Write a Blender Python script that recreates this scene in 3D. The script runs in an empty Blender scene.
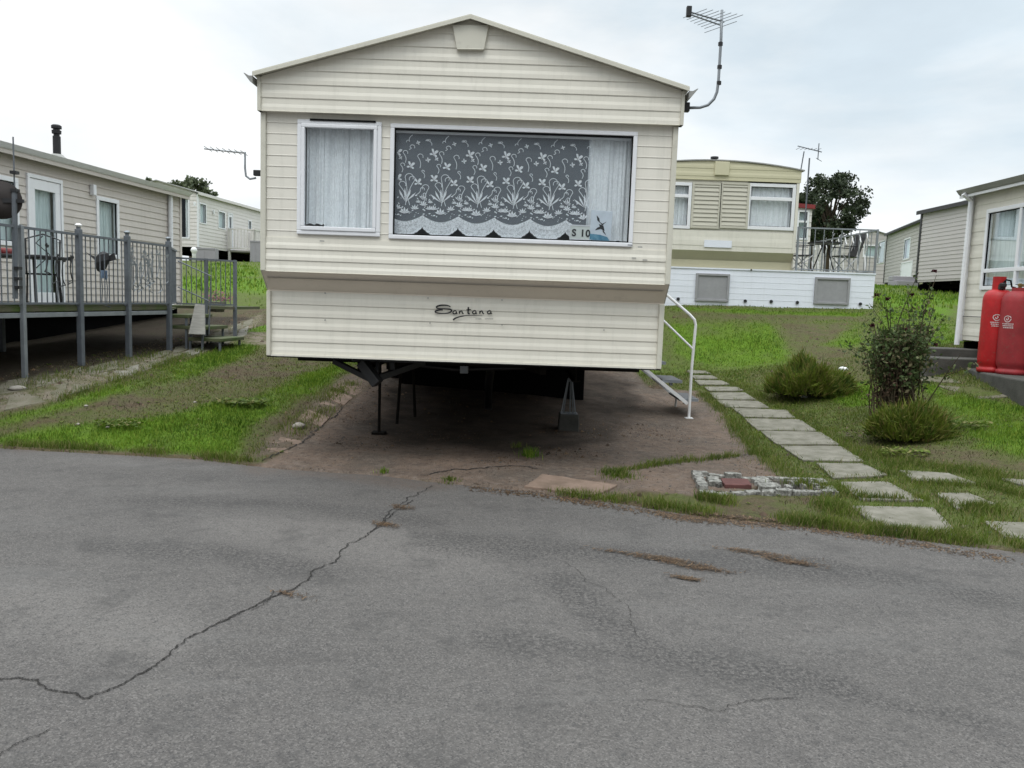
import bpy, math, random
import numpy as np
random.seed(7); rng = np.random.default_rng(7)
S = bpy.context.scene; COL = S.collection
# ------------------------------------------------------------------ camera model
FPX = 800.0; PITCH = math.radians(6); ROLL = math.radians(2); EYE = 1.6
cF = np.array([0, math.cos(PITCH), -math.sin(PITCH)])
cR0 = np.array([1., 0, 0]); cU0 = np.array([0, math.sin(PITCH), math.cos(PITCH)])
cR = math.cos(ROLL)*cR0 + math.sin(ROLL)*cU0
cU = -math.sin(ROLL)*cR0 + math.cos(ROLL)*cU0
def ray(x, y): return cF + cR*(x-512)/FPX + cU*(384-y)/FPX
def P(x, y, Y):
    d = ray(x, y); t = Y/d[1]; return (d[0]*t, Y, EYE+d[2]*t)
def PX(x, y, X):
    d = ray(x, y); t = X/d[0]; return (X, d[1]*t, EYE+d[2]*t)
# ------------------------------------------------------------------ numpy noise
def _h(ix, iy, s):
    n = (ix.astype(np.int64)*374761393 + iy.astype(np.int64)*668265263 + s*1442695041) & 0xffffffff
    n = ((n ^ (n >> 13))*1274126177) & 0xffffffff
    return ((n ^ (n >> 16)) & 0xffff)/65535.0
def vn(x, y, f, s=0):
    x = np.asarray(x, float)*f; y = np.asarray(y, float)*f
    ix = np.floor(x); iy = np.floor(y); fx = x-ix; fy = y-iy
    fx = fx*fx*(3-2*fx); fy = fy*fy*(3-2*fy)
    a = _h(ix, iy, s); b = _h(ix+1, iy, s); c = _h(ix, iy+1, s); d = _h(ix+1, iy+1, s)
    return (a*(1-fx)+b*fx)*(1-fy)+(c*(1-fx)+d*fx)*fy
def fbm(x, y, f, s=0, o=4):
    r = 0; a = .5
    for k in range(o): r = r + a*vn(x, y, f*2**k, s+k*17); a *= .5
    return r/(1-.5**o)
def sstep(a, b, x):
    t = np.clip((x-a)/(b-a), 0, 1); return t*t*(3-2*t)
# ------------------------------------------------------------------ road edge and terrain
EP = np.array([(-60, 9.5), (-20, 8.6), (-7.1, 7.88), (-4.97, 7.68), (-2.95, 7.49), (-2.09, 7.2), (-1.16, 7.06), (-.6, 6.85), (.18, 6.66), (.91, 6.34),
               (1.47, 6.03), (2.2, 5.86), (2.84, 5.65), (3.56, 5.36), (4.54, 5.05), (9, 3.4), (60, -14.)])
def edge(x): return np.interp(x, EP[:, 0], EP[:, 1]) + .05*(vn(x, 0*np.asarray(x), 1.7, 5)-.5)
CP = [(x, y+.05, .02) for x, y in EP[2:15]]
for a in [(22, 376, 9.4), (80, 367, 10.4), (129, 358, 11.45), (168, 352, 12.5), (262, 331, 15.), (235, 262, 36), (690, 382, 13.6),
          (666, 304, 17.8), (770, 307, 17.8), (874, 309, 17.8), (1000, 383, 10.6), (1000, 440, 8.2), (912, 291, 27.), (882, 287, 42.), (900, 345, 14.5)]: CP.append(P(*a))
CP += [(-3.2, 9.2, .2), (-2.8, 12, .42), (-8, 12, .65), (-8, 9, .45), (-7, 16.8, 1.0), (0, 9, .07), (-1.6, 9, .1), (1.6, 9, .04), (0, 12, .27), (0, 15, .55), (0, 17.5, .95),
       (2.2, 10.8, .07), (3.5, 8.9, .01), (3.6, 9.6, .05), (3.65, 10.6, .12), (3.75, 11.4, .2), (3.85, 12.5, .3), (5, 14.5, .75), (6, 12, .62), (7.1, 12.8, 1.0), (7, 9.5, .5),
       (5, 7, .1), (5, 9, .22), (-14, 27, 2.1), (-5, 22, 1.65), (-4.5, 27, 2.2), (0, 30, 2.5), (8, 23, 2.1), (13.7, 20, 1.9), (0, 46, 3.2), (18, 46, 3.1), (-16, 46, 3.0),
       (-24, 15, .8), (-24, 30, 2.4), (25, 15, 1.0), (25, 30, 2.6), (8, 6, .2), (12, 9, .6), (-14, 10, .5)]
CP = np.array(CP)
def _U(r2): return np.where(r2 > 0, r2*np.log(np.maximum(r2, 1e-12)), 0)
_n = len(CP); _d2 = ((CP[:, None, :2]-CP[None, :, :2])**2).sum(-1)
_K = _U(_d2)+np.eye(_n)*1.5; _Pm = np.c_[np.ones(_n), CP[:, :2]]
_A = np.block([[_K, _Pm], [_Pm.T, np.zeros((3, 3))]])
_W = np.linalg.solve(_A, np.r_[CP[:, 2], np.zeros(3)])
def tps(x, y):
    x = np.clip(np.asarray(x, float), -24, 25); y = np.clip(np.asarray(y, float), 3, 47)
    sh = np.broadcast(x, y).shape; x = np.broadcast_to(x, sh).ravel(); y = np.broadcast_to(y, sh).ravel()
    r = _W[_n]+_W[_n+1]*x+_W[_n+2]*y
    for i in range(_n): r = r+_W[i]*_U((x-CP[i, 0])**2+(y-CP[i, 1])**2)
    return r.reshape(sh)
def tps1(x, y):
    x = min(max(x, -24), 25); y = min(max(y, 3), 47); r2 = (x-CP[:, 0])**2+(y-CP[:, 1])**2
    return float(_W[_n]+_W[_n+1]*x+_W[_n+2]*y+_W[:_n]@(r2*np.log(r2+1e-12)))
def gz(x, y):
    """terrain height"""
    x = np.asarray(x, float); y = np.asarray(y, float)
    e = y-edge(x)
    z = np.maximum(tps(x, y), .0)*sstep(0, .6, e)+.016
    z = z+.022*(fbm(x, y, 3.5, 3)-.5)*sstep(0, .5, e)+.006*(vn(x, y, 14, 9)-.5)
    z = np.where(e < -.02, z-.09*sstep(-.02, -.14, e), z)
    return np.where(e < -.14, -.08, z)
def gz1(x, y): return float(gz(np.array([x]), np.array([y]))[0])
def hit(px, py, off=0.):
    d = ray(px, py); t = 3.
    while t < 90:
        p = np.array([0, 0, EYE])+d*t
        h = tps1(p[0], p[1]) if p[1] > float(edge(p[0])) else 0.
        h = max(h, 0)+off
        if p[2] <= h: break
        t += .02 if t < 14 else (.05 if t < 25 else .2)
    return (p[0], p[1], h)
# ------------------------------------------------------------------ mesh builder
class MB:
    def __init__(s): s.v = []; s.f = []; s.m = []
    def face(s, pts, m=0):
        n = len(s.v); s.v += [tuple(map(float, p)) for p in pts]; s.f.append(tuple(range(n, n+len(pts)))); s.m.append(m)
    def box(s, x0, x1, y0, y1, z0, z1, m=0):
        if x0 > x1: x0, x1 = x1, x0
        if y0 > y1: y0, y1 = y1, y0
        if z0 > z1: z0, z1 = z1, z0
        n = len(s.v); s.v += [(x, y, z) for z in (z0, z1) for y in (y0, y1) for x in (x0, x1)]
        for f in ((0, 2, 3, 1), (4, 5, 7, 6), (0, 1, 5, 4), (2, 6, 7, 3), (0, 4, 6, 2), (1, 3, 7, 5)): s.f.append(tuple(n+i for i in f)); s.m.append(m)
        return s
    def hexa(s, q0, q1, m=0):
        """solid between two matching quads"""
        k = len(q0); n = len(s.v); s.v += [tuple(map(float, p)) for p in list(q0)+list(q1)]
        s.f.append(tuple(n+i for i in range(k))[::-1]); s.f.append(tuple(n+k+i for i in range(k))); s.m += [m, m]
        for i in range(k):
            j = (i+1) % k; s.f.append((n+i, n+j, n+k+j, n+k+i)); s.m.append(m)
        return s
    def beam(s, a, b, w, h, m=0, up=(0, 0, 1)):
        a = np.array(a, float); b = np.array(b, float); d = b-a; d /= np.linalg.norm(d)
        u = np.array(up, float)
        if abs(d@u) > .98: u = np.array([0, 1., 0])
        r = np.cross(d, u); r /= np.linalg.norm(r); u = np.cross(r, d)
        q = [r*w/2+u*h/2, -r*w/2+u*h/2, -r*w/2-u*h/2, r*w/2-u*h/2]
        return s.hexa([a+o for o in q], [b+o for o in q], m)
    def tube(s, pts, r, n=8, m=0, caps=True):
        pts = [np.array(p, float) for p in pts]; rs = r if hasattr(r, '__len__') else [r]*len(pts)
        base = len(s.v); ref = None
        for i, p in enumerate(pts):
            d = pts[min(i+1, len(pts)-1)]-pts[max(i-1, 0)]; d = d/(np.linalg.norm(d)+1e-9)
            if ref is None: ref = np.array([0, 0, 1.]) if abs(d[2]) < .9 else np.array([1., 0, 0])
            a = np.cross(d, ref); a /= (np.linalg.norm(a)+1e-9); b = np.cross(a, d); ref = b
            for k in range(n):
                t = 2*math.pi*k/n; s.v.append(tuple(p+(a*math.cos(t)+b*math.sin(t))*rs[i]))
        for i in range(len(pts)-1):
            for k in range(n):
                k2 = (k+1) % n; s.f.append((base+i*n+k, base+i*n+k2, base+(i+1)*n+k2, base+(i+1)*n+k)); s.m.append(m)
        if caps:
            s.f.append(tuple(base+k for k in range(n))[::-1]); s.f.append(tuple(base+(len(pts)-1)*n+k for k in range(n))); s.m += [m, m]
        return s
    def lathe(s, prof, c=(0, 0, 0), n=24, m=0):
        base = len(s.v)
        for r, z in prof:
            for k in range(n):
                t = 2*math.pi*k/n; s.v.append((c[0]+r*math.cos(t), c[1]+r*math.sin(t), c[2]+z))
        for i in range(len(prof)-1):
            for k in range(n):
                k2 = (k+1) % n; s.f.append((base+i*n+k, base+i*n+k2, base+(i+1)*n+k2, base+(i+1)*n+k)); s.m.append(m)
        s.f.append(tuple(base+k for k in range(n))[::-1]); s.f.append(tuple(base+(len(prof)-1)*n+k for k in range(n))); s.m += [m, m]
        return s
    def build(s, name, mat, parent=None, smooth=False, bevel=0, off=None):
        if parent is not None and off is None: off = (0, 0, 0)
        off = off or (0, 0, 0)
        me = bpy.data.meshes.new(name)
        me.from_pydata([(v[0]-off[0], v[1]-off[1], v[2]-off[2]) for v in s.v], [], s.f)
        mats = mat if isinstance(mat, (list, tuple)) else [mat]
        for mm in mats: me.materials.append(mm)
        if len(mats) > 1: me.polygons.foreach_set('material_index', s.m)
        if smooth: me.polygons.foreach_set('use_smooth', [True]*len(s.f))
        me.update()
        o = bpy.data.objects.new(name, me); COL.objects.link(o)
        if parent is not None: o.parent = parent
        else: o.location = off
        if bevel:
            b = o.modifiers.new('bevel', 'BEVEL'); b.width = bevel; b.segments = 2; b.limit_method = 'ANGLE'; b.angle_limit = math.radians(40)
        return o
def tag(o, label=None, cat=None, group=None, kind=None):
    if label: o['label'] = label
    if cat: o['category'] = cat
    if group: o['group'] = group
    if kind or (cat and label): o['kind'] = kind or 'thing'
    return o
def empty(name, loc, rz=0, label=None, cat=None, group=None):
    o = bpy.data.objects.new(name, None); COL.objects.link(o); o.location = loc; o.rotation_euler = (0, 0, rz); o.empty_display_size = .2
    return tag(o, label, cat, group)
# ------------------------------------------------------------------ materials
def node(nt, t, **k):
    n = nt.nodes.new(t)
    for a, b in k.items():
        if a == 'inp':
            for i, v in b.items(): n.inputs[i].default_value = v
        else: setattr(n, a, b)
    return n
def mk(name, col, rough=.6, var=.12, scale=3., bump=0., bscale=60., metal=0., col2=None, dirt=0., spec=.4, stretch=None, coat=0., alpha=1., streak=0., wave=0.):
    m = bpy.data.materials.new(name); m.use_nodes = True; nt = m.node_tree; L = nt.links
    b = nt.nodes['Principled BSDF']; b.inputs['Roughness'].default_value = rough; b.inputs['Metallic'].default_value = metal
    b.inputs['Specular IOR Level'].default_value = spec; b.inputs['Coat Weight'].default_value = coat
    if alpha < 1: b.inputs['Alpha'].default_value = alpha
    g = node(nt, 'ShaderNodeNewGeometry')
    mp = node(nt, 'ShaderNodeMapping'); L.new(g.outputs['Position'], mp.inputs['Vector'])
    if stretch: mp.inputs['Scale'].default_value = stretch
    n1 = node(nt, 'ShaderNodeTexNoise', inp={'Scale': scale, 'Detail': 6., 'Roughness': .6}); L.new(mp.outputs[0], n1.inputs['Vector'])
    r = node(nt, 'ShaderNodeMapRange', inp={'From Min': .32, 'From Max': .68}); L.new(n1.outputs[0], r.inputs[0])
    c2 = col2 or tuple(c*(1-var) for c in col)
    mx = node(nt, 'ShaderNodeMix', data_type='RGBA'); mx.inputs[6].default_value = (*col, 1); mx.inputs[7].default_value = (*c2, 1)
    L.new(r.outputs[0], mx.inputs[0]); out = mx.outputs[2]
    if dirt:
        n2 = node(nt, 'ShaderNodeTexNoise', inp={'Scale': scale*5, 'Detail': 8., 'Roughness': .75}); L.new(mp.outputs[0], n2.inputs['Vector'])
        r2 = node(nt, 'ShaderNodeMapRange', inp={'From Min': .56, 'From Max': .78, 'To Max': dirt}); L.new(n2.outputs[0], r2.inputs[0])
        m2 = node(nt, 'ShaderNodeMix', data_type='RGBA'); m2.inputs[7].default_value = (.10, .09, .065, 1)
        L.new(r2.outputs[0], m2.inputs[0]); L.new(out, m2.inputs[6]); out = m2.outputs[2]
    if streak:
        m3 = node(nt, 'ShaderNodeMapping'); m3.inputs['Scale'].default_value = (9, 9, .55); L.new(g.outputs['Position'], m3.inputs['Vector'])
        n4 = node(nt, 'ShaderNodeTexNoise', inp={'Scale': 1.6, 'Detail': 7., 'Roughness': .7}); L.new(m3.outputs[0], n4.inputs['Vector'])
        r4 = node(nt, 'ShaderNodeMapRange', inp={'From Min': .5, 'From Max': .78, 'To Max': streak}); L.new(n4.outputs[0], r4.inputs[0])
        m4 = node(nt, 'ShaderNodeMix', data_type='RGBA'); m4.inputs[7].default_value = (.20, .21, .15, 1); L.new(r4.outputs[0], m4.inputs[0]); L.new(out, m4.inputs[6]); out = m4.outputs[2]
    L.new(out, b.inputs['Base Color'])
    if wave:
        n5 = node(nt, 'ShaderNodeTexNoise', inp={'Scale': 2.2, 'Detail': 2.}); L.new(g.outputs['Position'], n5.inputs['Vector'])
        b5 = node(nt, 'ShaderNodeBump', inp={'Strength': 1., 'Distance': wave}); L.new(n5.outputs[0], b5.inputs['Height']); L.new(b5.outputs[0], b.inputs['Normal'])
    if bump:
        n3 = node(nt, 'ShaderNodeTexNoise', inp={'Scale': bscale, 'Detail': 5., 'Roughness': .6}); L.new(g.outputs['Position'], n3.inputs['Vector'])
        bp = node(nt, 'ShaderNodeBump', inp={'Strength': 1., 'Distance': bump}); L.new(n3.outputs[0], bp.inputs['Height']); L.new(bp.outputs[0], b.inputs['Normal'])
    return m
M = {}
M['cream'] = mk('cream_cladding', (.735, .705, .615), .42, .05, 1.6, dirt=.16, stretch=(1, 1, .35), streak=.15, wave=.012)
M['cream2'] = mk('cream_lap_cladding', (.73, .70, .62), .45, .05, 1.6, dirt=.10, stretch=(1, 1, .35), streak=.18, wave=.010)
M['trim'] = mk('cream_trim', (.62, .60, .51), .45, .1, 2.5, dirt=.3)
M['band'] = mk('tan_band', (.76, .68, .57), .45, .08, 2., dirt=.2)
M['slate'] = mk('dark_tile_roof', (.10, .10, .105), .7, .3, 5.)
M['roof'] = mk('grey_roof_sheet', (.33, .33, .31), .6, .25, 2., dirt=.3)
M['white'] = mk('white_upvc', (.76, .77, .79), .35, .05, 3., dirt=.14, streak=.08)
M['whiteboard'] = mk('white_skirt_board', (.74, .77, .84), .5, .06, 2., dirt=.2, stretch=(.5, 1, 3), streak=.10)
M['pinkgrey'] = mk('beige_grey_cladding', (.56, .515, .47), .55, .08, 2., dirt=.15, stretch=(1, 1, .4), streak=.2)
M['palecream'] = mk('pale_cream_cladding', (.68, .655, .575), .5, .07, 2., dirt=.18, stretch=(1, 1, .4), streak=.2, wave=.01)
M['farwhite'] = mk('white_cladding', (.68, .645, .62), .5, .06, 2., dirt=.12, streak=.2)
M['greycl'] = mk('grey_white_cladding', (.47, .44, .425), .5, .06, 2., dirt=.1)
M['olive'] = mk('olive_yellow_cladding', (.55, .52, .36), .5, .07, 2., dirt=.15)
M['shutter'] = mk('beige_shutter', (.50, .48, .40), .5, .06, 2., dirt=.1)
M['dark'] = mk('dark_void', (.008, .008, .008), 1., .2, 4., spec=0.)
M['room'] = mk('room_interior', (.16, .15, .15), .8, .5, 1.3)
M['black'] = mk('black_painted_steel', (.018, .018, .019), .5, .3, 6., dirt=.3)
M['rubber'] = mk('black_rubber', (.012, .012, .012), .9, .3, 6., spec=.1)
M['chassis'] = mk('rusty_chassis_steel', (.016, .014, .012), .9, .4, 5., dirt=.3, spec=.1)
M['galv'] = mk('galvanised_steel', (.26, .28, .30), .55, .25, 6., .0005, 60, metal=.35, dirt=.35)
M['galvd'] = mk('dull_dark_galvanised_steel', (.14, .155, .175), .6, .3, 6., metal=.2, dirt=.35)
M['whitepaint'] = mk('white_painted_steel', (.76, .76, .76), .4, .08, 8., dirt=.3)
M['tread'] = mk('grey_grip_tread', (.11, .11, .115), .85, .3, 14., .002, 160)
M['mosswood'] = mk('mossy_deck_board', (.10, .09, .065), .9, .3, 4., .003, 60, col2=(.055, .085, .02))
M['greywood'] = mk('weathered_grey_wood', (.30, .29, .26), .85, .3, 5., .002, 70, stretch=(1, 1, 6))
M['red'] = mk('red_bottle_paint', (.46, .012, .015), .5, .35, 6., .0012, 24, dirt=.9)
M['redfade'] = mk('faded_red_bottle_paint', (.34, .028, .034), .6, .35, 4., .0012, 24, dirt=1.)
M['label'] = mk('white_stencil_paint', (.66, .58, .58), .6, .3, 40.)
M['brass'] = mk('dull_brass', (.25, .18, .08), .4, .2, 20., metal=.8)
M['slab'] = mk('concrete_slab', (.215, .20, .165), .9, .3, 7., .004, 50, col2=(.115, .11, .08), dirt=.9)
M['slabmoss'] = mk('mossy_concrete_slab', (.17, .15, .115), .9, .3, 5., .004, 50, col2=(.075, .075, .035), dirt=.9)
M['slabred'] = mk('reddish_broken_slab', (.24, .17, .13), .9, .3, 5., .004, 70, col2=(.12, .085, .06), dirt=.8)
M['oldconc'] = mk('dark_damp_concrete', (.095, .09, .082), .9, .3, 4., .005, 50, col2=(.05, .05, .043), dirt=.7)
M['mortar'] = mk('pale_crumbling_mortar', (.36, .35, .32), .95, .3, 26., .010, 50, col2=(.06, .06, .05), dirt=1.)
M['soil_fill'] = mk('dark_soil_fill', (.05, .042, .032), .95, .4, 14., .006, 60)
M['brick'] = mk('red_brick', (.115, .045, .04), .9, .3, 12., .004, 60, dirt=.4)
M['stone'] = mk('pale_stone', (.34, .31, .27), .9, .3, 12., .004, 60, dirt=.5)
M['bark'] = mk('brown_bark', (.09, .065, .045), .95, .4, 20., .006, 60)
M['stem'] = mk('green_brown_stem', (.07, .055, .03), .9, .4, 30.)
M['deadleaf'] = mk('dead_brown_leaf', (.10, .06, .035), .9, .5, 30., col2=(.05, .03, .02))
M['bloom'] = mk('dried_dark_red_bloom', (.055, .008, .012), .9, .4, 60.)
M['pink'] = mk('pink_flower', (.35, .08, .18), .9, .3, 60.)
M['crack'] = mk('crack_void', (.022, .020, .018), 1., .4, 30.)
M['redroof'] = mk('red_edging', (.22, .03, .03), .5, .2, 6.)
M['alu'] = mk('aluminium', (.42, .43, .44), .4, .2, 10., metal=.5)
M['blackmetal'] = mk('near_black_metal', (.02, .02, .022), .5, .3, 10.)
M['dish'] = mk('dark_brown_grey_dish', (.035, .028, .026), .7, .3, 5., dirt=.3)
M['winterior'] = mk('curtained_window_backing', (.66, .76, .76), .8, .3, 3., col2=(.40, .49, .50), stretch=(12, 12, .6))
M['blue'] = mk('pale_blue_cloth', (.22, .30, .42), .9, .3, 12.)
M['bin'] = mk('grey_cabinet', (.30, .29, .31), .6, .1, 6., dirt=.2)
M['hatch'] = mk('grey_vent_hatch', (.30, .30, .31), .7, .15, 6., dirt=.3)
M['ink'] = mk('black_ink', (.012, .012, .014), .5, .1, 60.)
M['paper'] = mk('pale_green_white_plastic', (.66, .70, .66), .5, .05, 20.)
M['card'] = mk('white_glossy_card', (.68, .74, .80), .4, .1, 14.)
M['cardblue'] = mk('blue_printed_water', (.05, .20, .32), .4, .3, 30., col2=(.16, .36, .48))

def leafmat(name, a, b, c=None, scale=2.5, trans=.35):
    m = bpy.data.materials.new(name); m.use_nodes = True; nt = m.node_tree; L = nt.links
    bs = nt.nodes['Principled BSDF']; bs.inputs['Roughness'].default_value = .65; bs.inputs['Specular IOR Level'].default_value = .25
    g = node(nt, 'ShaderNodeNewGeometry'); n1 = node(nt, 'ShaderNodeTexNoise', inp={'Scale': scale, 'Detail': 4.}); L.new(g.outputs['Position'], n1.inputs['Vector'])
    cr = node(nt, 'ShaderNodeValToRGB'); L.new(n1.outputs[0], cr.inputs[0])
    cr.color_ramp.elements[0].position = .32; cr.color_ramp.elements[0].color = (*a, 1); cr.color_ramp.elements[1].position = .66; cr.color_ramp.elements[1].color = (*b, 1)
    out = cr.outputs[0]
    if c:
        ad = node(nt, 'ShaderNodeMapRange', inp={'From Min': .55, 'From Max': 1.}); L.new(g.outputs['Random Per Island'], ad.inputs[0])
        mx = node(nt, 'ShaderNodeMix', data_type='RGBA'); mx.inputs[7].default_value = (*c, 1); L.new(ad.outputs[0], mx.inputs[0]); L.new(out, mx.inputs[6]); out = mx.outputs[2]
    hv = node(nt, 'ShaderNodeHueSaturation'); L.new(out, hv.inputs['Color'])
    rv = node(nt, 'ShaderNodeMapRange', inp={'To Min': .65, 'To Max': 1.3}); L.new(g.outputs['Random Per Island'], rv.inputs[0]); L.new(rv.outputs[0], hv.inputs['Value'])
    L.new(hv.outputs[0], bs.inputs['Base Color'])
    tr = node(nt, 'ShaderNodeBsdfTranslucent'); L.new(hv.outputs[0], tr.inputs[0])
    ms = node(nt, 'ShaderNodeMixShader', inp={0: trans}); L.new(bs.outputs[0], ms.inputs[1]); L.new(tr.outputs[0], ms.inputs[2])
    L.new(ms.outputs[0], nt.nodes['Material Output'].inputs[0])
    return m
M['grass'] = leafmat('lawn_grass', (.062, .135, .010), (.128, .228, .016), (.20, .25, .04), 1.1)
M['weed'] = leafmat('verge_grass', (.07, .12, .014), (.13, .185, .022), (.19, .16, .07), 3.)
M['thatch'] = leafmat('dead_thatch', (.085, .065, .035), (.06, .06, .022), (.14, .11, .065), 3., .2)
M['heather'] = leafmat('heather_shoots', (.055, .10, .012), (.15, .20, .022), (.15, .12, .04), 5., .25)
M['rose'] = leafmat('rose_leaves', (.045, .075, .025), (.085, .125, .04), (.13, .11, .06), 6., .25)
M['treeleaf'] = leafmat('dark_tree_leaves', (.022, .034, .018), (.045, .06, .03), (.07, .085, .05), 1.2, .2)
M['treeleaf2'] = leafmat('grey_green_leaves', (.06, .08, .045), (.11, .13, .07), (.16, .18, .11), 1.2, .25)
M['litter'] = leafmat('brown_litter', (.085, .05, .028), (.055, .038, .024), (.14, .09, .05), 9., .1)

def glassmat():
    m = bpy.data.materials.new('window_glass'); m.use_nodes = True; nt = m.node_tree; L = nt.links
    for n in list(nt.nodes):
        if n.type == 'BSDF_PRINCIPLED': nt.nodes.remove(n)
    t = node(nt, 'ShaderNodeBsdfTransparent', inp={0: (.96, .98, .99, 1)}); g = node(nt, 'ShaderNodeBsdfGlossy', inp={'Roughness': .02, 'Color': (.9, .95, 1, 1)})
    f = node(nt, 'ShaderNodeFresnel', inp={'IOR': 1.5}); r = node(nt, 'ShaderNodeMapRange', inp={'From Max': .5, 'To Min': .02, 'To Max': .38}); L.new(f.outputs[0], r.inputs[0])
    ms = node(nt, 'ShaderNodeMixShader'); L.new(r.outputs[0], ms.inputs[0]); L.new(t.outputs[0], ms.inputs[1]); L.new(g.outputs[0], ms.inputs[2])
    L.new(ms.outputs[0], nt.nodes['Material Output'].inputs[0]); return m
M['glass'] = glassmat()
def clothmat(name, col, alpha, pat=0., pscale=40):
    m = bpy.data.materials.new(name); m.use_nodes = True; nt = m.node_tree; L = nt.links
    for n in list(nt.nodes):
        if n.type == 'BSDF_PRINCIPLED': nt.nodes.remove(n)
    d = node(nt, 'ShaderNodeBsdfDiffuse', inp={0: (*col, 1)}); tl = node(nt, 'ShaderNodeBsdfTranslucent', inp={0: (*col, 1)})
    a = node(nt, 'ShaderNodeMixShader', inp={0: .1}); L.new(d.outputs[0], a.inputs[1]); L.new(tl.outputs[0], a.inputs[2])
    t = node(nt, 'ShaderNodeBsdfTransparent'); ms = node(nt, 'ShaderNodeMixShader', inp={0: alpha}); L.new(t.outputs[0], ms.inputs[1]); L.new(a.outputs[0], ms.inputs[2])
    if pat:
        g = node(nt, 'ShaderNodeNewGeometry'); n1 = node(nt, 'ShaderNodeTexNoise', inp={'Scale': pscale, 'Detail': 3., 'Distortion': 1.5}); L.new(g.outputs['Position'], n1.inputs['Vector'])
        r = node(nt, 'ShaderNodeMapRange', inp={'From Min': .42, 'From Max': .58, 'To Min': alpha-pat, 'To Max': min(1, alpha+pat)}); L.new(n1.outputs[0], r.inputs[0]); L.new(r.outputs[0], ms.inputs[0])
    L.new(ms.outputs[0], nt.nodes['Material Output'].inputs[0]); return m
M['net'] = clothmat('net_curtain_mesh', (.62, .69, .76), .27)
M['lace'] = clothmat('lace_embroidery', (.95, .97, .99), .92)
M['laceband'] = clothmat('lace_band', (.92, .95, .97), .80, .18, 55)
M['voile'] = clothmat('voile_curtain', (.95, .98, .99), .96, .04, 24)

# ------------------------------------------------------------------ ground masks
def poly_sd(x, y, poly):
    """signed distance, positive inside"""
    p = np.array(poly); n = len(p); d = np.full(x.shape, 1e9); ins = np.zeros(x.shape, bool)
    for i in range(n):
        a = p[i]; b = p[(i+1) % n]; e = b-a; wx = x-a[0]; wy = y-a[1]
        t = np.clip((wx*e[0]+wy*e[1])/(e@e+1e-12), 0, 1)
        d = np.minimum(d, np.hypot(wx-t*e[0], wy-t*e[1]))
        c = ((a[1] > y) != (b[1] > y)) & (x < (b[0]-a[0])*(y-a[1])/(b[1]-a[1]+1e-12)+a[0])
        ins ^= c
    return np.where(ins, d, -d)
def W2(pts): return [hit(*p)[:2] for p in pts]
rows = [[(851, 506), (933, 507.5), (959, 533), (884, 528)], [(840, 482), (888, 482), (922, 500.5), (861, 498.6)], [(817, 464), (862, 463.5), (888, 475), (833, 478)],
        [(782.5, 446), (841, 446), (863.5, 461), (803, 460)], [(761, 431), (820.6, 432.5), (838, 444), (777.7, 443.8)], [(745.4, 418.8), (799, 419.8), (816.7, 431), (758, 429.6)],
        [(732.7, 408.3), (785.5, 410), (795, 417.8), (744.5, 416.9)], [(717, 400.3), (758, 400.9), (769.8, 407.5), (726, 407)], [(710, 392.5), (744.5, 392.5), (755, 399.3), (716, 399)],
        [(704.4, 386.4), (736.6, 386.8), (743.5, 390.7), (709.3, 391)], [(694.6, 380), (722, 380.7), (729.8, 384.8), (699.5, 384.8)], [(690, 374.8), (713, 375.6), (719, 378.8), (695, 378.8)],
        [(686, 370), (706, 370.6), (711, 373.4), (689, 373.2)]]
side_slabs = [[(900, 470.3), (949, 472.3), (978, 484), (914, 480)], [(935, 492.8), (968.5, 492.8), (996, 503.5), (957, 507.4)], [(984, 520), (1035, 523), (1060, 537), (1005, 534)], [(1000, 477.5), (1030, 480), (1045, 487), (1015, 484)],
              [(916, 375), (948, 377), (961, 382), (918, 381)], [(937.5, 385.4), (972, 384.8), (1012, 396), (978, 397.5)], [(1008, 390), (1050, 390), (1060, 399), (1026, 400)], [(543, 474), (616, 484.5), (595, 495), (525.7, 485)]]
SLABW = [[hit(*p, off=.035)[:2] for p in q] for q in rows+side_slabs]
def on_slab(x, y):
    m = np.zeros(np.shape(x), bool)
    for q in SLABW:
        xs_, ys_ = zip(*q); bb = (x > min(xs_)) & (x < max(xs_)) & (y > min(ys_)) & (y < max(ys_))
        if bb.any():
            t = np.zeros(np.shape(x), bool); t[bb] = poly_sd(x[bb], y[bb], q)+.05*(vn(x[bb], y[bb], 9, 3)-.5) > .04; m |= t
    return m
GREEN = [
    W2([(-80, 425), (0, 418), (20, 414), (60, 402), (130, 378), (170, 363), (230, 345), (262, 326), (262, 350), (200, 378), (130, 398), (70, 412), (0, 428), (-80, 433)]),
    W2([(-80, 435), (0, 433), (60, 427), (140, 419), (215, 402), (250, 395), (300, 375), (345, 360), (358, 368), (330, 385), (290, 410), (262, 428), (252, 450), (235, 458), (200, 458), (100, 451), (0, 446), (-80, 442)]),
    W2([(668, 322), (690, 323), (772, 324), (788, 340), (790, 366), (740, 372), (700, 367), (668, 355)]),
    W2([(835, 333), (862, 326), (872, 343), (850, 352), (820, 346)]),
    W2([(905, 382), (935, 383), (955, 394), (1024, 404), (1110, 407), (1110, 475), (1024, 461), (975, 452), (940, 425)]),
    W2([(828, 388), (872, 380), (885, 405), (850, 410), (815, 402)])]
GREEN += [W2([(872, 296), (955, 296), (955, 343), (885, 350), (874, 335)]), W2([(668, 308), (868, 313), (868, 318), (668, 314)]), W2([(205, 262), (262, 268), (262, 290), (205, 290)])]
GREEN.append([(-1.95, 12.5), (-2.05, 17), (-4.4, 17.2), (-4.45, 14.6), (-3.4, 13.2)])
HALF = [W2([(700, 370), (750, 373), (772, 398), (840, 420), (870, 442), (835, 440), (790, 410), (735, 387)])]
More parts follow.
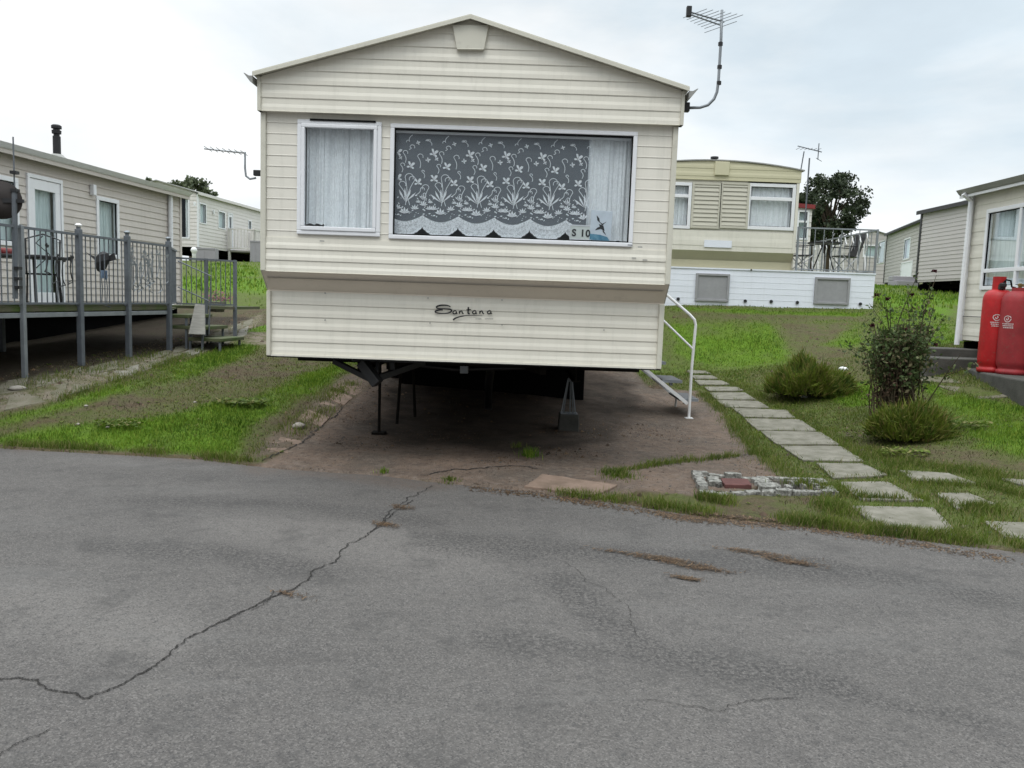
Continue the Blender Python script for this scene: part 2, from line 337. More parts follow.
BROWN = [W2([(30, 424), (130, 401), (200, 381), (262, 364), (320, 361), (292, 384), (230, 401), (140, 418)]), W2([(772, 322), (845, 324), (870, 345), (866, 385), (810, 385), (792, 350)]), W2([(860, 440), (985, 455), (1030, 470), (1030, 480), (880, 462)]),
         W2([(668, 308), (870, 314), (870, 322), (668, 321)])]
PAD = W2([(256, 467), (285, 452), (315, 430), (345, 405), (377, 382)])+[(-1.75, 13), (-1.7, 17.2), (2.0, 17.2), (2.25, 13)]+W2([(697, 392), (723, 417), (757, 456), (782, 482), (715, 500), (640, 492), (600, 500)])+[(.9, 6.2), (.1, 6.5), (-1, 6.9), (-2.1, 7.05)]
STRIP = W2([(250, 460), (262, 440), (300, 415), (345, 377)])+[(-2.2, 13), (-1.75, 13)]+W2([(377, 382), (345, 405), (315, 430), (285, 452)])
LPATH = W2([(-80, 400), (0, 383), (80, 371), (168, 351), (235, 324), (262, 314), (262, 324), (230, 344), (170, 362), (130, 378), (60, 402), (0, 414), (-80, 422)])
TRACK = [[(-5.5, 14.4), (-4.4, 13.6), (-2.6, 14.9), (-2.6, 15.3), (-4.4, 14.9)]]
CRACKS_PAD = [W2([(600, 476), (640, 470), (670, 464), (715, 460), (757, 455)]), W2([(262, 462), (300, 446), (320, 430), (345, 408)]), W2([(543, 472), (520, 468), (455, 470), (420, 476)])]
def masks(x, y):
    wn = (fbm(x, y, 1.6, 21)-.5)*.5+(fbm(x, y, 7, 31)-.5)*.22
    g = np.zeros(x.shape)
    yb = sstep(13.2, 14.5, y)
    # default field further back, in bands across the hill
    band = fbm(x*.25, y, .45, 51, 3)
    g = np.maximum(g, yb*(.45+.55*sstep(.36, .62, band+.12*(fbm(x, y, 1.1, 53)-.5))))
    g = np.maximum(g, .36*sstep(2.4, 2.8, x)*(1-yb)*(.5+fbm(x, y, 1.5, 71)))
    for p in HALF: g = np.maximum(g, .42*sstep(-.2, .25, poly_sd(x, y, p)+wn*.5))
    for p in BROWN: g = g*(1-.85*sstep(-.2, .3, poly_sd(x, y, p)+wn*.7))
    for p in GREEN: g = np.maximum(g, sstep(-.10, .22, poly_sd(x, y, p)+wn*.5)*np.clip(.55+1.3*(fbm(x, y, 1.3, 111)-.25), 0, 1))
    g = np.maximum(g, .2*sstep(.42, .62, fbm(x, y, 2.1, 121)))
    # shaded bare soil below deck and caravans
    g = np.where((x < -5.3+.1*(y-12)) & (y < 18.5), 0, g)
    g = np.where((x > -2.3) & (x < 2.0) & (y < 17.5) & (y > 7.3), g*.0, g)
    c = sstep(-.03, .05, poly_sd(x, y, PAD)+wn*.16)
    st = sstep(-.04, .08, poly_sd(x, y, STRIP)+wn*.2)*.75
    lp = sstep(-.04, .06, poly_sd(x, y, LPATH)+wn*.18)
    for t in TRACK: lp = np.maximum(lp, sstep(-.06, .06, poly_sd(x, y, t)+wn*.2))
    c = np.maximum(c, st); g = g*(1-c)*(1-lp*.9)
    rd = sstep(.05, -.02, y-edge(x)); g = g*(1-rd)
    return g, c, lp, rd
# ------------------------------------------------------------------ ground sheet
def axis(segs):
    out = []
    for a, b, st in segs: out += list(np.arange(a, b-1e-6, st))
    return np.array(out+[segs[-1][1]])
gx = axis([(-400, -60, 40), (-60, -20, 4), (-20, -9, .5), (-9, 8.5, .055), (8.5, 16, .3), (16, 60, 4), (60, 400, 40)])
gy = axis([(-200, -8, 24), (-8, 4.6, .6), (4.6, 13.5, .055), (13.5, 19, .12), (19, 48, .5), (48, 120, 6), (120, 600, 60)])
GX, GY = np.meshgrid(gx, gy); GZ = gz(GX, GY)
GZ = np.where(GY > 60, GZ-(GY-60)*.02, GZ)
g_, c_, l_, r_ = masks(GX, GY)
nx, ny = len(gx), len(gy)
idx = np.arange(nx*ny).reshape(ny, nx)
quads = np.stack([idx[:-1, :-1], idx[:-1, 1:], idx[1:, 1:], idx[1:, :-1]], -1).reshape(-1, 4)
cell_pad = ((c_[:-1, :-1]+c_[1:, 1:])*.5 > .5).ravel()
xc = (GX[:-1, :-1]+GX[1:, 1:]).ravel()/2; yc = (GY[:-1, :-1]+GY[1:, 1:]).ravel()/2
keep = ~((yc < edge(xc)-.5))       # the carriageway sheet takes over there
def np_mesh(name, V, F, mat, attrs=None, smooth=True):
    me = bpy.data.meshes.new(name); n = len(V); k = F.shape[1]
    me.vertices.add(n); me.vertices.foreach_set('co', np.asarray(V, np.float32).ravel())
    me.loops.add(F.size); me.loops.foreach_set('vertex_index', F.ravel().astype(np.int32))
    me.polygons.add(len(F)); me.polygons.foreach_set('loop_start', np.arange(0, F.size, k, dtype=np.int32)); 
    me.update(calc_edges=True)
    if smooth: me.polygons.foreach_set('use_smooth', np.ones(len(F), bool))
    me.materials.append(mat)
    for an, av in (attrs or {}).items():
        at = me.color_attributes.new(an, 'FLOAT_COLOR', 'POINT'); at.data.foreach_set('color', np.asarray(av, np.float32).ravel())
    o = bpy.data.objects.new(name, me); COL.objects.link(o); return o
def sub_mesh(name, V, F, mat, attrs):
    u, inv = np.unique(F, return_inverse=True); return np_mesh(name, V[u], inv.reshape(F.shape), mat, {k: a[u] for k, a in attrs.items()})
def groundmat():
    m = bpy.data.materials.new('ground_cover'); m.use_nodes = True; nt = m.node_tree; L = nt.links
    b = nt.nodes['Principled BSDF']; b.inputs['Roughness'].default_value = .95; b.inputs['Specular IOR Level'].default_value = .15
    at = node(nt, 'ShaderNodeAttribute', attribute_name='mask'); sp = node(nt, 'ShaderNodeSeparateColor'); L.new(at.outputs['Color'], sp.inputs[0])
    g = node(nt, 'ShaderNodeNewGeometry')
    def noise(sc, det=6., ro=.65):
        n = node(nt, 'ShaderNodeTexNoise', inp={'Scale': sc, 'Detail': det, 'Roughness': ro}); L.new(g.outputs['Position'], n.inputs['Vector']); return n.outputs[0]
    def rng_(s, a, b2, c=0., d=1.):
        r = node(nt, 'ShaderNodeMapRange', inp={'From Min': a, 'From Max': b2, 'To Min': c, 'To Max': d}); L.new(s, r.inputs[0]); return r.outputs[0]
    def mix(f, a, c):
        x = node(nt, 'ShaderNodeMix', data_type='RGBA')
        if isinstance(f, float): x.inputs[0].default_value = f
        else: L.new(f, x.inputs[0])
        for i, s in ((6, a), (7, c)):
            if isinstance(s, tuple): x.inputs[i].default_value = (*s, 1)
            else: L.new(s, x.inputs[i])
        return x.outputs[2]
    nf = noise(55); nm = noise(6); nl = noise(1.1)
    soil = mix(rng_(nf, .35, .65), (.07, .05, .033), (.13, .10, .066)); soil = mix(rng_(nm, .38, .62, 0, .85), soil, (.075, .082, .03)); soil = mix(rng_(noise(2.2, 7., .75), .48, .6, 0, .8), soil, (.085, .058, .038)); soil = mix(rng_(noise(17), .5, .7, 0, .7), soil, (.045, .034, .024))
    soil = mix(rng_(noise(170, 3.), .62, .75, 0, .8), soil, (.24, .22, .17))
    grass = mix(rng_(nm, .3, .7), (.075, .145, .010), (.115, .20, .014)); grass = mix(rng_(nf, .4, .8, 0, .6), grass, (.03, .06, .012))
    conc = mix(rng_(nm, .3, .7), (.185, .132, .100), (.105, .077, .060)); conc = mix(rng_(nl, .45, .65, 0, .6), conc, (.082, .074, .064))
    conc = mix(rng_(noise(14., 6., .7), .5, .68, 0, .75), conc, (.20, .165, .14)); conc = mix(rng_(noise(21., 6., .7), .54, .66, 0, .7), conc, (.042, .033, .027)); conc = mix(rng_(noise(140, 4.), .5, .72, 0, .7), conc, (.22, .19, .16)); conc = mix(rng_(noise(75, 5.), .58, .72, 0, .7), conc, (.04, .032, .025))
    moss = mix(rng_(nm, .42, .58), (.20, .17, .13), (.10, .10, .045)); moss = mix(rng_(nf, .45, .7, 0, .7), moss, (.085, .075, .05))
    c = mix(sp.outputs[0], soil, grass); c = mix(sp.outputs[1], c, conc); c = mix(sp.outputs[2], c, moss); c = mix(at.outputs['Alpha'], c, (.030, .023, .018)); L.new(c, b.inputs['Base Color'])  # alpha: painted shade under deck and caravan, plus the pad stain
    bp = node(nt, 'ShaderNodeBump', inp={'Strength': 1., 'Distance': .02}); L.new(nf, bp.inputs['Height']); L.new(bp.outputs[0], b.inputs['Normal'])
    return m
M['ground'] = groundmat()
GV = np.stack([GX, GY, GZ], -1).reshape(-1, 3); STAIN_SHADE = W2([(372, 436), (400, 446), (450, 450), (520, 455), (580, 452), (622, 440), (640, 425), (648, 405), (640, 385)])+[(1.3, 14), (-1.7, 14)]+W2([(400, 385), (380, 400)])
a_ = sstep(-.12, .22, poly_sd(GX, GY, STAIN_SHADE)+(fbm(GX, GY, 1.8, 141)-.5)*.7)*(.35+.65*fbm(GX, GY, 6, 151))  # under-caravan shade painted into the ground colour, with an irregular stain edge
DECK_SHADE = W2([(-60, 380), (20, 386), (80, 372), (128, 362), (168, 354)])+[(-5.5, 17), (-9.5, 17), (-9.5, 7)]  # shade below deck and beige caravan, painted into the ground colour
a_ = np.maximum(a_, .8*sstep(-.1, .2, poly_sd(GX, GY, DECK_SHADE)+(fbm(GX, GY, 2.2, 161)-.5)*.5))
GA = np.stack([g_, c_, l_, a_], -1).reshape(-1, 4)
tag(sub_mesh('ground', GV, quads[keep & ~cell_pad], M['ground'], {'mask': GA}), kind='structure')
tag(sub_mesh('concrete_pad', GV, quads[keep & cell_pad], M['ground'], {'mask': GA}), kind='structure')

# ------------------------------------------------------------------ road
def roadz(x, y): return .010*(fbm(x, y, .7, 61, 3)-.5)
sx = axis([(-200, -20, 20), (-20, -8, 1), (-8, 8, .1), (8, 20, 1), (20, 200, 20)])
ss = np.array(list(np.arange(0, 7.6, .1))+[8, 9, 10, 12, 16, 26])
RX, RS = np.meshgrid(sx, ss); RY = edge(RX)-RS+.02*(vn(RX, RX*0, 9, 3)-.5)*(RS < .2)+.03; RZ = roadz(RX, RY)
ri = np.arange(RX.size).reshape(RX.shape)
rq = np.stack([ri[:-1, :-1], ri[1:, :-1], ri[1:, 1:], ri[:-1, 1:]], -1).reshape(-1, 4)
def pxw(pts): # pixel to point on the carriageway plane
    o = []
    for x, y in pts:
        d = ray(x, y); t = -EYE/d[2]; o.append((d[0]*t, d[1]*t))
    return o
def blob(pts_world, x, y, w):
    d = np.full(x.shape, 1e9)
    p = np.array(pts_world)
    for i in range(len(p)-1):
        a, b = p[i], p[i+1]; e = b-a; t = np.clip(((x-a[0])*e[0]+(y-a[1])*e[1])/(e@e), 0, 1); d = np.minimum(d, np.hypot(x-a[0]-t*e[0], y-a[1]-t*e[1]))
    return sstep(w, w*.3, d+(fbm(x, y, 3, 77)-.5)*w*1.2)
wear = np.zeros(RX.shape)
for pts, w in [([(100, 545), (220, 553), (330, 575)], .22), ([(560, 580), (640, 650), (760, 675), (850, 690)], .20), ([(440, 540), (560, 552), (700, 560), (880, 575), (1010, 600)], .28),
               ([(500, 640), (640, 655), (780, 670)], .18), ([(150, 500), (300, 505), (420, 520)], .25), ([(880, 700), (980, 720)], .12)]:
    wear = np.maximum(wear, blob(pxw(pts), RX, RY, w))
soilm = np.maximum(sstep(.22, -.02, RS+(fbm(RX, RY, 3, 81)-.5)*.25), .8*blob(pxw([(280, 470), (380, 478), (430, 484)]), RX, RY, .35))
light = np.maximum(blob(pxw([(250, 525), (330, 535), (430, 560)]), RX, RY, .5), blob(pxw([(0, 600), (150, 640)]), RX, RY, .5))
def roadmat():
    m = bpy.data.materials.new('worn_asphalt'); m.use_nodes = True; nt = m.node_tree; L = nt.links
    b = nt.nodes['Principled BSDF']; b.inputs['Specular IOR Level'].default_value = .3
    at = node(nt, 'ShaderNodeAttribute', attribute_name='mask'); sp = node(nt, 'ShaderNodeSeparateColor'); L.new(at.outputs['Color'], sp.inputs[0])
    g = node(nt, 'ShaderNodeNewGeometry')
    def noise(sc, det=6., ro=.65, vec=None):
        n = node(nt, 'ShaderNodeTexNoise', inp={'Scale': sc, 'Detail': det, 'Roughness': ro}); L.new(vec or g.outputs['Position'], n.inputs['Vector']); return n.outputs[0]
    def rng_(s, a, b2, c=0., d=1.):
        r = node(nt, 'ShaderNodeMapRange', inp={'From Min': a, 'From Max': b2, 'To Min': c, 'To Max': d}); L.new(s, r.inputs[0]); return r.outputs[0]
    def mix(f, a, c):
        x = node(nt, 'ShaderNodeMix', data_type='RGBA'); L.new(f, x.inputs[0])
        for i, s in ((6, a), (7, c)):
            if isinstance(s, tuple): x.inputs[i].default_value = (*s, 1)
            else: L.new(s, x.inputs[i])
        return x.outputs[2]
    mp = node(nt, 'ShaderNodeMapping'); mp.inputs['Rotation'].default_value = (0, 0, .3); mp.inputs['Scale'].default_value = (.35, 1.3, 1); L.new(g.outputs['Position'], mp.inputs['Vector'])
    big = noise(.9, 5., .6, mp.outputs[0]); mid = noise(5.)
    c = mix(rng_(big, .35, .65), (.112, .103, .096), (.086, .079, .074)); c = mix(rng_(mid, .4, .68, 0, .35), c, (.085, .081, .078))
    c = mix(sp.outputs[2], c, (.128, .118, .110))
    vo = node(nt, 'ShaderNodeTexVoronoi', inp={'Scale': 150.}); L.new(g.outputs['Position'], vo.inputs['Vector'])
    vs = node(nt, 'ShaderNodeSeparateColor'); L.new(vo.outputs['Color'], vs.inputs[0])
    c = mix(rng_(vs.outputs[0], .5, 1., 0, .55), c, (.20, .186, .174)); c = mix(rng_(vs.outputs[1], .66, 1., 0, .6), c, (.035, .034, .034))
    dk = noise(26., 5., .7); c = mix(rng_(dk, .58, .68, 0, .75), c, (.06, .058, .058))
    w2 = node(nt, 'ShaderNodeMath', operation='MULTIPLY'); L.new(sp.outputs[0], w2.inputs[0]); L.new(rng_(noise(46., 5., .75), .46, .58, .0, .85), w2.inputs[1])
    c = mix(w2.outputs[0], c, (.04, .038, .037)); c = mix(rng_(noise(2.6, 7., .75), .52, .68, 0, .6), c, (.056, .053, .051)); c = mix(rng_(noise(1.7, 6., .7, mp.outputs[0]), .56, .7, 0, .45), c, (.128, .122, .116))
    s2 = node(nt, 'ShaderNodeMath', operation='MULTIPLY'); L.new(sp.outputs[1], s2.inputs[0]); L.new(rng_(noise(22., 5., .7), .38, .6, .25, .95), s2.inputs[1])
    c = mix(s2.outputs[0], c, (.11, .085, .07)); L.new(c, b.inputs['Base Color'])
    L.new(rng_(mid, .3, .7, .72, .92), b.inputs['Roughness'])
    ht = node(nt, 'ShaderNodeMath', operation='ADD'); L.new(vo.outputs['Distance'], ht.inputs[0]); L.new(rng_(dk, .5, .7, 0, -.9), ht.inputs[1])
    bp = node(nt, 'ShaderNodeBump', inp={'Strength': .9, 'Distance': .004}); L.new(ht.outputs[0], bp.inputs['Height']); L.new(bp.outputs[0], b.inputs['Normal'])
    return m
M['road'] = roadmat()
road = tag(np_mesh('road', np.stack([RX, RY, RZ], -1).reshape(-1, 3), rq, M['road'], {'mask': np.stack([wear, soilm, light, wear], -1).reshape(-1, 4)}), kind='structure')
def crack(polyline, w, zf, dz=.004, name='crack', parent=None, seed=1, mat=None):
    r = random.Random(seed); p = [np.array(a[:2]) for a in polyline]
    for lv in range(5):       # midpoint displacement
        q = []
        for a, b in zip(p[:-1], p[1:]):
            d = b-a; l = np.linalg.norm(d); nrm = np.array([-d[1], d[0]])/(l+1e-9)
            q += [a, (a+b)/2+nrm*r.gauss(0, .06 if lv < 3 else .14)*min(l, .30)]
        p = q+[p[-1]]
    mb = MB(); prev = None
    for i, a in enumerate(p):
        d = p[min(i+1, len(p)-1)]-p[max(i-1, 0)]; n = np.array([-d[1], d[0]])/(np.linalg.norm(d)+1e-9)
        e = min(1, i/3., (len(p)-1-i)/3.)
        l, rr = a+n*w*e*r.uniform(.15, 1.), a-n*w*e*r.uniform(.15, 1.)
        if prev is not None:
            pts = [prev[0], prev[1], rr, l]
            mb.face([(q_[0], q_[1], float(zf(q_[0], q_[1]))+dz) for q_ in pts])
        prev = (l, rr)
    return mb.build(name, mat or M['crack'], parent)
ck = [([(-30, 681), (0, 679), (38, 680), (50, 690), (88, 698), (130, 680), (170, 655), (215, 625), (265, 600), (300, 585), (325, 565), (360, 540), (380, 525), (400, 505), (432, 485)], .006),
      ([(215, 625), (262, 603), (300, 587)], .0045), ([(250, 612), (268, 600), (272, 590)], .003), ([(-10, 762), (20, 742), (52, 728)], .0035), ([(370, 534), (395, 512), (415, 500)], .007),
      ([(640, 700), (720, 712), (800, 700)], .0025), ([(560, 560), (620, 600), (640, 640)], .002)]
for i, (p, w) in enumerate(ck): crack(pxw(p), w, roadz, .005, 'crack', road, i+3)
pad_o = bpy.data.objects['concrete_pad']
for i, p in enumerate(CRACKS_PAD): crack(p, .012, gz1, .006, 'crack', pad_o, i+30)
# ------------------------------------------------------------------ blades
def blades(name, X, Y, H, Wd, mat, zf=gz, lean=.5, label=None, cat=None, seg=1):
    if zf is gz: k_ = ~on_slab(X, Y); X, Y, H, Wd = X[k_], Y[k_], H[k_], Wd[k_]
    n = len(X); Z = zf(X, Y)-.004; th = rng.uniform(0, 2*math.pi, n); la = rng.uniform(0, 2*math.pi, n); ln = rng.uniform(.1, 1, n)*lean*H
    dx, dy = np.cos(th)*Wd/2, np.sin(th)*Wd/2; ox, oy = np.cos(la)*ln, np.sin(la)*ln
    V = np.empty((n, 5, 3))
    V[:, 0] = np.stack([X-dx, Y-dy, Z], -1); V[:, 1] = np.stack([X+dx, Y+dy, Z], -1)
    V[:, 2] = np.stack([X+dx*.8+ox*.35, Y+dy*.8+oy*.35, Z+H*.55], -1); V[:, 3] = np.stack([X-dx*.8+ox*.35, Y-dy*.8+oy*.35, Z+H*.55], -1)
    V[:, 4] = np.stack([X+ox, Y+oy, Z+H*.95], -1)
    b = np.arange(n)[:, None]*5
    F = np.concatenate([b+np.array([[0, 1, 2]]), b+np.array([[0, 2, 3]]), b+np.array([[3, 2, 4]])], 0)
    o = np_mesh(name, V.reshape(-1, 3), F, mat, smooth=False); 
    return tag(o, label, cat, kind='stuff')
def scatter(n, x0, x1, y0, y1, fn):
    X = rng.uniform(x0, x1, n); Y = rng.uniform(y0, y1, n); p = fn(X, Y); k = rng.uniform(0, 1, n) < p; return X[k], Y[k]
def gp(x, y):
    g = masks(x, y)[0]; return np.clip((g-.30)*1.35, 0, 1)**1.3
def wp(x, y):
    g = masks(x, y)[0]; return np.clip((g-.10)*2.2, 0, .6)*np.clip((.85-g)*3, 0, 1)
parts = []
for n, a in ((170000, (-6.5, -1.4, 7.2, 13.5)), (230000, (2.2, 8.6, 5.2, 14)), (42000, (-6, 3, 13.5, 22)), (40000, (3, 9, 13.5, 18))): parts.append(scatter(n, *a, gp))
X = np.concatenate([p[0] for p in parts]); Y = np.concatenate([p[1] for p in parts])
H = rng.uniform(.014, .038, len(X))*(1+1.6*(rng.uniform(0, 1, len(X)) > .93))*(.6+.8*vn(X, Y, 9, 95))*(.6+.9*fbm(X, Y, 2.2, 91))*(.55+.6*masks(X, Y)[0]); Wd = rng.uniform(.004, .008, len(X))*np.clip(Y/8, .8, 2.4)
blades('grass', X, Y, H, Wd, M['grass'], label='short bright green lawn grass between the caravans', cat='grass')
wpp = [scatter(90000, -6.2, -1.5, 7.2, 13.5, wp), scatter(190000, 2.2, 8.6, 5.2, 14, wp), scatter(90000, -6, 9, 13.5, 22, wp)]
X = np.concatenate([p[0] for p in wpp]); Y = np.concatenate([p[1] for p in wpp])
blades('mixed_grass', X, Y, rng.uniform(.012, .045, len(X))*(.5+fbm(X, Y, 4, 19)), rng.uniform(.004, .008, len(X))*np.clip(Y/8, .8, 2.2), M['weed'], lean=.9, label='thin olive grass mixed with brown thatch on worn ground', cat='grass', )
X, Y = scatter(60000, -12, 16, 18, 46, gp); blades('grass', X, Y, rng.uniform(.05, .12, len(X)), rng.uniform(.02, .04, len(X)), M['grass'], label='green grass on the slope behind the caravans', cat='grass')
def tp(x, y):
    g, c, l, r = masks(x, y); return np.clip(1-g-c-l*.6-r, 0, 1)*.5*(.3+fbm(x, y, 2.5, 5))
pr = [scatter(60000, -6, -1.6, 7.3, 13.5, tp), scatter(90000, 2.2, 8.6, 5.2, 14.5, tp), scatter(40000, -6, 9, 14.5, 20, tp)]
X = np.concatenate([p[0] for p in pr]); Y = np.concatenate([p[1] for p in pr])
blades('thatch', X, Y, rng.uniform(.01, .035, len(X)), rng.uniform(.004, .009, len(X)), M['thatch'], lean=1.3, label='thin brown thatch over bare soil patches', cat='thatch')
# verge weeds along lines
def along(poly, n, w, wt=None):
    p = np.array([hit(*a)[:2] for a in poly]); sl = np.hypot(*np.diff(p, axis=0).T); cs = np.r_[0, np.cumsum(sl)]
    t = rng.uniform(0, cs[-1], n); xx = np.interp(t, cs, p[:, 0]); yy = np.interp(t, cs, p[:, 1])
    k = fbm(xx, yy, 4, 13) > .40
    xx = xx+rng.normal(0, w, n); yy = yy+rng.normal(0, w, n); return xx[k], yy[k]
VG = [([(560, 496), (620, 502), (700, 512), (730, 518)], 2600, .055), ([(780, 520), (830, 527), (900, 535), (1000, 546), (1060, 552)], 6500, .06), ([(820, 505), (850, 520)], 1300, .07),
      ([(600, 476), (640, 470), (700, 462), (757, 455)], 1500, .035), ([(700, 395), (722, 412), (745, 440), (775, 468), (815, 488), (840, 510)], 4200, .08),
      ([(833, 479), (890, 476)], 900, .03), ([(858, 501), (925, 502)], 1300, .035), ([(803, 462), (865, 462)], 500, .025), ([(880, 531), (960, 536)], 1200, .03),
      ([(865, 450), (900, 472), (930, 492), (975, 512), (1010, 540)], 4200, .11), ([(900, 465), (990, 478), (1024, 492)], 2600, .09), ([(910, 484), (985, 488), (1030, 500)], 2200, .06),
      ([(700, 500), (730, 505)], 900, .04), ([(820, 490), (842, 498)], 700, .05), ([(960, 510), (1020, 515)], 1500, .06),
      ([(0, 444), (100, 450), (200, 457), (250, 462)], 3600, .05), ([(255, 455), (290, 425), (330, 395), (350, 385)], 900, .05), ([(320, 405), (345, 392), (352, 385)], 800, .07),
      ([(290, 440), (310, 425), (330, 410)], 600, .06), ([(60, 403), (130, 379), (200, 352)], 2600, .05), ([(20, 390), (100, 372), (160, 355)], 1400, .12),
      ([(800, 385), (870, 425)], 900, .2), ([(700, 372), (740, 388), (790, 412), (840, 445), (862, 462)], 3200, .07), ([(930, 365), (960, 375), (1000, 392)], 900, .08)]
def ring(q, n, w):
    q = np.array(list(q)+[q[0]]); t = rng.uniform(0, 4, n); i = t.astype(int); f = t-i; p = q[i]*(1-f)[:, None]+q[i+1]*f[:, None]; p = p+rng.normal(0, w, (n, 2)); return p[:, 0], p[:, 1]
xs, ys = zip(*([along(*v) for v in VG]+[ring(q, 420 if i < 3 else 60, .03) for i, q in enumerate(SLABW[:-1])])); X = np.concatenate(xs); Y = np.concatenate(ys); k = Y > edge(X)-.08; X, Y = X[k], Y[k]
blades('weeds', X, Y, rng.uniform(.025, .085, len(X))*(.6+.9*fbm(X, Y, 5, 17)), rng.uniform(.003, .007, len(X)), M['weed'], lean=.8, label='straggly grass and weeds growing in joints and along the road edge', cat='weeds')
def tuft(px, py, n, r, h, label, mat='weed'):
    c = hit(px, py); a = rng.uniform(0, 2*math.pi, n); q = np.abs(rng.normal(0, r, n)); X = c[0]+np.cos(a)*q; Y = c[1]+np.sin(a)*q
    zf = (lambda x, y: np.maximum(gz(x, y), 0.0)); o = blades('grass_tuft', X, Y, rng.uniform(.5, 1, n)*h*(1-.5*q/(q.max()+1e-6)), np.full(n, .006), M[mat], zf=zf, lean=.7, label=label, cat='grass tuft'); del o['kind']; o['group'] = 'grass tufts on the concrete pad'
tuft(384, 474, 60, .035, .08, 'small green grass tuft at the road edge under the front corner of the caravan', 'grass')
tuft(450, 482, 130, .06, .06, 'low spreading grass tuft beside the top end of the road crack', 'weed')
tuft(530, 458, 200, .07, .13, 'tall bright grass tuft on the pad in front of the concrete block', 'grass')
tuft(518, 449, 60, .06, .09, 'sparse darker grass tuft at the shadow edge just behind the tall bright one', 'weed')
tuft(618, 478, 420, .10, .10, 'wide bushy grass tuft where the curved pad crack begins', 'weed')
tuft(334, 393, 240, .13, .07, 'leafy weed tuft on the broken paving beside the pad', 'weed')
# litter on road
def litter(name, cs, label, mat='litter', zf=roadz):
    X = []; Y = []
    for px, py, n, rx, ry in cs:
        c = pxw([(px, py)])[0]; X.append(c[0]+rng.normal(0, rx, n)); Y.append(c[1]+rng.normal(0, ry, n)-(X[-1]-c[0])*.35)
    X = np.concatenate(X); Y = np.concatenate(Y); n = len(X); th = rng.uniform(0, math.pi, n); l = rng.uniform(.006, .02, n); w = rng.uniform(.001, .003, n)
    Z = zf(X, Y)+.006+rng.uniform(0, .004, n); dx, dy = np.cos(th)*l, np.sin(th)*l; ex, ey = -np.sin(th)*w, np.cos(th)*w
    V = np.stack([np.stack([X-dx-ex, Y-dy-ey, Z], -1), np.stack([X+dx-ex, Y+dy-ey, Z+.002], -1), np.stack([X+dx+ex, Y+dy+ey, Z+.002], -1), np.stack([X-dx+ex, Y-dy+ey, Z+.001], -1)], 1)
    o = np_mesh(name, V.reshape(-1, 3), np.arange(n*4).reshape(n, 4), M[mat], smooth=False); return tag(o, label, 'plant litter', kind='stuff')
litter('plant_litter', [(665, 560, 520, .09, .03), (700, 568, 380, .09, .03), (755, 553, 350, .12, .025), (790, 562, 420, .09, .03), (686, 579, 160, .045, .018), (385, 525, 150, .05, .03), (402, 508, 110, .05, .03), (620, 553, 90, .1, .02),
       (290, 595, 60, .05, .015)], 'brown dried needles and leaf litter lying on the asphalt')
xs = []; 
for pl, n in (([(560, 499), (700, 520), (800, 528), (900, 542), (1010, 560)], 1500), ([(660, 516), (780, 524)], 900), ([(470, 488), (600, 502)], 500)):
    p = np.array(pxw(pl)); t = np.sort(rng.uniform(0, 1, n)); sl = np.r_[0, np.cumsum(np.hypot(*np.diff(p, axis=0).T))]; sl /= sl[-1]
    xs.append(np.stack([np.interp(t, sl, p[:, 0])+rng.normal(0, .03, n), np.interp(t, sl, p[:, 1])+rng.normal(0, .06, n)], -1))
q = np.concatenate(xs); X, Y = q.T; n = len(X); zz = np.maximum(gz(X, Y), roadz(X, Y))+.004; th = rng.uniform(0, math.pi, n); l = rng.uniform(.004, .014, n); w = rng.uniform(.002, .006, n)
dx, dy, ex, ey = np.cos(th)*l, np.sin(th)*l, -np.sin(th)*w, np.cos(th)*w
V = np.stack([np.stack([X-dx-ex, Y-dy-ey, zz], -1), np.stack([X+dx-ex, Y+dy-ey, zz+.004], -1), np.stack([X+dx+ex, Y+dy+ey, zz+.003], -1), np.stack([X-dx+ex, Y-dy+ey, zz], -1)], 1)
tag(np_mesh('edge_litter', V.reshape(-1, 3), np.arange(n*4).reshape(n, 4), M['litter'], smooth=False), 'dead leaves and crumbs along the broken edge of the road', 'leaf litter', kind='stuff')
def bits(name, n, area, size, mat, label, cat, fn):
    X, Y = scatter(n, *area, fn); n = len(X); s = size*rng.uniform(.4, 1.5, n)*(1+1.5*(rng.uniform(0, 1, n) > .95)); Z = gz(X, Y)
    o = [np.stack([X+s*np.cos(a+j)*rng.uniform(.6, 1.2, n), Y+s*np.sin(a+j)*rng.uniform(.6, 1.2, n), Z-.002], -1) for j in [rng.uniform(0, 6, n)] for a in (0, 2.1, 4.2)]+[np.stack([X, Y, Z+s*.7], -1)]
    V = np.stack(o, 1); b = np.arange(n)[:, None]*4; F = np.concatenate([b+np.array([[0, 1, 3]]), b+np.array([[1, 2, 3]]), b+np.array([[2, 0, 3]])])
    ob = np_mesh(name, V.reshape(-1, 3), F, M[mat], smooth=False); return tag(ob, label, cat, kind='stuff')
def padp(x, y): g, c, l, r = masks(x, y); return (c > .5)*(.06+.9*sstep(.5, .66, fbm(x, y, 1.6, 131)))
bits('gravel', 12000, (-2.4, 2.6, 6.2, 11), .0055, 'oldconc', 'loose grit and small stones scattered over the concrete pad', 'grit', padp)
bits('soil_crumbs', 16000, (-2.6, 2.6, 6.2, 12), .009, 'litter', 'brown soil crumbs and dead leaves on the concrete pad', 'soil', padp)
bits('lawn_crumbs', 34000, (-6, 8.5, 5.3, 18), .013, 'litter', 'brown crumbs and dead leaves on the bare lawn soil', 'soil', lambda x, y: np.clip(.5-masks(x, y)[0]-masks(x, y)[1], 0, 1))
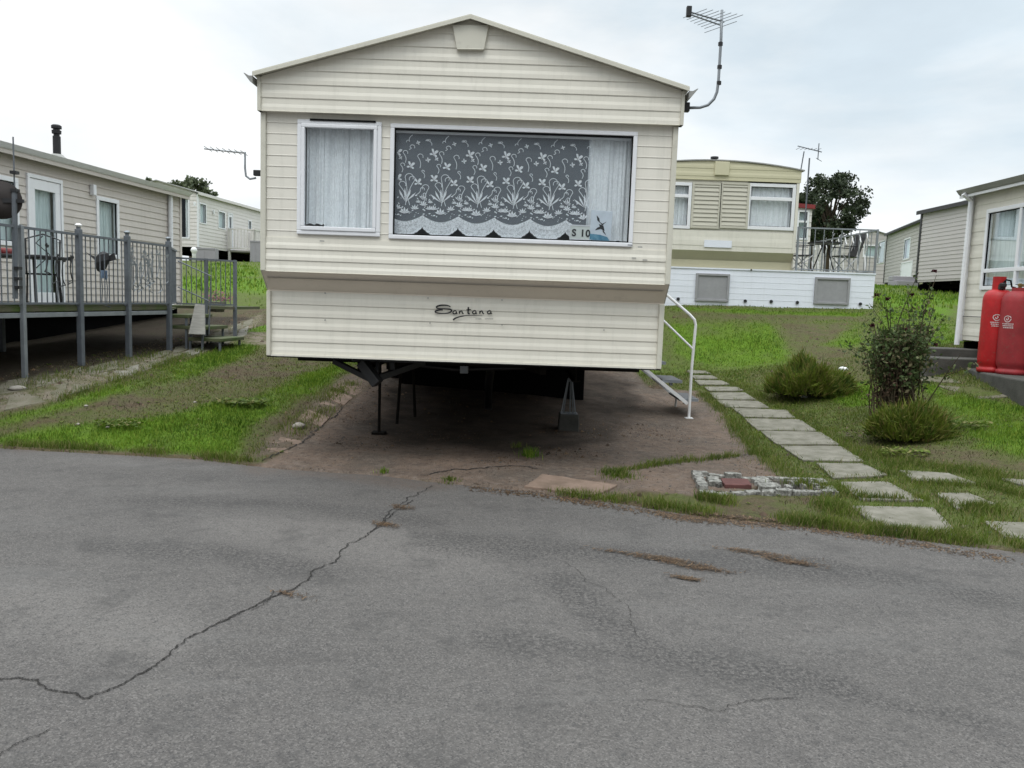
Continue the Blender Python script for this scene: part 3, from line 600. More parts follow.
# ------------------------------------------------------------------ paving slabs
def slab_quad(q, th=.05, label='', mat='slab', group=None, name='paving_slab', up=.012, seed=0, world=False, cut=None):
    r = random.Random(seed+11); w = [np.array(p) if world else np.array(hit(*p, off=.035)[:2]) for p in q]
    c = sum(w)/len(w); w = [c+(p-c)*(1.0 if world else 1.05) for p in w]; pts = []
    for i in range(len(w)):
        a, b = w[i], w[(i+1) % len(w)]; n = 7
        for k in range(n):
            p = a+(b-a)*k/n; d = (c-p)/np.linalg.norm(c-p); pts.append(p+d*r.uniform(0, .018)*(1.8 if k == 0 else 1))
    zs = [gz1(*p) for p in w]; A = np.c_[np.array(w)-c, np.ones(len(w))]; s = np.linalg.lstsq(A, np.array(zs), rcond=None)[0]
    zt = lambda p: float((p-c)@s[:2]+s[2]+up+r.uniform(-.0015, .0015))
    top = [(p[0]-c[0], p[1]-c[1], zt(p)-zs[0]) for p in pts]; bot = [(x, y, z-th) for x, y, z in top]
    mb = MB(); mb.hexa(bot, top)
    o = mb.build(name, M[mat], bevel=.006); o.location = (c[0], c[1], zs[0]); tag(o, label, 'paving slab', group); return o
ords = ['first', 'second', 'third', 'fourth', 'fifth', 'sixth', 'seventh', 'eighth', 'ninth', 'tenth', 'eleventh', 'twelfth', 'thirteenth', 'fourteenth']
for i, q in enumerate(rows): slab_quad(q, label='pale path slab running towards the white handrail, %s from the road' % ords[i], group='slabs of the path beside the main caravan', seed=i, up=.02)
for i, (q, l) in enumerate([([(900, 470.3), (949, 472.3), (978, 484), (914, 480)], 'wide pale slab set in grass below the rose bush and its brown soil edge'), ([(935, 492.8), (968.5, 492.8), (996, 503.5), (957, 507.4)], 'half overgrown pale slab in the middle of the side path, darker cracked corner'),
                         ([(984, 520), (1035, 523), (1060, 537), (1005, 534)], 'pale slab at the road end of the side path, cut by the photo edge'), ([(1000, 477.5), (1030, 480), (1045, 487), (1015, 484)], 'small pale slab sunk in grass at the far end of the side path')]):
    slab_quad(q, label=l, group='slabs of the side path', seed=40+i, up=.018)
for i, (q, l) in enumerate([([(916, 375), (948, 377), (961, 382), (918, 381)], 'stained slab in front of the gas bottle base, nearest the rose bush'), ([(937, 385.4), (972, 384.8), (1012, 396), (978, 397.5)], 'long stained slab lying before the gas bottle base'),
                         ([(1008, 390), (1050, 390), (1060, 399), (1026, 400)], 'slab past the long stained one, before the gas bottle plinth')]): slab_quad(q, mat='slabmoss', label=l, group='slabs before the gas bottles', seed=50+i)
slab_quad([(543, 474), (616, 484.5), (595, 495), (525.7, 485)], label='cracked brown slab at the front edge of the pad beside the road', mat='slabred', seed=60, up=.02)
# left path slabs along two polylines
lo = W2([(-80, 424), (0, 415), (60, 403), (130, 379), (170, 363), (230, 344), (256, 332)]); mi = W2([(-80, 410), (0, 399), (60, 387), (130, 368), (170, 356), (230, 336), (256, 324)]); hi = W2([(-80, 395), (0, 385), (60, 375), (130, 359), (168, 351), (230, 328), (256, 318)])
def samp(pl, t):
    p = np.array(pl); s = np.r_[0, np.cumsum(np.hypot(*np.diff(p, axis=0).T))]; s /= s[-1]; return np.array([np.interp(t, s, p[:, 0]), np.interp(t, s, p[:, 1])])
for r_i, (A_, B_) in enumerate(((lo, mi), (mi, hi))):
    for k in range(10):
        t0 = (k+.06+.35*r_i)/10.6; t1 = (k+.94+.35*r_i)/10.6
        if (r_i, k) in ((1, 3), (1, 6)): continue
        slab_quad([samp(A_, t0)*.97+samp(B_, t0)*.03, samp(A_, t1)*.97+samp(B_, t1)*.03, samp(B_, t1)*.95+samp(A_, t1)*.05, samp(B_, t0)*.95+samp(A_, t0)*.05], world=True, mat='slabmoss' if r_i or k % 3 else 'slab', up=.008,
                  label='mossy %s row slab along the decking path, %s from the road' % (('grass side', 'decking side')[r_i], ords[k]), group='slabs of the path along the decking', seed=70+r_i*20+k)
bp_ = W2([(262, 452), (300, 418), (325, 396), (345, 380), (372, 368)]); bq_ = W2([(288, 456), (320, 430), (343, 408), (368, 388), (385, 376)])
for k in range(8):
    t0 = (k+.08)/8; t1 = (k+.9)/8
    slab_quad([samp(bq_, t0), samp(bq_, t1), samp(bp_, t1), samp(bp_, t0)], world=True, mat='slabred', up=random.uniform(-.008, .02), seed=120+k, name='broken_slab',
              label='broken reddish slab beside the pad, %s from the road' % ords[k], group='broken slabs beside the pad')
def rock(px, py, s, label, mat='stone', sq=.6, name='stone'):
    c = hit(px, py); mb = MB(); r = random.Random(int(px)); prof = [(math.cos(a)*s, math.sin(a)*s*sq) for a in np.linspace(-1.2, 1.45, 6)]
    mb.lathe(prof, n=9); mb.v = [(x*r.uniform(.85, 1.2), y*r.uniform(.7, 1.1), z*r.uniform(.85, 1.1)) for x, y, z in mb.v]
    o = mb.build(name, M[mat], smooth=True); o.location = (c[0], c[1], gz1(c[0], c[1])+s*sq*.4); o.rotation_euler[2] = r.uniform(0, 3); return tag(o, label, 'stone')
rock(299, 430, .075, 'rounded pale stone lying on the broken paving beside the pad')
rock(843, 371, .08, 'white painted stone lying by the low heather bush', 'whitepaint', .5)
rock(804, 399, .05, 'small white stone at the foot of the low heather bush', 'whitepaint', .6)
rock(18, 391, .09, 'pale pebble on the path under the decking corner post', 'stone', .35)
for i, (x, y) in enumerate([(86, 408), (78, 426), (108, 430), (195, 404)]): rock(x, y, .022, 'tiny pale pebble on the bare soil of the lawn').__setitem__('group', 'tiny pebbles on the bare lawn soil')
# little dark stones on road
for i, (x, y) in enumerate([(935, 753), (774, 717), (107, 571), (160, 532), (88, 457)]): rock(x, y, .012, 'small dark stone chip lying on the asphalt', 'oldconc', .5).__setitem__('group', 'dark stone chips on the road')
# leafy flat weeds on the left lawn (leaf rosettes)
def leafclump(name, px, py, n, r, h, size, mat, label, cat='weed'):
    c = hit(px, py); mb = MB()
    for _ in range(n):
        a = random.uniform(0, 6.283); q = r*math.sqrt(random.random()); x, y = math.cos(a)*q*1.5, math.sin(a)*q; z = random.uniform(.01, h); t = random.uniform(0, 6.283); s = size*random.uniform(.6, 1.2)
        d = np.array([math.cos(t), math.sin(t), random.uniform(-.1, .7)])*s; e = np.array([-math.sin(t), math.cos(t), random.uniform(-.3, .3)])*s*.4; p = np.array([x, y, z])
        mb.face([p, p+d*.5+e, p+d, p+d*.5-e])
    o = mb.build(name, M[mat]); o.location = (c[0], c[1], gz1(c[0], c[1])); return tag(o, label, cat)
leafclump('weed_clump', 118, 428, 150, .16, .05, .05, 'weed', 'grey green flat weed in the bare lawn soil close to the road')
leafclump('weed_clump', 240, 406, 230, .2, .06, .06, 'weed', 'larger leafy weed patch on the lawn edge near the broken slabs')
leafclump('weed_clump', 905, 458, 160, .18, .07, .05, 'weed', 'light leafy weeds below the rose bush')
leafclump('weed_clump', 870, 440, 200, .22, .08, .04, 'thatch', 'withered brown weeds at the path side foot of the rose bush')
leafclump('weed_clump', 965, 430, 200, .2, .09, .05, 'weed', 'green weeds at the bottle side foot of the rose bush')
def rosettes(n, area, fn, mat, label, size):
    X, Y = scatter(n, *area, fn); m = len(X); k = 7; a = rng.uniform(0, 6.28, (m, 1))+np.arange(k)*6.283/k; s = size*rng.uniform(.5, 1.4, (m, 1)); Z = gz(X, Y)[:, None]+.004
    cx, cy = X[:, None], Y[:, None]; up = rng.uniform(.1, .7, (m, k))*s
    V = np.stack([np.stack([cx+0*a, cy+0*a, Z+0*a], -1), np.stack([cx+s*.6*np.cos(a-.3), cy+s*.6*np.sin(a-.3), Z+up*.8], -1), np.stack([cx+s*np.cos(a), cy+s*np.sin(a), Z+up], -1), np.stack([cx+s*.6*np.cos(a+.3), cy+s*.6*np.sin(a+.3), Z+up*.8], -1)], 2)
    tag(np_mesh('lawn_weeds', V.reshape(-1, 3), np.arange(m*k*4).reshape(m*k, 4), M[mat], smooth=False), label, 'weeds', kind='stuff')
lawnp = lambda x, y: (lambda q: np.clip(1-q[1]-q[2]-q[3], 0, 1))(masks(x, y))*sstep(.45, .7, fbm(x, y, 1.9, 201))
rosettes(3000, (-6, 8.6, 5.4, 14), lawnp, 'weed', 'small broad leaved weeds scattered through the worn lawns', .028)
rosettes(1400, (2.4, 8.6, 5.4, 12), lawnp, 'rose', 'dark clover like weeds scattered near the slab path', .022)
# ------------------------------------------------------------------ drain surround
q = [hit(*p) for p in [(691, 476), (822, 483), (838, 498), (700, 498)]]; dz0 = gz1(q[0][0], q[0][1])
dr = empty('drain_surround', (q[3][0], q[3][1], dz0), 0, 'crumbling pale mortar surround holding a red brick beside the slab path', 'drain surround')
loc = [np.array([p[0]-q[3][0], p[1]-q[3][1]]) for p in q]
def inner(a, b, c, d, u, v): return (a*(1-u)+b*u)*(1-v)+(d*(1-u)+c*u)*v
def dq(u0, u1, v0, v1, z0, z1, mat, name, seed, jag=.012, parent=dr):
    r = random.Random(seed); pts = []
    cs = [(u0, v1), (u1, v1), (u1, v0), (u0, v0)]
    for i in range(4):
        (ua, va), (ub, vb) = cs[i], cs[(i+1) % 4]
        for k in range(8):
            p = inner(*loc, ua+(ub-ua)*k/8, va+(vb-va)*k/8); pts.append((p[0]+r.uniform(-jag, jag), p[1]+r.uniform(-jag, jag)))
    mb = MB(); mb.hexa([(x, y, z0) for x, y in pts], [(x, y, z1+r.uniform(-jag, jag)*.4) for x, y in pts]); return mb.build(name, M[mat], parent, bevel=.004)
rr_ = random.Random(3)
for (ua, ub, va, vb, nseg, h) in ((0, 1, .84, 1, 9, .04), (0, 1, 0, .13, 8, .035)):
    for k in range(nseg):
        u0 = ua+(ub-ua)*k/nseg; u1 = ua+(ub-ua)*(k+1)/nseg; dq(u0+.004, u1-.004, va+rr_.uniform(0, .03), vb-rr_.uniform(0, .03), -.07, h+rr_.uniform(-.035, .012), 'mortar', 'kerb', k+20+int(va*9), .011)
for (ua, ub) in ((0, .07), (.93, 1)):
    for k in range(3): dq(ua, ub, .14+.232*k, .14+.232*(k+1)-.01, -.06, .04+rr_.uniform(-.025, .01), 'mortar', 'kerb', k+50, .009)
dq(.075, .925, .15, .83, -.05, .002, 'soil_fill', 'rubble_fill', 5); dq(.20, .40, .34, .68, .0, .038, 'brick', 'brick', 6, .006)
dq(.44, .57, .2, .48, 0, .04, 'mortar', 'rubble', 7, .012); dq(.45, .60, .58, .80, 0, .05, 'mortar', 'rubble', 17, .012); dq(.1, .185, .3, .6, 0, .045, 'mortar', 'rubble', 18, .012)
for k in range(16):
    u, v = rr_.uniform(.1, .88), rr_.uniform(.18, .76)
    if .17 < u < .6: u = rr_.uniform(.62, .88)
    su, sv = rr_.uniform(.02, .045), rr_.uniform(.06, .13); dq(u, u+su, v, min(v+sv, .82), 0, rr_.uniform(.02, .055), rr_.choice(['mortar', 'mortar', 'oldconc']), 'rubble', 60+k, .012)
mc = inner(*loc, .8, .5); X = q[3][0]+mc[0]+rng.normal(0, .1, 160); Y = q[3][1]+mc[1]+rng.normal(0, .05, 160)
o = blades('grass_tuft', X, Y, rng.uniform(.03, .09, 160), np.full(160, .005), M['weed'], zf=lambda x, y: gz(x, y)+.03, label='thin weeds sprouting inside the mortar surround', cat='grass tuft'); del o['kind']
# ------------------------------------------------------------------ caravan kit (local frames: x across, y away, z up)
PROF = {'lap': [(0, 0), (1, .013)], 'cove': [(0, 0), (.42, .0005), (.66, .0058), (.96, .0064), (1, .0042)], 'flat': [(0, 0), (.93, 0), (.95, -.005), (.99, -.005)], 'lapflat': [(0, 0), (.9, .0025), (.95, .004), (1, .0035)]}
def siding(mb, place, u0, u1, z0, z1, pitch, prof, holes=(), clip=None, m=0, d0=0.):
    rows = []; z = z1; pr = PROF[prof]
    while z > z0+1e-4:
        for t, d in pr:
            zz = z-t*pitch
            if zz < z0: 
                break
            rows.append((zz, d+d0))
        z -= pitch
    rows.append((z0, rows[-1][1]))
    extra = sorted({h for hh in holes for h in (hh[2], hh[3])})
    out = []
    for a, b in zip(rows[:-1], rows[1:]):
        out.append(a)
        for h in sorted(extra, reverse=True):
            if b[0] < h < a[0]: t = (a[0]-h)/(a[0]-b[0]); out.append((h, a[1]+(b[1]-a[1])*t))
    out.append(rows[-1])
    for (za, da), (zb, db) in zip(out[:-1], out[1:]):
        zm = (za+zb)/2; iv = [(u0, u1)]
        for h in holes:
            if h[2]-1e-5 < zm < h[3]+1e-5:
                n = []
                for a, b in iv:
                    if h[1] <= a or h[0] >= b: n.append((a, b))
                    else:
                        if h[0] > a: n.append((a, h[0]))
                        if h[1] < b: n.append((h[1], b))
                iv = n
        for a, b in iv:
            ca, cb = (clip(za), clip(zb)) if clip else ((a, b), (a, b))
            a1, b1, a2, b2 = max(a, ca[0]), min(b, ca[1]), max(a, cb[0]), min(b, cb[1])
            if b2-a2 < 1e-4: continue
            if b1 < a1: a1 = b1 = (a1+b1)/2
            mb.face([place(a1, za, da), place(b1, za, da), place(b2, zb, db), place(a2, zb, db)], m)
    return mb
def pbox(mb, place, u0, u1, z0, z1, d0, d1, m=0):
    return mb.hexa([place(u0, z0, d0), place(u1, z0, d0), place(u1, z1, d0), place(u0, z1, d0)], [place(u0, z0, d1), place(u1, z0, d1), place(u1, z1, d1), place(u0, z1, d1)], m)
def sheet(mb, place, u0, u1, z0, z1, d, n, amp, seed=0, zfun=None, nz=6, gather=1.):
    amp = amp*1.9; gather = gather*max(.35, min(1.6, (u1-u0)/.45))
    r = random.Random(seed); ph = [r.uniform(0, 6.28) for _ in range(6)]; base = len(mb.v)
    for j in range(nz+1):
        for i in range(n+1):
            u = i/n; k = 9*gather; w = math.sin(u*k*6.28*.5+ph[0])+.6*math.sin(u*k*6.28*.83+ph[1]+j*.15)+.4*math.sin(u*k*12+ph[2])
            zz = z1+(z0-z1)*j/nz
            if zfun and j == nz: zz = zfun(u)
            mb.v.append(tuple(map(float, place(u0+(u1-u0)*u, zz, d+amp*w*(.6+.4*j/nz)))))
    for j in range(nz):
        for i in range(n):
            a = base+j*(n+1)+i; mb.f.append((a, a+1, a+n+2, a+n+1)); mb.m.append(0)
    return mb
def window(parent, place, u0, u1, z0, z1, fw=.055, bars_z=(), bars_u=(), frame='white', curtain='voile', back=None, name='window', cw=None, label=None, hinge=.0, depth=.03):
    mb = MB()
    for a in ((u0, u1, z1-fw, z1), (u0, u1, z0, z0+fw), (u0, u0+fw, z0+fw, z1-fw), (u1-fw, u1, z0+fw, z1-fw)): pbox(mb, place, *a, depth, -.05)
    for z in bars_z: pbox(mb, place, u0+fw, u1-fw, z-fw*.5, z+fw*.5, depth-.004, -.045)
    for u in bars_u: pbox(mb, place, u-fw*.5, u+fw*.5, z0+fw, z1-fw, depth-.006, -.04)
    w = mb.build(name, M[frame], parent, bevel=.006)
    if label: w['label'] = label
    g = MB(); g.face([place(u0+fw*.8, z0+fw*.8, .002), place(u1-fw*.8, z0+fw*.8, .002), place(u1-fw*.8, z1-fw*.8, .002), place(u0+fw*.8, z1-fw*.8, .002)]); g.build('pane', M['glass'], w)
    gk = MB()
    for a in ((u0+fw, u1-fw, z1-fw-.012, z1-fw), (u0+fw, u1-fw, z0+fw, z0+fw+.01), (u0+fw, u0+fw+.01, z0+fw+.01, z1-fw-.012), (u1-fw-.01, u1-fw, z0+fw+.01, z1-fw-.012)): pbox(gk, place, *a, .012, -.01)
    gk.build('gasket', M['rubber'], w)
    if back:
        b = MB(); sheet(b, place, u0+.01, u1-.01, z0+.01, z1-.01, -.1, 24, .006, int(abs(u0*100))+3); b.build('curtain', M[back], w, smooth=True)
    if curtain:
        for (a, b) in (cw or [(u0+.01, u1-.01)]):
            c = MB(); sheet(c, place, a, b, z0+.02, z1-.01, -.09, 60, .008, int(abs(a*91)), gather=1.3); c.build('curtain', M[curtain], w, smooth=True)
    return w
def door(parent, place, u0, u1, z0, z1, glass=None, fw=.09, hand=1):
    mb = MB()
    for a in ((u0, u1, z1-.06, z1), (u0, u0+.05, z0, z1-.06), (u1-.05, u1, z0, z1-.06), (u0, u1, z0-.03, z0)): pbox(mb, place, *a, .04, -.04)
    dd = mb.build('door', M['white'], parent, bevel=.005)
    lf = MB(); a0, a1, b0, b1 = u0+.055, u1-.055, z0+.01, z1-.065
    if glass:
        g0, g1, h0, h1 = glass
        for a in ((a0, a1, h1, b1), (a0, a1, b0, h0), (a0, g0, h0, h1), (g1, a1, h0, h1)): pbox(lf, place, *a, .025, -.02)
        g = MB(); g.face([place(g0-.01, h0-.01, .0), place(g1+.01, h0-.01, 0), place(g1+.01, h1+.01, 0), place(g0-.01, h1+.01, 0)]); g.build('pane', M['glass'], dd)
        c = MB(); sheet(c, place, g0-.02, g1+.02, h0-.02, h1+.02, -.08, 30, .006, 5); c.build('curtain', M['winterior'], dd, smooth=True)
    else: pbox(lf, place, a0, a1, b0, b1, .025, -.02)
    lf.build('leaf', M['white'], dd, bevel=.004)
    h = MB(); uh = a1-.06 if hand > 0 else a0+.06; h.tube([place(uh, (z0+z1)/2, .02), place(uh, (z0+z1)/2, .06), place(uh-.1*hand, (z0+z1)/2, .06)], .011, 6); h.build('handle', M['alu'], dd)
    return dd
def wheel(parent, x, y, z, r=.30, w=.18):
    mb = MB(); prof = [(r*.62, -w/2), (r*.9, -w/2), (r, -w*.35), (r, w*.35), (r*.9, w/2), (r*.62, w/2)]
    mb.lathe(prof, n=24); mb.v = [(x+b, y+a, z+c) for a, c, b in mb.v]; t = mb.build('wheel', M['rubber'], parent, smooth=False)
    m2 = MB(); m2.lathe([(.04, -w*.3), (r*.6, -w*.42), (r*.63, w*.42), (.04, w*.1)], n=20); m2.v = [(x+b, y+a, z+c) for a, c, b in m2.v]; m2.build('rim', M['chassis'], t)
def gable_roof(parent, W, L, ze, zp, y0=-.09, ov=.06, th=.045, mat='roof', bow=False, xm=None):
    xm = W/2 if xm is None else xm; pts = []
    N = 12 if bow else 2
    for i in range(N+1):
        u = i/N; x = -ov+(W+2*ov)*u
        z = ze+(zp-ze)*(1-abs(2*u-1)**(2.0 if bow else 1.)); pts.append((x, z))
    mb = MB()
    for (xa, za), (xb, zb) in zip(pts[:-1], pts[1:]):
        mb.hexa([(xa, y0, za), (xb, y0, zb), (xb, y0, zb+th), (xa, y0, za+th)], [(xa, L+.08, za), (xb, L+.08, zb), (xb, L+.08, zb+th), (xa, L+.08, za+th)])
    return mb.build('roof', M[mat], parent), pts
def gutter(parent, x, L, z, side, mat='white', y0=-.1):
    mb = MB(); s = side; prof = [(0, .008), (0, -.05), (.022*s, -.038), (.075*s, .028), (.066*s, .028), (.03*s, .008)]
    mb.hexa([(x+a, y0, z+b) for a, b in prof], [(x+a, L, z+b) for a, b in prof]); return mb.build('gutter', M[mat], parent)
def chassis(parent, W, L, zf, gr, wy=None):
    mb = MB()
    for x in (W*.2, W*.8):
        mb.box(x-.04, x+.04, .7, L-.3, zf-.20, zf-.185); mb.box(x-.04, x+.04, .7, L-.3, zf-.035, zf-.02); mb.box(x-.005, x+.005, .71, L-.31, zf-.184, zf-.036)
    y = .9
    while y < L-.4: mb.box(W*.02, W*.98, y, y+.05, zf-.10, zf-.04); y += 1.15
    mb.build('chassis', M['chassis'], parent)
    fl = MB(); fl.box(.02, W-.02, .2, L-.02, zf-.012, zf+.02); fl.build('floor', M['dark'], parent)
    sk_ = MB(); sk_.box(.03, W-.03, L-.14, L-.10, gr-1., zf-.02); sk_.build('added_rear_blocker', M['dark'], parent)  # unseen panel added to block light coming in from behind
    wy = wy or L*.55
    for x in (W*.12, W*.88): wheel(parent, x, wy, max(gr+.30, zf-.42))
    ax = MB(); ax.tube([(W*.1, wy, max(gr+.30, zf-.42)), (W*.9, wy, max(gr+.30, zf-.42))], .035, 8); ax.build('axle', M['chassis'], parent)
def lamp(parent, place, u, z): 
    mb = MB(); pbox(mb, place, u-.04, u+.04, z-.09, z+.09, .01, .09); mb.build('wall_lamp', M['white'], parent, bevel=.012)

# ================================================================== the main caravan
O = np.array([-2.2, 7.0, 0.0]); Wd_, Ln = 3.525, 10.0
mc_ = empty('static_caravan', tuple(O), 0, 'large cream static caravan facing the road with lace curtained picture window', 'static caravan')
def L_(p): return (p[0]-O[0], p[1]-O[1], p[2]-O[2])
fr = lambda u, z, d: (u, -d, z)
rt = lambda W: (lambda u, z, d: (W+d, u, z)); lf_ = lambda u, z, d: (-d, u, z)
w1 = (.301, 1.018, 2.10, 3.062); w2 = (1.092, 3.195, 2.088, 3.055)
# mid section lap cladding with openings, then three cove boards
mb = MB(); siding(mb, fr, .035, Wd_-.035, 2.068, 3.12, .0905, 'lapflat', [w1, w2]); mb.build('front_wall', M['cream2'], mc_)
mb = MB(); siding(mb, fr, .03, Wd_-.03, 1.775, 2.068, .098, 'cove', d0=.008); mb.face([fr(.03, 1.775, .02), fr(Wd_-.03, 1.775, .02), fr(Wd_-.03, 1.775, -.01), fr(.03, 1.775, -.01)]); mb.face([fr(.03, 2.068, .008), fr(Wd_-.03, 2.068, .008), fr(Wd_-.03, 2.068, -.001), fr(.03, 2.068, -.001)]); mb.build('waist_panel', M['cream'], mc_)
# sloping band under the bay, lower panel
mb = MB(); q = [(.0, -.012, 1.775), (Wd_, -.012, 1.775), (Wd_, .17, 1.612), (0, .17, 1.612)]; mb.hexa(q, [(x, y+.03, z+.03) for x, y, z in q]); mb.box(0, Wd_, .16, .175, 1.606, 1.618); mb.build('sloping_band', M['band'], mc_)
fr2 = lambda u, z, d: (u, .16-d, z)
mb = MB(); siding(mb, fr2, .03, Wd_-.04, 1.045, 1.605, .1122, 'cove'); mb.box(.0, Wd_, .14, .17, 1.028, 1.046); mb.build('lower_panel', M['cream'], mc_)
for a in ((-.004, .032), (Wd_-.042, Wd_+.004)): mb = MB(); mb.box(*a, .125, .2, 1.03, 1.607); mb.build('corner_trim', M['trim'], mc_, bevel=.006)
mb = MB(); mb.box(0, Wd_, .135, .16, 1.018, 1.028); mb.build('bottom_seal', M['rubber'], mc_)
for a in ((-.012, .034), (Wd_-.034, Wd_+.012)): mb = MB(); mb.box(*a, -.026, .03, 1.776, 3.11); mb.build('corner_trim', M['trim'], mc_, bevel=.008)
for x in (-.006, Wd_+.006):
    mb = MB(); mb.hexa([(x-.004, -.01, 1.775), (x-.004, .2, 1.775), (x-.004, .2, 1.61), (x-.004, .17, 1.61)], [(x+.004, -.01, 1.775), (x+.004, .2, 1.775), (x+.004, .2, 1.61), (x+.004, .17, 1.61)]); mb.build('cheek_panel', M['trim'], mc_)
# gable
gl, gr_, gzb, gze, gzp, gxm = -.018, 3.56, 3.112, 3.392, 3.905, 1.752
frg = lambda u, z, d: (u, -.052-d, z)
def gclip(z):
    if z <= gze: return (gl, gr_)
    t = (z-gze)/(gzp-gze); return (gl+(gxm-gl)*t, gr_-(gr_-gxm)*t)
mb = MB(); siding(mb, frg, gl, gr_, gzb, gzp-.002, .1135, 'cove', clip=gclip)
mb.face([frg(gl, gzb, .013), frg(gr_, gzb, .013), frg(gr_, gzb, -.07), frg(gl, gzb, -.07)])
mb.face([(gl, -.052, gzb), (gl, .02, gzb), (gl, .02, gze), (gl, -.052, gze)]); mb.face([(gr_, -.052, gzb), (gr_, .02, gzb), (gr_, .02, gze), (gr_, -.052, gze)])
mb.build('gable', M['cream'], mc_)
for a in ((gl-.006, gl+.022), (gr_-.022, gr_+.006)): mb = MB(); mb.box(*a, -.072, .02, gzb, gze-.005); mb.build('gable_trim', M['trim'], mc_)
# verge boards
mb = MB()
for xa, xb in ((gl-.03, gxm), (gr_+.03, gxm)):
    za = gze-.004; zb = gzp
    mb.hexa([(xa, -.125, za), (xb, -.125, zb), (xb, -.125, zb+.026), (xa, -.125, za+.026)], [(xa, .05, za), (xb, .05, zb), (xb, .05, zb+.026), (xa, .05, za+.026)])
    mb.hexa([(xa, -.131, za-.012), (xb, -.131, zb-.012), (xb, -.131, zb+.016), (xa, -.131, za+.016)], [(xa, -.124, za-.012), (xb, -.124, zb-.012), (xb, -.124, zb+.016), (xa, -.124, za+.016)])
mb.build('verge_board', M['trim'], mc_)
mb = MB()
for xa, xb in ((gl-.05, gxm), (gr_+.05, gxm)): mb.hexa([(xa, .05, gze-.01), (xb, .05, gzp-.002), (xb, .05, gzp+.03), (xa, .05, gze+.025)], [(xa, Ln+.05, gze-.01), (xb, Ln+.05, gzp-.002), (xb, Ln+.05, gzp+.03), (xa, Ln+.05, gze+.025)])
mb.build('roof', M['roof'], mc_)
mb = MB(); a = [(1.60, 3.855), (1.905, 3.86), (1.872, 3.665), (1.642, 3.66)]; mb.hexa([(x, -.09, z) for x, z in a], [(x, -.055, z) for x, z in a]); mb.hexa([(1.646, -.092, 3.655), (1.868, -.092, 3.66), (1.868, -.092, 3.672), (1.646, -.092, 3.667)], [(1.646, -.055, 3.655), (1.868, -.055, 3.66), (1.868, -.055, 3.672), (1.646, -.055, 3.667)]); mb.build('gable_vent', M['trim'], mc_, bevel=.006)
for x, s in ((gl-.03, -1), (gr_+.03, 1)): gutter(mc_, x, Ln, gze-.02, s, 'roof', -.12)
for pl, n_ in ((lf_, 'l'), (rt(Wd_), 'r')):
    mb = MB(); siding(mb, pl, .0, Ln, 1.03 if 0 else 1.775, 3.40, .0905, 'lapflat', [(3.4, 4.2, 1.8, 3.1)] if n_ == 'r' else [(2.5, 3.6, 2.4, 3.1)]); siding(mb, pl, .2, Ln, 1.04, 1.775, .112, 'cove'); mb.build('side_wall', M['cream2'], mc_)
door(mc_, rt(Wd_), 3.4, 4.2, 1.8, 3.1+.0, None); window(mc_, lf_, 2.5, 3.6, 2.4, 3.1, back='winterior', curtain=None)
mb = MB(); siding(mb, lambda u, z, d: (u, Ln+d, z), 0, Wd_, 1.04, 3.4, .112, 'cove'); mb.face([(0, Ln, 3.4), (Wd_, Ln, 3.4), (gxm, Ln, 3.89)]); mb.build('rear_wall', M['cream2'], mc_)
# inside of the front lounge
mb = MB(); mb.face([(.02, 3.2, 1.7), (Wd_-.02, 3.2, 1.7), (Wd_-.02, 3.2, 3.4), (.02, 3.2, 3.4)]); mb.face([(.03, .03, 1.72), (Wd_-.03, .03, 1.72), (Wd_-.03, 3.2, 1.72), (.03, 3.2, 1.72)])
mb.face([(.03, .03, 3.3), (Wd_-.03, .03, 3.3), (Wd_-.03, 3.2, 3.3), (.03, 3.2, 3.3)]); mb.build('lounge_interior', M['room'], mc_)
mb = MB(); mb.box(.06, Wd_-.06, .055, .22, 2.115, 2.135); mb.build('window_sill', M['white'], mc_)
chassis(mc_, Wd_, Ln, 1.03, .1, 5.2)
mb = MB(); mb.box(.55, 3.25, 4.6, 4.64, .1, 1.0); mb.box(.75, .79, 4.64, 8.5, .1, 1.0); mb.box(3.01, 3.05, 4.64, 8.5, .1, 1.0); mb.build('added_shade_panel', M['dark'], mc_)  # added black panels, block light so the underfloor reads as shade
# drawbar coupling folded under the front left corner
mb = MB(); p_ = lambda x, y, Y: L_(P(x, y, Y))
mb.beam(p_(334, 361, 7.5), p_(372, 380, 7.35), .05, .05); mb.beam(p_(372, 380, 7.35), p_(424, 362, 7.7), .05, .06); mb.beam(p_(352, 358, 7.4), p_(424, 360, 7.6), .06, .06); mb.beam(p_(362, 362, 7.35), p_(378, 384, 7.3), .10, .09); mb.beam(p_(392, 362, 7.5), p_(394, 376, 7.5), .05, .05); mb.beam(p_(378, 362, 7.4), p_(376, 380, 7.35), .035, .035)
mb.build('drawbar', M['black'], mc_, bevel=.006)
for px, Yj in ((380, 8.6),):
    a = np.array(L_(P(px, 372, Yj))); g0 = gz1(a[0]+O[0], Yj); mb = MB(); mb.tube([(a[0], a[1], 1.0), (a[0], a[1], g0+.02)], .016, 8); mb.box(a[0]-.07, a[0]+.07, a[1]-.07, a[1]+.07, g0-.01, g0+.02); mb.build('corner_steady', M['chassis'], mc_)
for px, Yj in ((470, 12.3), (560, 12.3)):
    a = np.array(L_(P(px, 372, Yj))); g0 = gz1(a[0]+O[0], Yj); mb = MB(); mb.box(a[0]-.10, a[0]+.10, a[1]-.22, a[1]+.22, g0-.05, g0+.3); mb.box(a[0]-.09, a[0]+.09, a[1]-.2, a[1]+.2, g0+.3, .84); mb.build('support_pier', M['oldconc'], mc_, bevel=.01)
mb = MB()
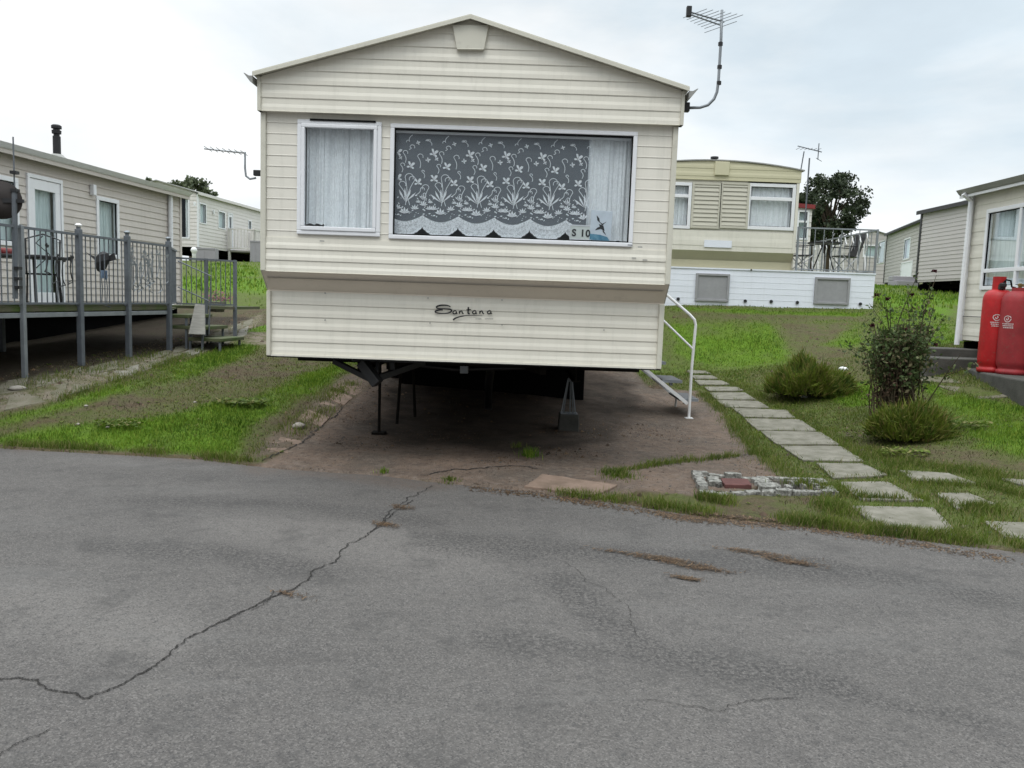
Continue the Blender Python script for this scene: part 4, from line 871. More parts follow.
for px, pw, Yj in ((402, 398, 9.2), (412, 416, 9.6)):
    a = np.array(L_(P(px, 372, Yj))); b = np.array(L_(P(pw, 372, Yj))); mb.tube([(a[0], a[1], .98), (b[0], b[1], gz1(b[0]+O[0], Yj))], .018, 6)
mb.build('prop_rod', M['chassis'], mc_)
mb = MB(); mb.tube([(.9, 1.2, .93), (1.6, 1.3, .86), (2.2, 1.25, .90), (2.9, 1.35, .93)], .022, 8); mb.tube([(1.9, 1.5, .95), (1.95, 2.2, .82), (1.9, 3.2, .5), (1.9, 3.4, .12)], .05, 8); mb.build('waste_pipe', M['blackmetal'], mc_, smooth=True)
mb = MB(); mb.beam((1.0, .75, .93), (1.76, 3.6, .93), .06, .09); mb.beam((2.5, .75, .93), (1.76, 3.6, .93), .06, .09); mb.build('drawbar_frame', M['chassis'], mc_)
a = L_(P(464, 369, 7.9)); mb = MB(); mb.box(a[0]-.04, a[0]+.04, a[1], a[1]+.06, a[2]-.045, a[2]+.04); mb.build('junction_box', M['galv'], mc_, bevel=.004)
# axle-stand like front jack on a block
bx = hit(568, 431); jb = MB(); s = .115; jb.box(-s, s, -.1, .1, -.02, .19); jb.v = [(x*(1.0 if z > 0 else 1.06), y, z) for x, y, z in jb.v]
o = jb.build('concrete_block', M['oldconc'], bevel=.012); o.location = (bx[0], bx[1], gz1(bx[0], bx[1])); tag(o, 'weathered concrete block on the pad under the front jack of the cream caravan', 'concrete block')
top = np.array([bx[0]-O[0], bx[1]-O[1], .84]); bz = gz1(bx[0], bx[1])+.192
mb = MB()
for dx, dy in ((-.095, -.06), (.075, -.07), (.02, .07), (.05, -.02), (-.06, .06)): mb.beam((top[0]+dx, top[1]+dy, bz), (top[0]+dx*.25, top[1]+dy*.25, bz+.42), .014, .022)
mb.box(top[0]-.1, top[0]+.1, top[1]-.08, top[1]+.08, bz-.0, bz+.008); mb.tube([(top[0], top[1], bz+.38), (top[0], top[1], .93)], .02, 8); mb.tube([(top[0]-.015, top[1]-.03, .9), (top[0]-.015, top[1]-.03, 1.0)], .008, 6); mb.box(top[0]-.12, top[0]+.12, top[1]-.06, top[1]+.06, .93, .99); mb.build('jack_stand', M['galv'], mc_)
# windows of the front
c1 = window(mc_, fr, *w1, fw=.036, curtain=None, depth=.026)
sash = MB(); u0, u1, z0, z1 = w1[0]+.036, w1[1]-.036, w1[2]+.036, w1[3]-.036
for a in ((u0, u1, z1-.03, z1), (u0, u1, z0, z0+.034), (u0, u0+.03, z0+.034, z1-.03), (u1-.03, u1, z0+.034, z1-.03)): pbox(sash, fr, *a, .034, -.01)
sash.build('sash', M['white'], c1, bevel=.005)
hd = MB(); pbox(hd, fr, w1[0]+.11, w1[1]-.05, w1[3]-.01, w1[3]+.006, .01, .034); hd.build('vent_slot', M['rubber'], c1)
def hem(u): return 2.185+.03*abs(math.sin(u*17+.5))
for a, b, s in ((.36, .545, 3), (.515, .72, 8), (.715, .955, 5)):
    c = MB(); sheet(c, fr, a, b, 2.15+(.03 if s == 3 else 0), 3.02, -.075-.012*s/5, 90, .0065, s, zfun=(lambda u, s=s: 2.19+.012*abs(math.sin(u*9)) if s == 3 else 2.15+.022*abs(math.sin(u*8+s))), nz=14, gather=.9); c.build('curtain', M['voile'], c1, smooth=True)
lb = MB(); sheet(lb, fr, .52, .955, 2.20, 2.36, -.064, 90, .006, 5, nz=3); 
c2 = window(mc_, fr, *w2, fw=.036, curtain=None, depth=.022)
X0 = w2[0]+.036; x1n = 2.81; Zt = 3.012
SX, SZ = .00148, .00138
def mz(cy): return Zt-(cy-45)*SZ
def mx_(cx): return X0+(cx-30)*SX
def botz(x):     # scalloped hem
    ph = ((x-mx_(195))/(210*SX)) % 1.; big = mz(628)-(mz(628)-mz(688))*math.sin(math.pi*ph)**.7; return big-.006*abs(math.sin(ph*math.pi*11))
nb = MB(); n = 300; base = 0
for i in range(n+1):
    x = X0+(x1n-X0)*i/n; yy = .05+.0035*math.sin(x*19)+.002*math.sin(x*47)
    for z in (Zt-.02, Zt-.35, mz(610) if 0 else botz(x)+.15, botz(x)): nb.v.append((x, yy, z))
for i in range(n):
    for j in range(3): a = i*4+j; nb.f.append((a, a+4, a+5, a+1)); nb.m.append(0)
net = nb.build('net_curtain', M['net'], c2, smooth=True)
nb = MB()
for i in range(n+1):
    x = X0+(x1n-X0)*i/n; yy = .0475+.0035*math.sin(x*19)+.002*math.sin(x*47)
    for z in (mz(560)-(mz(560)-mz(600))*math.sin(math.pi*(((x-mx_(195))/(210*SX)) % 1.)), botz(x)): nb.v.append((x, yy, z))
for i in range(n): a = i*2; nb.f.append((a, a+2, a+3, a+1)); nb.m.append(0)
nb.build('lace_border', M['laceband'], net, smooth=True)
lc = MB(); kx = [0.]
def ok(x): return X0+.002 < x < x1n
def yl(x): return .0445+.0035*math.sin(x*19)+.002*math.sin(x*47)
def rib(pts, w):
    pts = [(mx_(a)+kx[0], mz(b)) for a, b in pts]
    m = len(pts)
    for i in range(m-1):
        (xa, za), (xb, zb) = pts[i], pts[i+1]; dx, dz = xb-xa, zb-za; l = math.hypot(dx, dz)+1e-9; nx_, nz_ = -dz/l*w/2, dx/l*w/2
        if not (ok(xa) and ok(xb)): continue
        t1 = math.sin(math.pi*min(.5, (i+.3)/m*1.2)) ; lc.face([(xa-nx_, yl(xa), za-nz_), (xb-nx_, yl(xb), zb-nz_), (xb+nx_, yl(xb), zb+nz_), (xa+nx_, yl(xa), za+nz_)])
def pol(pts):
    pts = [(mx_(a)+kx[0], mz(b)) for a, b in pts]
    if all(ok(x) for x, z in pts): lc.face([(x, yl(x)-.0006, z) for x, z in pts])
def hook(x0, y0, x1, y1, r, s, w=.0050):       # stem from base to curl
    pts = [(x0+(x1-x0)*t+s*10*math.sin(t*3.1), y0+(y1-y0)*t) for t in np.linspace(0, 1, 7)]
    pts += [(x1+s*r*(1-math.cos(a)), y1-r*math.sin(a)) for a in np.linspace(.3, 3.6, 9)]; rib(pts, w)
def bfly(x, y, s, rot):
    c, d = math.cos(rot), math.sin(rot)
    for w_ in ([(-.02, 0), (-.45, -.55), (-.62, -1.0), (-.25, -1.05), (.0, -.6)], [(.04, -.02), (.12, -.6), (.45, -.95), (.85, -.85), (.75, -.45), (.4, -.1)], [(.04, .02), (.45, .0), (.8, .2), (.75, .5), (.4, .5)], [(-.03, .03), (-.5, -.1), (-.8, .1), (-.62, .38), (-.25, .3)], [(-.04, -.15), (.04, -.15), (.1, .4), (.02, .42)]):
        pol([(x+s*(a*c-b*d), y+s*(a*d+b*c)) for a, b in w_])
def flower(x, y, s):
    for k in range(5):
        a = math.pi*(.05+.225*k)+.0; cx, cy = x-math.cos(a)*s, y-math.sin(a)*s*1.0
        pol([(x, y+s*.3), (x-math.cos(a-.28)*s*.8, y-math.sin(a-.28)*s*.7), (cx-math.cos(a)*s*.3, cy-math.sin(a)*s*.3), (x-math.cos(a+.28)*s*.8, y-math.sin(a+.28)*s*.7)])
for k in range(-1, 8):
    kx[0] = k*210*SX; lr = random.Random(5)
    for b in ((120, 262, 28, .1), (165, 362, 27, -.2), (252, 182, 29, .2), (258, 338, 28, -.1), (218, 222, 16, .5), (160, 120, 14, .3), (60, 215, 13, 0)): bfly(*b)
    for b in ((70, 300, 62, 255, 12, 1), (175, 270, 160, 200, 16, 1), (110, 160, 115, 145, 14, 1), (300, 240, 285, 180, 14, 1), (95, 500, 90, 330, 24, 1), (120, 500, 55, 375, 20, 1), (100, 480, 150, 340, 18, -1), (215, 470, 230, 390, 20, -1), (200, 330, 185, 290, 8, 1),
              (240, 130, 218, 100, 7, 1), (130, 70, 112, 112, 9, -1), (150, 440, 180, 400, 12, 1), (195, 500, 196, 430, 8, 1)): hook(*b)
    for x, y, s in ((90, 545, 26), (150, 520, 20), (48, 520, 20), (200, 495, 20), (235, 520, 18), (30, 480, 13), (170, 480, 13), (215, 103, 11)): flower(x, y, s)
    for q_ in range(46):
        fx, fy = lr.uniform(0, 210), lr.uniform(430, 570); s_ = lr.uniform(4, 9); t = lr.uniform(0, 6.28); pol([(fx, fy), (fx+s_*math.cos(t-.5), fy+s_*math.sin(t-.5)), (fx+s_*1.9*math.cos(t), fy+s_*1.9*math.sin(t)), (fx+s_*math.cos(t+.5), fy+s_*math.sin(t+.5))])
    for a in range(5): t = -.9+a*.42; pol([(95, 480), (95+math.sin(t-.1)*60, 480-math.cos(t-.1)*55), (95+math.sin(t)*85, 480-math.cos(t)*85), (95+math.sin(t+.1)*60, 480-math.cos(t+.1)*55)])
    for a in range(4): t = -.7+a*.45; pol([(196, 465), (196+math.sin(t-.12)*20, 465-math.cos(t-.12)*22), (196+math.sin(t)*36, 465-math.cos(t)*36), (196+math.sin(t+.12)*20, 465-math.cos(t+.12)*22)])
    for i in range(26):
        u = 8.08*i; x = 195+u; zb = botz(mx_(x)+kx[0]); cy = 45+(Zt-zb)/SZ
        pol([(x-3.3, cy-12), (x+3.3, cy-12), (x+3.3, cy-3), (x-3.3, cy-3)])
        if i % 2: pol([(x-5, cy-74), (x, cy-82), (x+5, cy-74), (x, cy-66)])
    rib([(195+u, 45+(Zt-botz(mx_(195+u)+kx[0]))/SZ-40) for u in np.linspace(0, 208, 30)], .005); rib([(195+u, 45+(Zt-botz(mx_(195+u)+kx[0]))/SZ-68) for u in np.linspace(0, 208, 30)], .004)
lc.build('embroidery', M['lace'], net)
mb = MB(); mb.box(X0, 3.15, .046, .05, Zt-.022, Zt-.002); mb.build('curtain_rail', M['lace'], c2)
for a, b, s in ((2.795, 3.01, 2), (2.98, 3.165, 9)):
    c = MB(); sheet(c, fr, a, b, 2.14, 3.005, -.085-(.01 if s == 9 else 0), 90, .0065, s, nz=14, gather=.8, zfun=lambda u: 2.137+.008*abs(math.sin(u*9))); c.build('curtain', M['voile'], c2, smooth=True)
# things standing on the inner sill
def text_mesh(txt, size, loc, mat, parent, name='lettering', extrude=.0008, rot=(math.pi/2, 0, 0)):
    cu = bpy.data.curves.new(name, 'FONT'); cu.body = txt; cu.size = size; cu.extrude = extrude; cu.space_character = 1.15; cu.offset = size*.035
    o = bpy.data.objects.new('tmp', cu); COL.objects.link(o); bpy.context.view_layer.update()
    me = bpy.data.meshes.new_from_object(o.evaluated_get(bpy.context.evaluated_depsgraph_get())); bpy.data.objects.remove(o)
    ob = bpy.data.objects.new(name, me); COL.objects.link(ob); me.materials.clear(); me.materials.append(mat); ob.parent = parent; ob.location = loc; ob.rotation_euler = rot; return ob
mb = MB(); mb.box(-.092, .092, -.006, .006, 0, .125); pl = mb.build('pitch_number_plate', M['paper'], bevel=.003); pl.location = (.545, 7.03, 2.136); pl.rotation_euler = (0, .02, 0); tag(pl, 'small pale plate reading S 10 on the sill of the picture window', 'number plate')
text_mesh('S 10', .082, (-.075, -.0075, .032), M['ink'], pl)
fm = MB(); fm.box(-.094, .094, -.009, -.0062, .118, .128); fm.box(-.094, .094, -.009, -.0062, 0, .007); fm.box(-.094, -.088, -.009, -.0062, .007, .118); fm.build('rim', M['white'], pl)
mb = MB(); mb.box(-.092, .092, -.004, .004, 0, .255); cd = mb.build('picture_card', M['card'], bevel=.002); cd.location = (.717, 7.027, 2.136); cd.rotation_euler = (.02, .03, 0); tag(cd, 'white picture card of a flying bird over blue water in the picture window', 'picture card')
mb = MB(); mb.face([(-.09, -.0052, .003), (.085, -.0052, .003), (.06, -.0052, .035), (.0, -.0052, .05), (-.09, -.0052, .055)]); mb.build('printed_water', M['cardblue'], cd)
bm_ = MB()
for pts in ([(-.045, .215), (-.02, .19), (-.01, .15), (-.035, .17)], [(-.02, .165), (.01, .145), (.045, .165), (.01, .13)], [(-.02, .14), (.02, .13), (.035, .085), (.0, .10)], [(-.03, .11), (-.01, .12), (.0, .10), (-.05, .085)], [(.015, .1), (.045, .06), (.05, .05), (.02, .075)]): bm_.face([(x, -.0055, z) for x, z in pts])
bm_.build('printed_bird', M['ink'], cd)
# script name on the lower panel
lg = MB()
def st(pts, w, Y=7.136):
    pr = None; pts = [P(420+a/11.38, 290+b/11.38, Y) for a, b in pts]; m = len(pts)
    for i in range(m):
        a = pts[max(0, i-1)]; b = pts[min(m-1, i+1)]; dx, dz = b[0]-a[0], b[2]-a[2]; l = math.hypot(dx, dz)+1e-9; ww = (w(i/(m-1)) if callable(w) else w)/2
        c = [(pts[i][0]-dz/l*ww-O[0], Y-O[1], pts[i][2]+dx/l*ww), (pts[i][0]+dz/l*ww-O[0], Y-O[1], pts[i][2]-dx/l*ww)]
        if pr: lg.face([pr[0], pr[1], c[1], c[0]])
        pr = c
def curve(pts, n=7):
    p = [np.array(a, float) for a in pts]; p = [2*p[0]-p[1]]+p+[2*p[-1]-p[-2]]; o = []
    for i in range(1, len(p)-2):
        for t in np.linspace(0, 1, n, endpoint=False): o.append(.5*((2*p[i])+(-p[i-1]+p[i+1])*t+(2*p[i-1]-5*p[i]+4*p[i+1]-p[i+2])*t*t+(-p[i-1]+3*p[i]-3*p[i+1]+p[i+2])*t**3))
    return o+[p[-2]]
bw = lambda t: .009+.006*math.sin(t*9.)**2
st(curve([(348, 192), (310, 176), (240, 174), (190, 190), (205, 210), (280, 213), (345, 220), (358, 240), (320, 262), (240, 268), (182, 256), (178, 240), (215, 228), (260, 226)]), bw)
def la(x): st(curve([(x+18, 240), (x, 236), (x-20, 250), (x-14, 268), (x+6, 270), (x+18, 256), (x+20, 244), (x+20, 262), (x+30, 272)]), .0108)
def ln_(x): st(curve([(x-20, 238), (x-19, 256), (x-20, 272)]), .0108); st(curve([(x-18, 256), (x-4, 240), (x+8, 242), (x+14, 262), (x+28, 271)]), .0108)
la(395); ln_(468); st(curve([(550, 194), (549, 230), (548, 262), (566, 272)]), .014); st(curve([(528, 226), (550, 224), (580, 223)]), .008); la(618); ln_(700); la(788)
st(curve([(376, 340), (410, 318), (470, 300), (550, 289), (640, 288), (710, 294)]), lambda t: .013*(1-t)+.002)
for x in list(range(634, 700, 14))+list(range(740, 832, 14)): st([(x, 322), (x+4, 335)], .003); st([(x, 328), (x+9, 327)], .003)
lg.build('script_lettering', M['ink'], mc_)
for x, y in ((630, 245), (634, 258), (640, 247), (645, 260), (322, 241)):
    a = L_(P(x, y, 6.977)); sc = MB(); sc.box(a[0]-.02, a[0]+.02, a[1]-.0005, a[1]+.0005, a[2]-.003, a[2]+.003); sc.build('scuff_mark', M['galvd'], mc_)
for x, y in ((428, 298), (502, 300), (325, 293), (325, 320), (430, 323), (502, 325), (604, 330)):
    a = L_(P(x, y, 7.14)); sc = MB(); sc.tube([(a[0], a[1]+.01, a[2]), (a[0], a[1]-.004, a[2])], .005, 6); sc.build('screw', M['galvd'], mc_)
# ------------------------------------------------------------------ aerials
def tvaerial_main():
    t = empty('tv_aerial', P(684, 107, 7.06), 0, 'tall cranked grey tv aerial rising above the eave of the cream caravan', 'tv aerial'); o = t.location
    q = lambda *a: tuple(np.array(P(*a))-np.array(o))
    mb = MB(); mb.box(-.02, .045, -.03, .03, -.04, .035); mb.build('bracket', M['black'], t, bevel=.005)
    mb = MB(); mb.tube([q(686, 108, 7.06), q(700, 107.5, 7.06), q(708, 105, 7.06), q(714, 99, 7.06), q(717, 92, 7.06), q(718.5, 80, 7.06), q(721, 40, 7.06), q(722, 10, 7.06)], .0125, 8); mb.build('mast', M['galv'], t, smooth=True)
    mb = MB()
    for y in (44, 67, 83): a = q(720.5-(y-44)*.04, y, 7.06); mb.tube([(a[0], a[1], a[2]-.014), (a[0], a[1], a[2]+.014)], .02, 8)
    mb.build('clamp', M['black'], t)
    a = np.array(q(724, 22, 7.1)); b = np.array(q(690, 12, 6.9)); a2 = np.array(q(720, 25, 7.1)); b2 = np.array(q(690, 14.5, 6.9))
    mb = MB(); mb.tube([a, b], .007, 6); mb.tube([a2, b2], .006, 6); mb.build('boom', M['galv'], t)
    mb = MB(); e = np.array([.13, -.16, .01])
    for k in range(7): c = a+(b-a)*(.02+k*.14); l = .95-.06*k; mb.tube([c-e*l, c+e*l], .0032, 5)
    c = a+(b-a)*.1+np.array([0, 0, -.05]); mb.tube([c-e*.8, c+e*.8], .003, 5); mb.build('element', M['galv'], t)
    mb = MB(); c = b; mb.box(c[0]-.03, c[0]+.012, c[1]-.02, c[1]+.02, c[2]-.04, c[2]+.045); mb.build('reflector_box', M['black'], t, bevel=.006)
tvaerial_main()
t = empty('tv_aerial', P(256, 173, 7.12), 0, 'low sideways tv aerial on a short bracket at the corner of the cream caravan', 'tv aerial'); o = t.location; q = lambda *a: tuple(np.array(P(*a))-np.array(o))
mb = MB(); mb.box(-.02, .05, -.02, .02, -.025, .025); mb.build('bracket', M['black'], t, bevel=.006)
mb = MB(); mb.tube([q(256, 178, 7.12), q(250, 179, 7.12), q(246, 176, 7.12), q(245, 168, 7.12), q(245, 152, 7.12)], .009, 8); mb.build('mast', M['galv'], t, smooth=True)
mb = MB(); mb.tube([q(245, 153, 7.12), q(226, 151, 7.05), q(204, 148.5, 7.0)], .008, 6); mb.build('boom', M['alu'], t)
mb = MB()
for k in range(7): c = np.array(q(244-6*k, 153-.7*k, 7.1-.016*k)); mb.tube([c-np.array([0.0, .09, -.006]), c+np.array([0.0, .09, -.006])], .003, 5)
mb.build('element', M['alu'], t)
# ------------------------------------------------------------------ entry steps
st_ = P(688, 405, 10.8); gs = gz1(st_[0], 10.8); es = empty('entry_steps', (st_[0], 10.8, gs), 0, 'white railed entry steps with grey treads beside the cream caravan', 'entry steps')
q = lambda x, y, Y=10.8: (P(x, y, Y)[0]-st_[0], Y-10.8, P(x, y, Y)[2]-gs)
wl = -2.2+Wd_+.03-st_[0]
a = q(668, 296); b = q(696, 320); k_ = (a[2]-b[2])/(a[0]-b[0]); foot = q(689, 415)
mb = MB(); mb.tube([(wl, 0, b[2]+k_*(wl-b[0])), (b[0]-.09, 0, b[2]-k_*.09), (b[0]-.02, 0, b[2]-.0), (b[0]+.0, 0, b[2]-.07), (b[0]*.5, 0, b[2]*.5), (foot[0], 0, .0)], .019, 10); mb.box(foot[0]-.05, foot[0]+.05, -.05, .05, -.01, .008); mb.build('handrail', M['whitepaint'], es, smooth=False)
c = q(694, 350); k2 = (q(665, 322)[2]-c[2])/(q(665, 322)[0]-c[0]); mb = MB(); mb.tube([(c[0], 0, c[2]), (wl, 0, c[2]+k2*(wl-c[0]))], .014, 8); mb.build('middle_rail', M['whitepaint'], es)
d = q(688, 404); k3 = (q(650, 373)[2]-d[2])/(q(650, 373)[0]-d[0])
for yy in (.03, .78):
    mb = MB(); mb.beam((d[0], yy, d[2]), (wl, yy, d[2]+k3*(wl-d[0])), .03, .045); mb.build('stringer', M['whitepaint'], es)
mb = MB(); mb.tube([(d[0], .78, d[2]+.02), (d[0]-.01, .78, -.005)], .017, 8); mb.build('leg', M['whitepaint'], es)
for i in range(6):
    zt = .235+.245*i; x = .03-.235*i-.02
    if x < wl+.1: break
    mb = MB(); mb.box(x-.13, x+.14, .06, .76, zt, zt+.028); mb.build('tread', M['tread'], es, bevel=.005)
    mb = MB(); mb.box(x-.02, x+.02, .1, .14, zt-.05, zt-.001); mb.box(x-.13, x+.14, .045, .059, zt-.01, zt+.03); mb.build('tread_bracket', M['galv'], es)
# ------------------------------------------------------------------ frames for the other caravans
class Fr:
    def __init__(s, corner, cl, deg, zb):      # corner: world xy of the local point cl
        a = math.radians(deg); s.a = a; s.ex = np.array([math.cos(a), math.sin(a)]); s.ey = np.array([-math.sin(a), math.cos(a)])
        s.o = np.array(corner)-cl[0]*s.ex-cl[1]*s.ey; s.z = zb
    def loc(s, p): d = np.array(p[:2])-s.o; return (float(d@s.ex), float(d@s.ey), p[2]-s.z)
    def hx(s, px, py, xv):   # where the sight line meets local x = xv: (u, z)
        d = ray(px, py); t = (xv+s.o@s.ex)/(d[:2]@s.ex); w = d*t; l = s.loc((w[0], w[1], EYE+w[2])); return l[1], l[2]
    def hy(s, px, py, yv):
        d = ray(px, py); t = (yv+s.o@s.ey)/(d[:2]@s.ey); w = d*t; l = s.loc((w[0], w[1], EYE+w[2])); return l[0], l[2]
    def root(s, name, label, cat, group=None): return empty(name, (s.o[0], s.o[1], s.z), s.a, label, cat, group)
    def world(s, x, y): w = s.o+x*s.ex+y*s.ey; return float(w[0]), float(w[1])
def rect(f, fn, v, x0, y0, x1, y1):     # four picture corners averaged to an upright rectangle
    a = fn(x0, y0, v); b = fn(x1, y1, v); return min(a[0], b[0]), max(a[0], b[0]), min(a[1], b[1]), max(a[1], b[1])
# ---- left caravan
A = Fr((-6.98, 16.8), (3.6, 11.), -5.7, .55); Wl, Ll = 3.6, 11.
r0 = A.root('static_caravan', 'beige static caravan behind the grey decking, black flue pipe on its roof', 'static caravan')
pr = rt(Wl); fz, ez = .66, 2.98
def uz(px, py): return A.hx(px, py, Wl)
dl, dr_ = uz(27, 240)[0], uz(62, 240)[0]; wl_, wr_ = uz(96, 240)[0], uz(118.5, 240)[0]; wz1, wz0 = uz(107, 198)[1], uz(107, 258)[1]
dz1 = uz(45, 177)[1]
bw0 = uz(-60, 220)[0]; bw1 = uz(18, 220)[0]
holes = [(dl, dr_, fz+.06, dz1), (wl_, wr_, wz0, wz1), (bw0, bw1, uz(10, 246)[1], uz(10, 177)[1])]
mb = MB(); siding(mb, pr, 0, Ll-.02, fz, ez-.02, .115, 'lap', holes); mb.build('side_wall', M['pinkgrey'], r0)
gx_, gx2 = uz(36, 190)[0], uz(57, 190)[0]
door(r0, pr, dl, dr_, fz+.06, dz1, (dl+.17, dr_-.17, fz+.25, dz1-.22)); window(r0, pr, wl_, wr_, wz0, wz1, .07, back='winterior', curtain=None)
window(r0, pr, *holes[2], .07, back='winterior', curtain=None, bars_u=(bw1-1.0,))
for u, n_ in ((uz(168, 240)[0], 'downpipe'),):
    mb = MB(); mb.tube([pr(u, fz-.05, .06), pr(u, ez-.12, .06), pr(u, ez-.03, .10)], .045, 8); mb.build(n_, M['white'], r0)
mb = MB(); pbox(mb, pr, Ll-.05, Ll+.02, fz, ez, -.04, .022); mb.build('corner_trim', M['pinkgrey'], r0)
for nm, f_ in (('rear_wall', lambda u, z, d: (u, Ll+d, z)), ('front_wall', lambda u, z, d: (u, -d, z))):
    mb = MB(); siding(mb, f_, 0, Wl, fz, ez+.3, .115, 'lap', clip=lambda z: (0, Wl) if z < ez else ((z-ez)/.33*Wl/2, Wl-(z-ez)/.33*Wl/2)); mb.build(nm, M['pinkgrey'], r0)
mb = MB(); siding(mb, lf_, 0, Ll, fz, ez, .23, 'lap'); mb.build('side_wall', M['pinkgrey'], r0)
gable_roof(r0, Wl, Ll, ez+.0, ez+.33, ov=.16, mat='slate'); 
mb = MB(); mb.box(Wl+.14, Wl+.17, -.1, Ll+.08, ez-.10, ez+.045); mb.build('fascia', M['pinkgrey'], r0); gutter(r0, Wl+.172, Ll+.05, ez+.01, 1, 'white')
chassis(r0, Wl, Ll, fz, .1)
mb = MB(); mb.box(Wl-.32, Wl-.29, .2, Ll-.2, -.7, fz-.02); mb.build('added_shade_panel', M['dark'], r0)  # added black panel standing in for the shade beneath this caravan
u_, z_ = uz(90.5, 190); lamp(r0, pr, u_, z_)
cx, cz = A.hx(57, 152, Wl-1.0); top_ = A.hx(57, 125, Wl-1.0)[1]
fl = empty('flue_pipe', (*A.world(Wl-1.0, cx), A.z+cz-.3), A.a, 'black cowled flue pipe standing on the beige caravan roof', 'flue')
mb = MB(); H_ = top_-cz+.3; mb.lathe([(.065, 0), (.065, H_-.2), (.05, H_-.19), (.05, H_-.16), (.075, H_-.155), (.08, H_-.10), (.055, H_-.09), (.055, H_-.07), (.085, H_-.065), (.085, H_-.02), (.06, H_)], n=16); mb.build('pipe', M['blackmetal'], fl)
mb = MB(); mb.lathe([(.17, .12), (.15, .2), (.085, .26)], n=16); mb.build('flashing', M['roof'], fl)
# ---- decking in front of it
D0 = np.array(P(22, 376, 9.4)[:2]); D1 = np.array(P(168, 352, 12.5)[:2]); D0 = np.array([-5.78, 9.4]); D1 = np.array([-5.40, 12.5])
dd = (D1-D0)/np.linalg.norm(D1-D0); dn = np.array([dd[1], -dd[0]]); ang = math.atan2(dd[1], dd[0])-math.pi/2
gz0 = .5; deck = empty('raised_decking', (D0[0], D0[1], gz0), ang, 'raised decking with grey metal railing beside the beige caravan', 'decking')
# local: y along the front rail, x towards the lawn, z above gz0
DL = float(np.linalg.norm(D1-D0)); zf_ = 1.22-gz0; rl = 2.24-gz0; dw = -1.75
def dloc(p): d = np.array(p[:2])-D0; return (float(d@dn), float(d@dd), p[2]-gz0)
mb = MB()
y = -2.6; i = 0
while y < DL-.02:
    mb.box(dw, -.03, y, min(y+.118, DL), zf_+.03, zf_+.06); y += .125; i += 1
mb.build('deck_boards', M['mosswood'], deck)
mb = MB(); mb.box(-.035, .012, -2.6, DL+.02, zf_-.03, zf_+.028); mb.build('edge_beam', M['galv'], deck, bevel=.004)
mb = MB(); mb.box(-.02, .005, -2.6, DL, zf_+.045, zf_+.105); mb.box(-.06, -.03, -2.6, DL, zf_+.061, zf_+.13); mb.build('moss_edge', M['mosswood'], deck)
py_ = [-1.9, 0, 1.02, 2.06, DL]
for y in py_:
    w = D0+dd*y; g0 = gz1(w[0], w[1])-gz0-.02; big = y in (1.02, 2.06, DL)
    mb = MB(); r_ = .034 if big else .026; mb.box(-r_+.02, r_+.02, y-r_, y+r_, g0, rl+(.07 if big else .02)); mb.box(-r_*.6+.02, r_*.6+.02, y-r_*.6, y+r_*.6, rl+.02, rl+(.10 if big else .03)); mb.build('post', M['galv'] if not big else M['galvd'], deck, bevel=.006)
for y in (0, 1.5, DL):
    w = D0+dd*y+dn*(-1.5); mb = MB(); g0 = gz1(w[0], w[1])-gz0-.05; mb.box(-1.53, -1.47, y-.03, y+.03, g0, zf_); mb.build('inner_post', M['galvd'], deck)
def railing(p0, p1, z0, z1, nm='rail_panel', sp=.095, parent=deck, mat='galvd', slope=0.):
    p0 = np.array(p0, float); p1 = np.array(p1, float); l = np.linalg.norm(p1-p0); n = max(2, int(l/sp)); mb = MB()
    mb.beam((p0[0], p0[1], z1), (p1[0], p1[1], z1+slope), .035, .03); mb.beam((p0[0], p0[1], z0), (p1[0], p1[1], z0+slope), .025, .025)
    for k in range(1, n): p = p0+(p1-p0)*k/n; s_ = slope*k/n; mb.beam((p[0], p[1], z0+s_), (p[0], p[1], z1+s_), .011, .011)
    return mb.build(nm, M[mat], parent)
for a, b in zip(py_[:-1], py_[1:]): railing((.02, a+.035), (.02, b-.035), zf_+.14, rl)
# decorative scroll panels in the railing
def scroll(parent, y0, y1, z0, z1, seed, mat='galv', n=9, x=.045):
    r = random.Random(seed); mb = MB()
    for k in range(n):
        ya, za = r.uniform(y0, y1), r.uniform(z0, z0+(z1-z0)*.3); c = r.choice((-1, 1)); pts = []
        for t in np.linspace(0, 1, 12):
            a = t*5; rr = .10*(1-t*.6); pts.append((x, min(max(ya+c*(t*.12+rr*math.sin(a)), y0), y1), min(za+t*(z1-z0)*.6+rr*math.cos(a), z1)))
        mb.tube(pts, .007, 5)
        p = pts[-1]
        for q in range(3): a = r.uniform(0, 6.28); mb.face([p, (p[0], p[1]+.05*math.cos(a), p[2]+.05*math.sin(a)), (p[0], p[1]+.07*math.cos(a+.4), p[2]+.07*math.sin(a+.4)), (p[0], p[1]+.04*math.cos(a+.9), p[2]+.04*math.sin(a+.9))])
    return mb.build('scrollwork', M[mat], parent)
scroll(deck, 2.12, DL-.06, zf_+.18, rl-.04, 5, n=16); scroll(deck, .35, .85, zf_+.2, rl-.15, 8, n=5, mat='blackmetal'); 
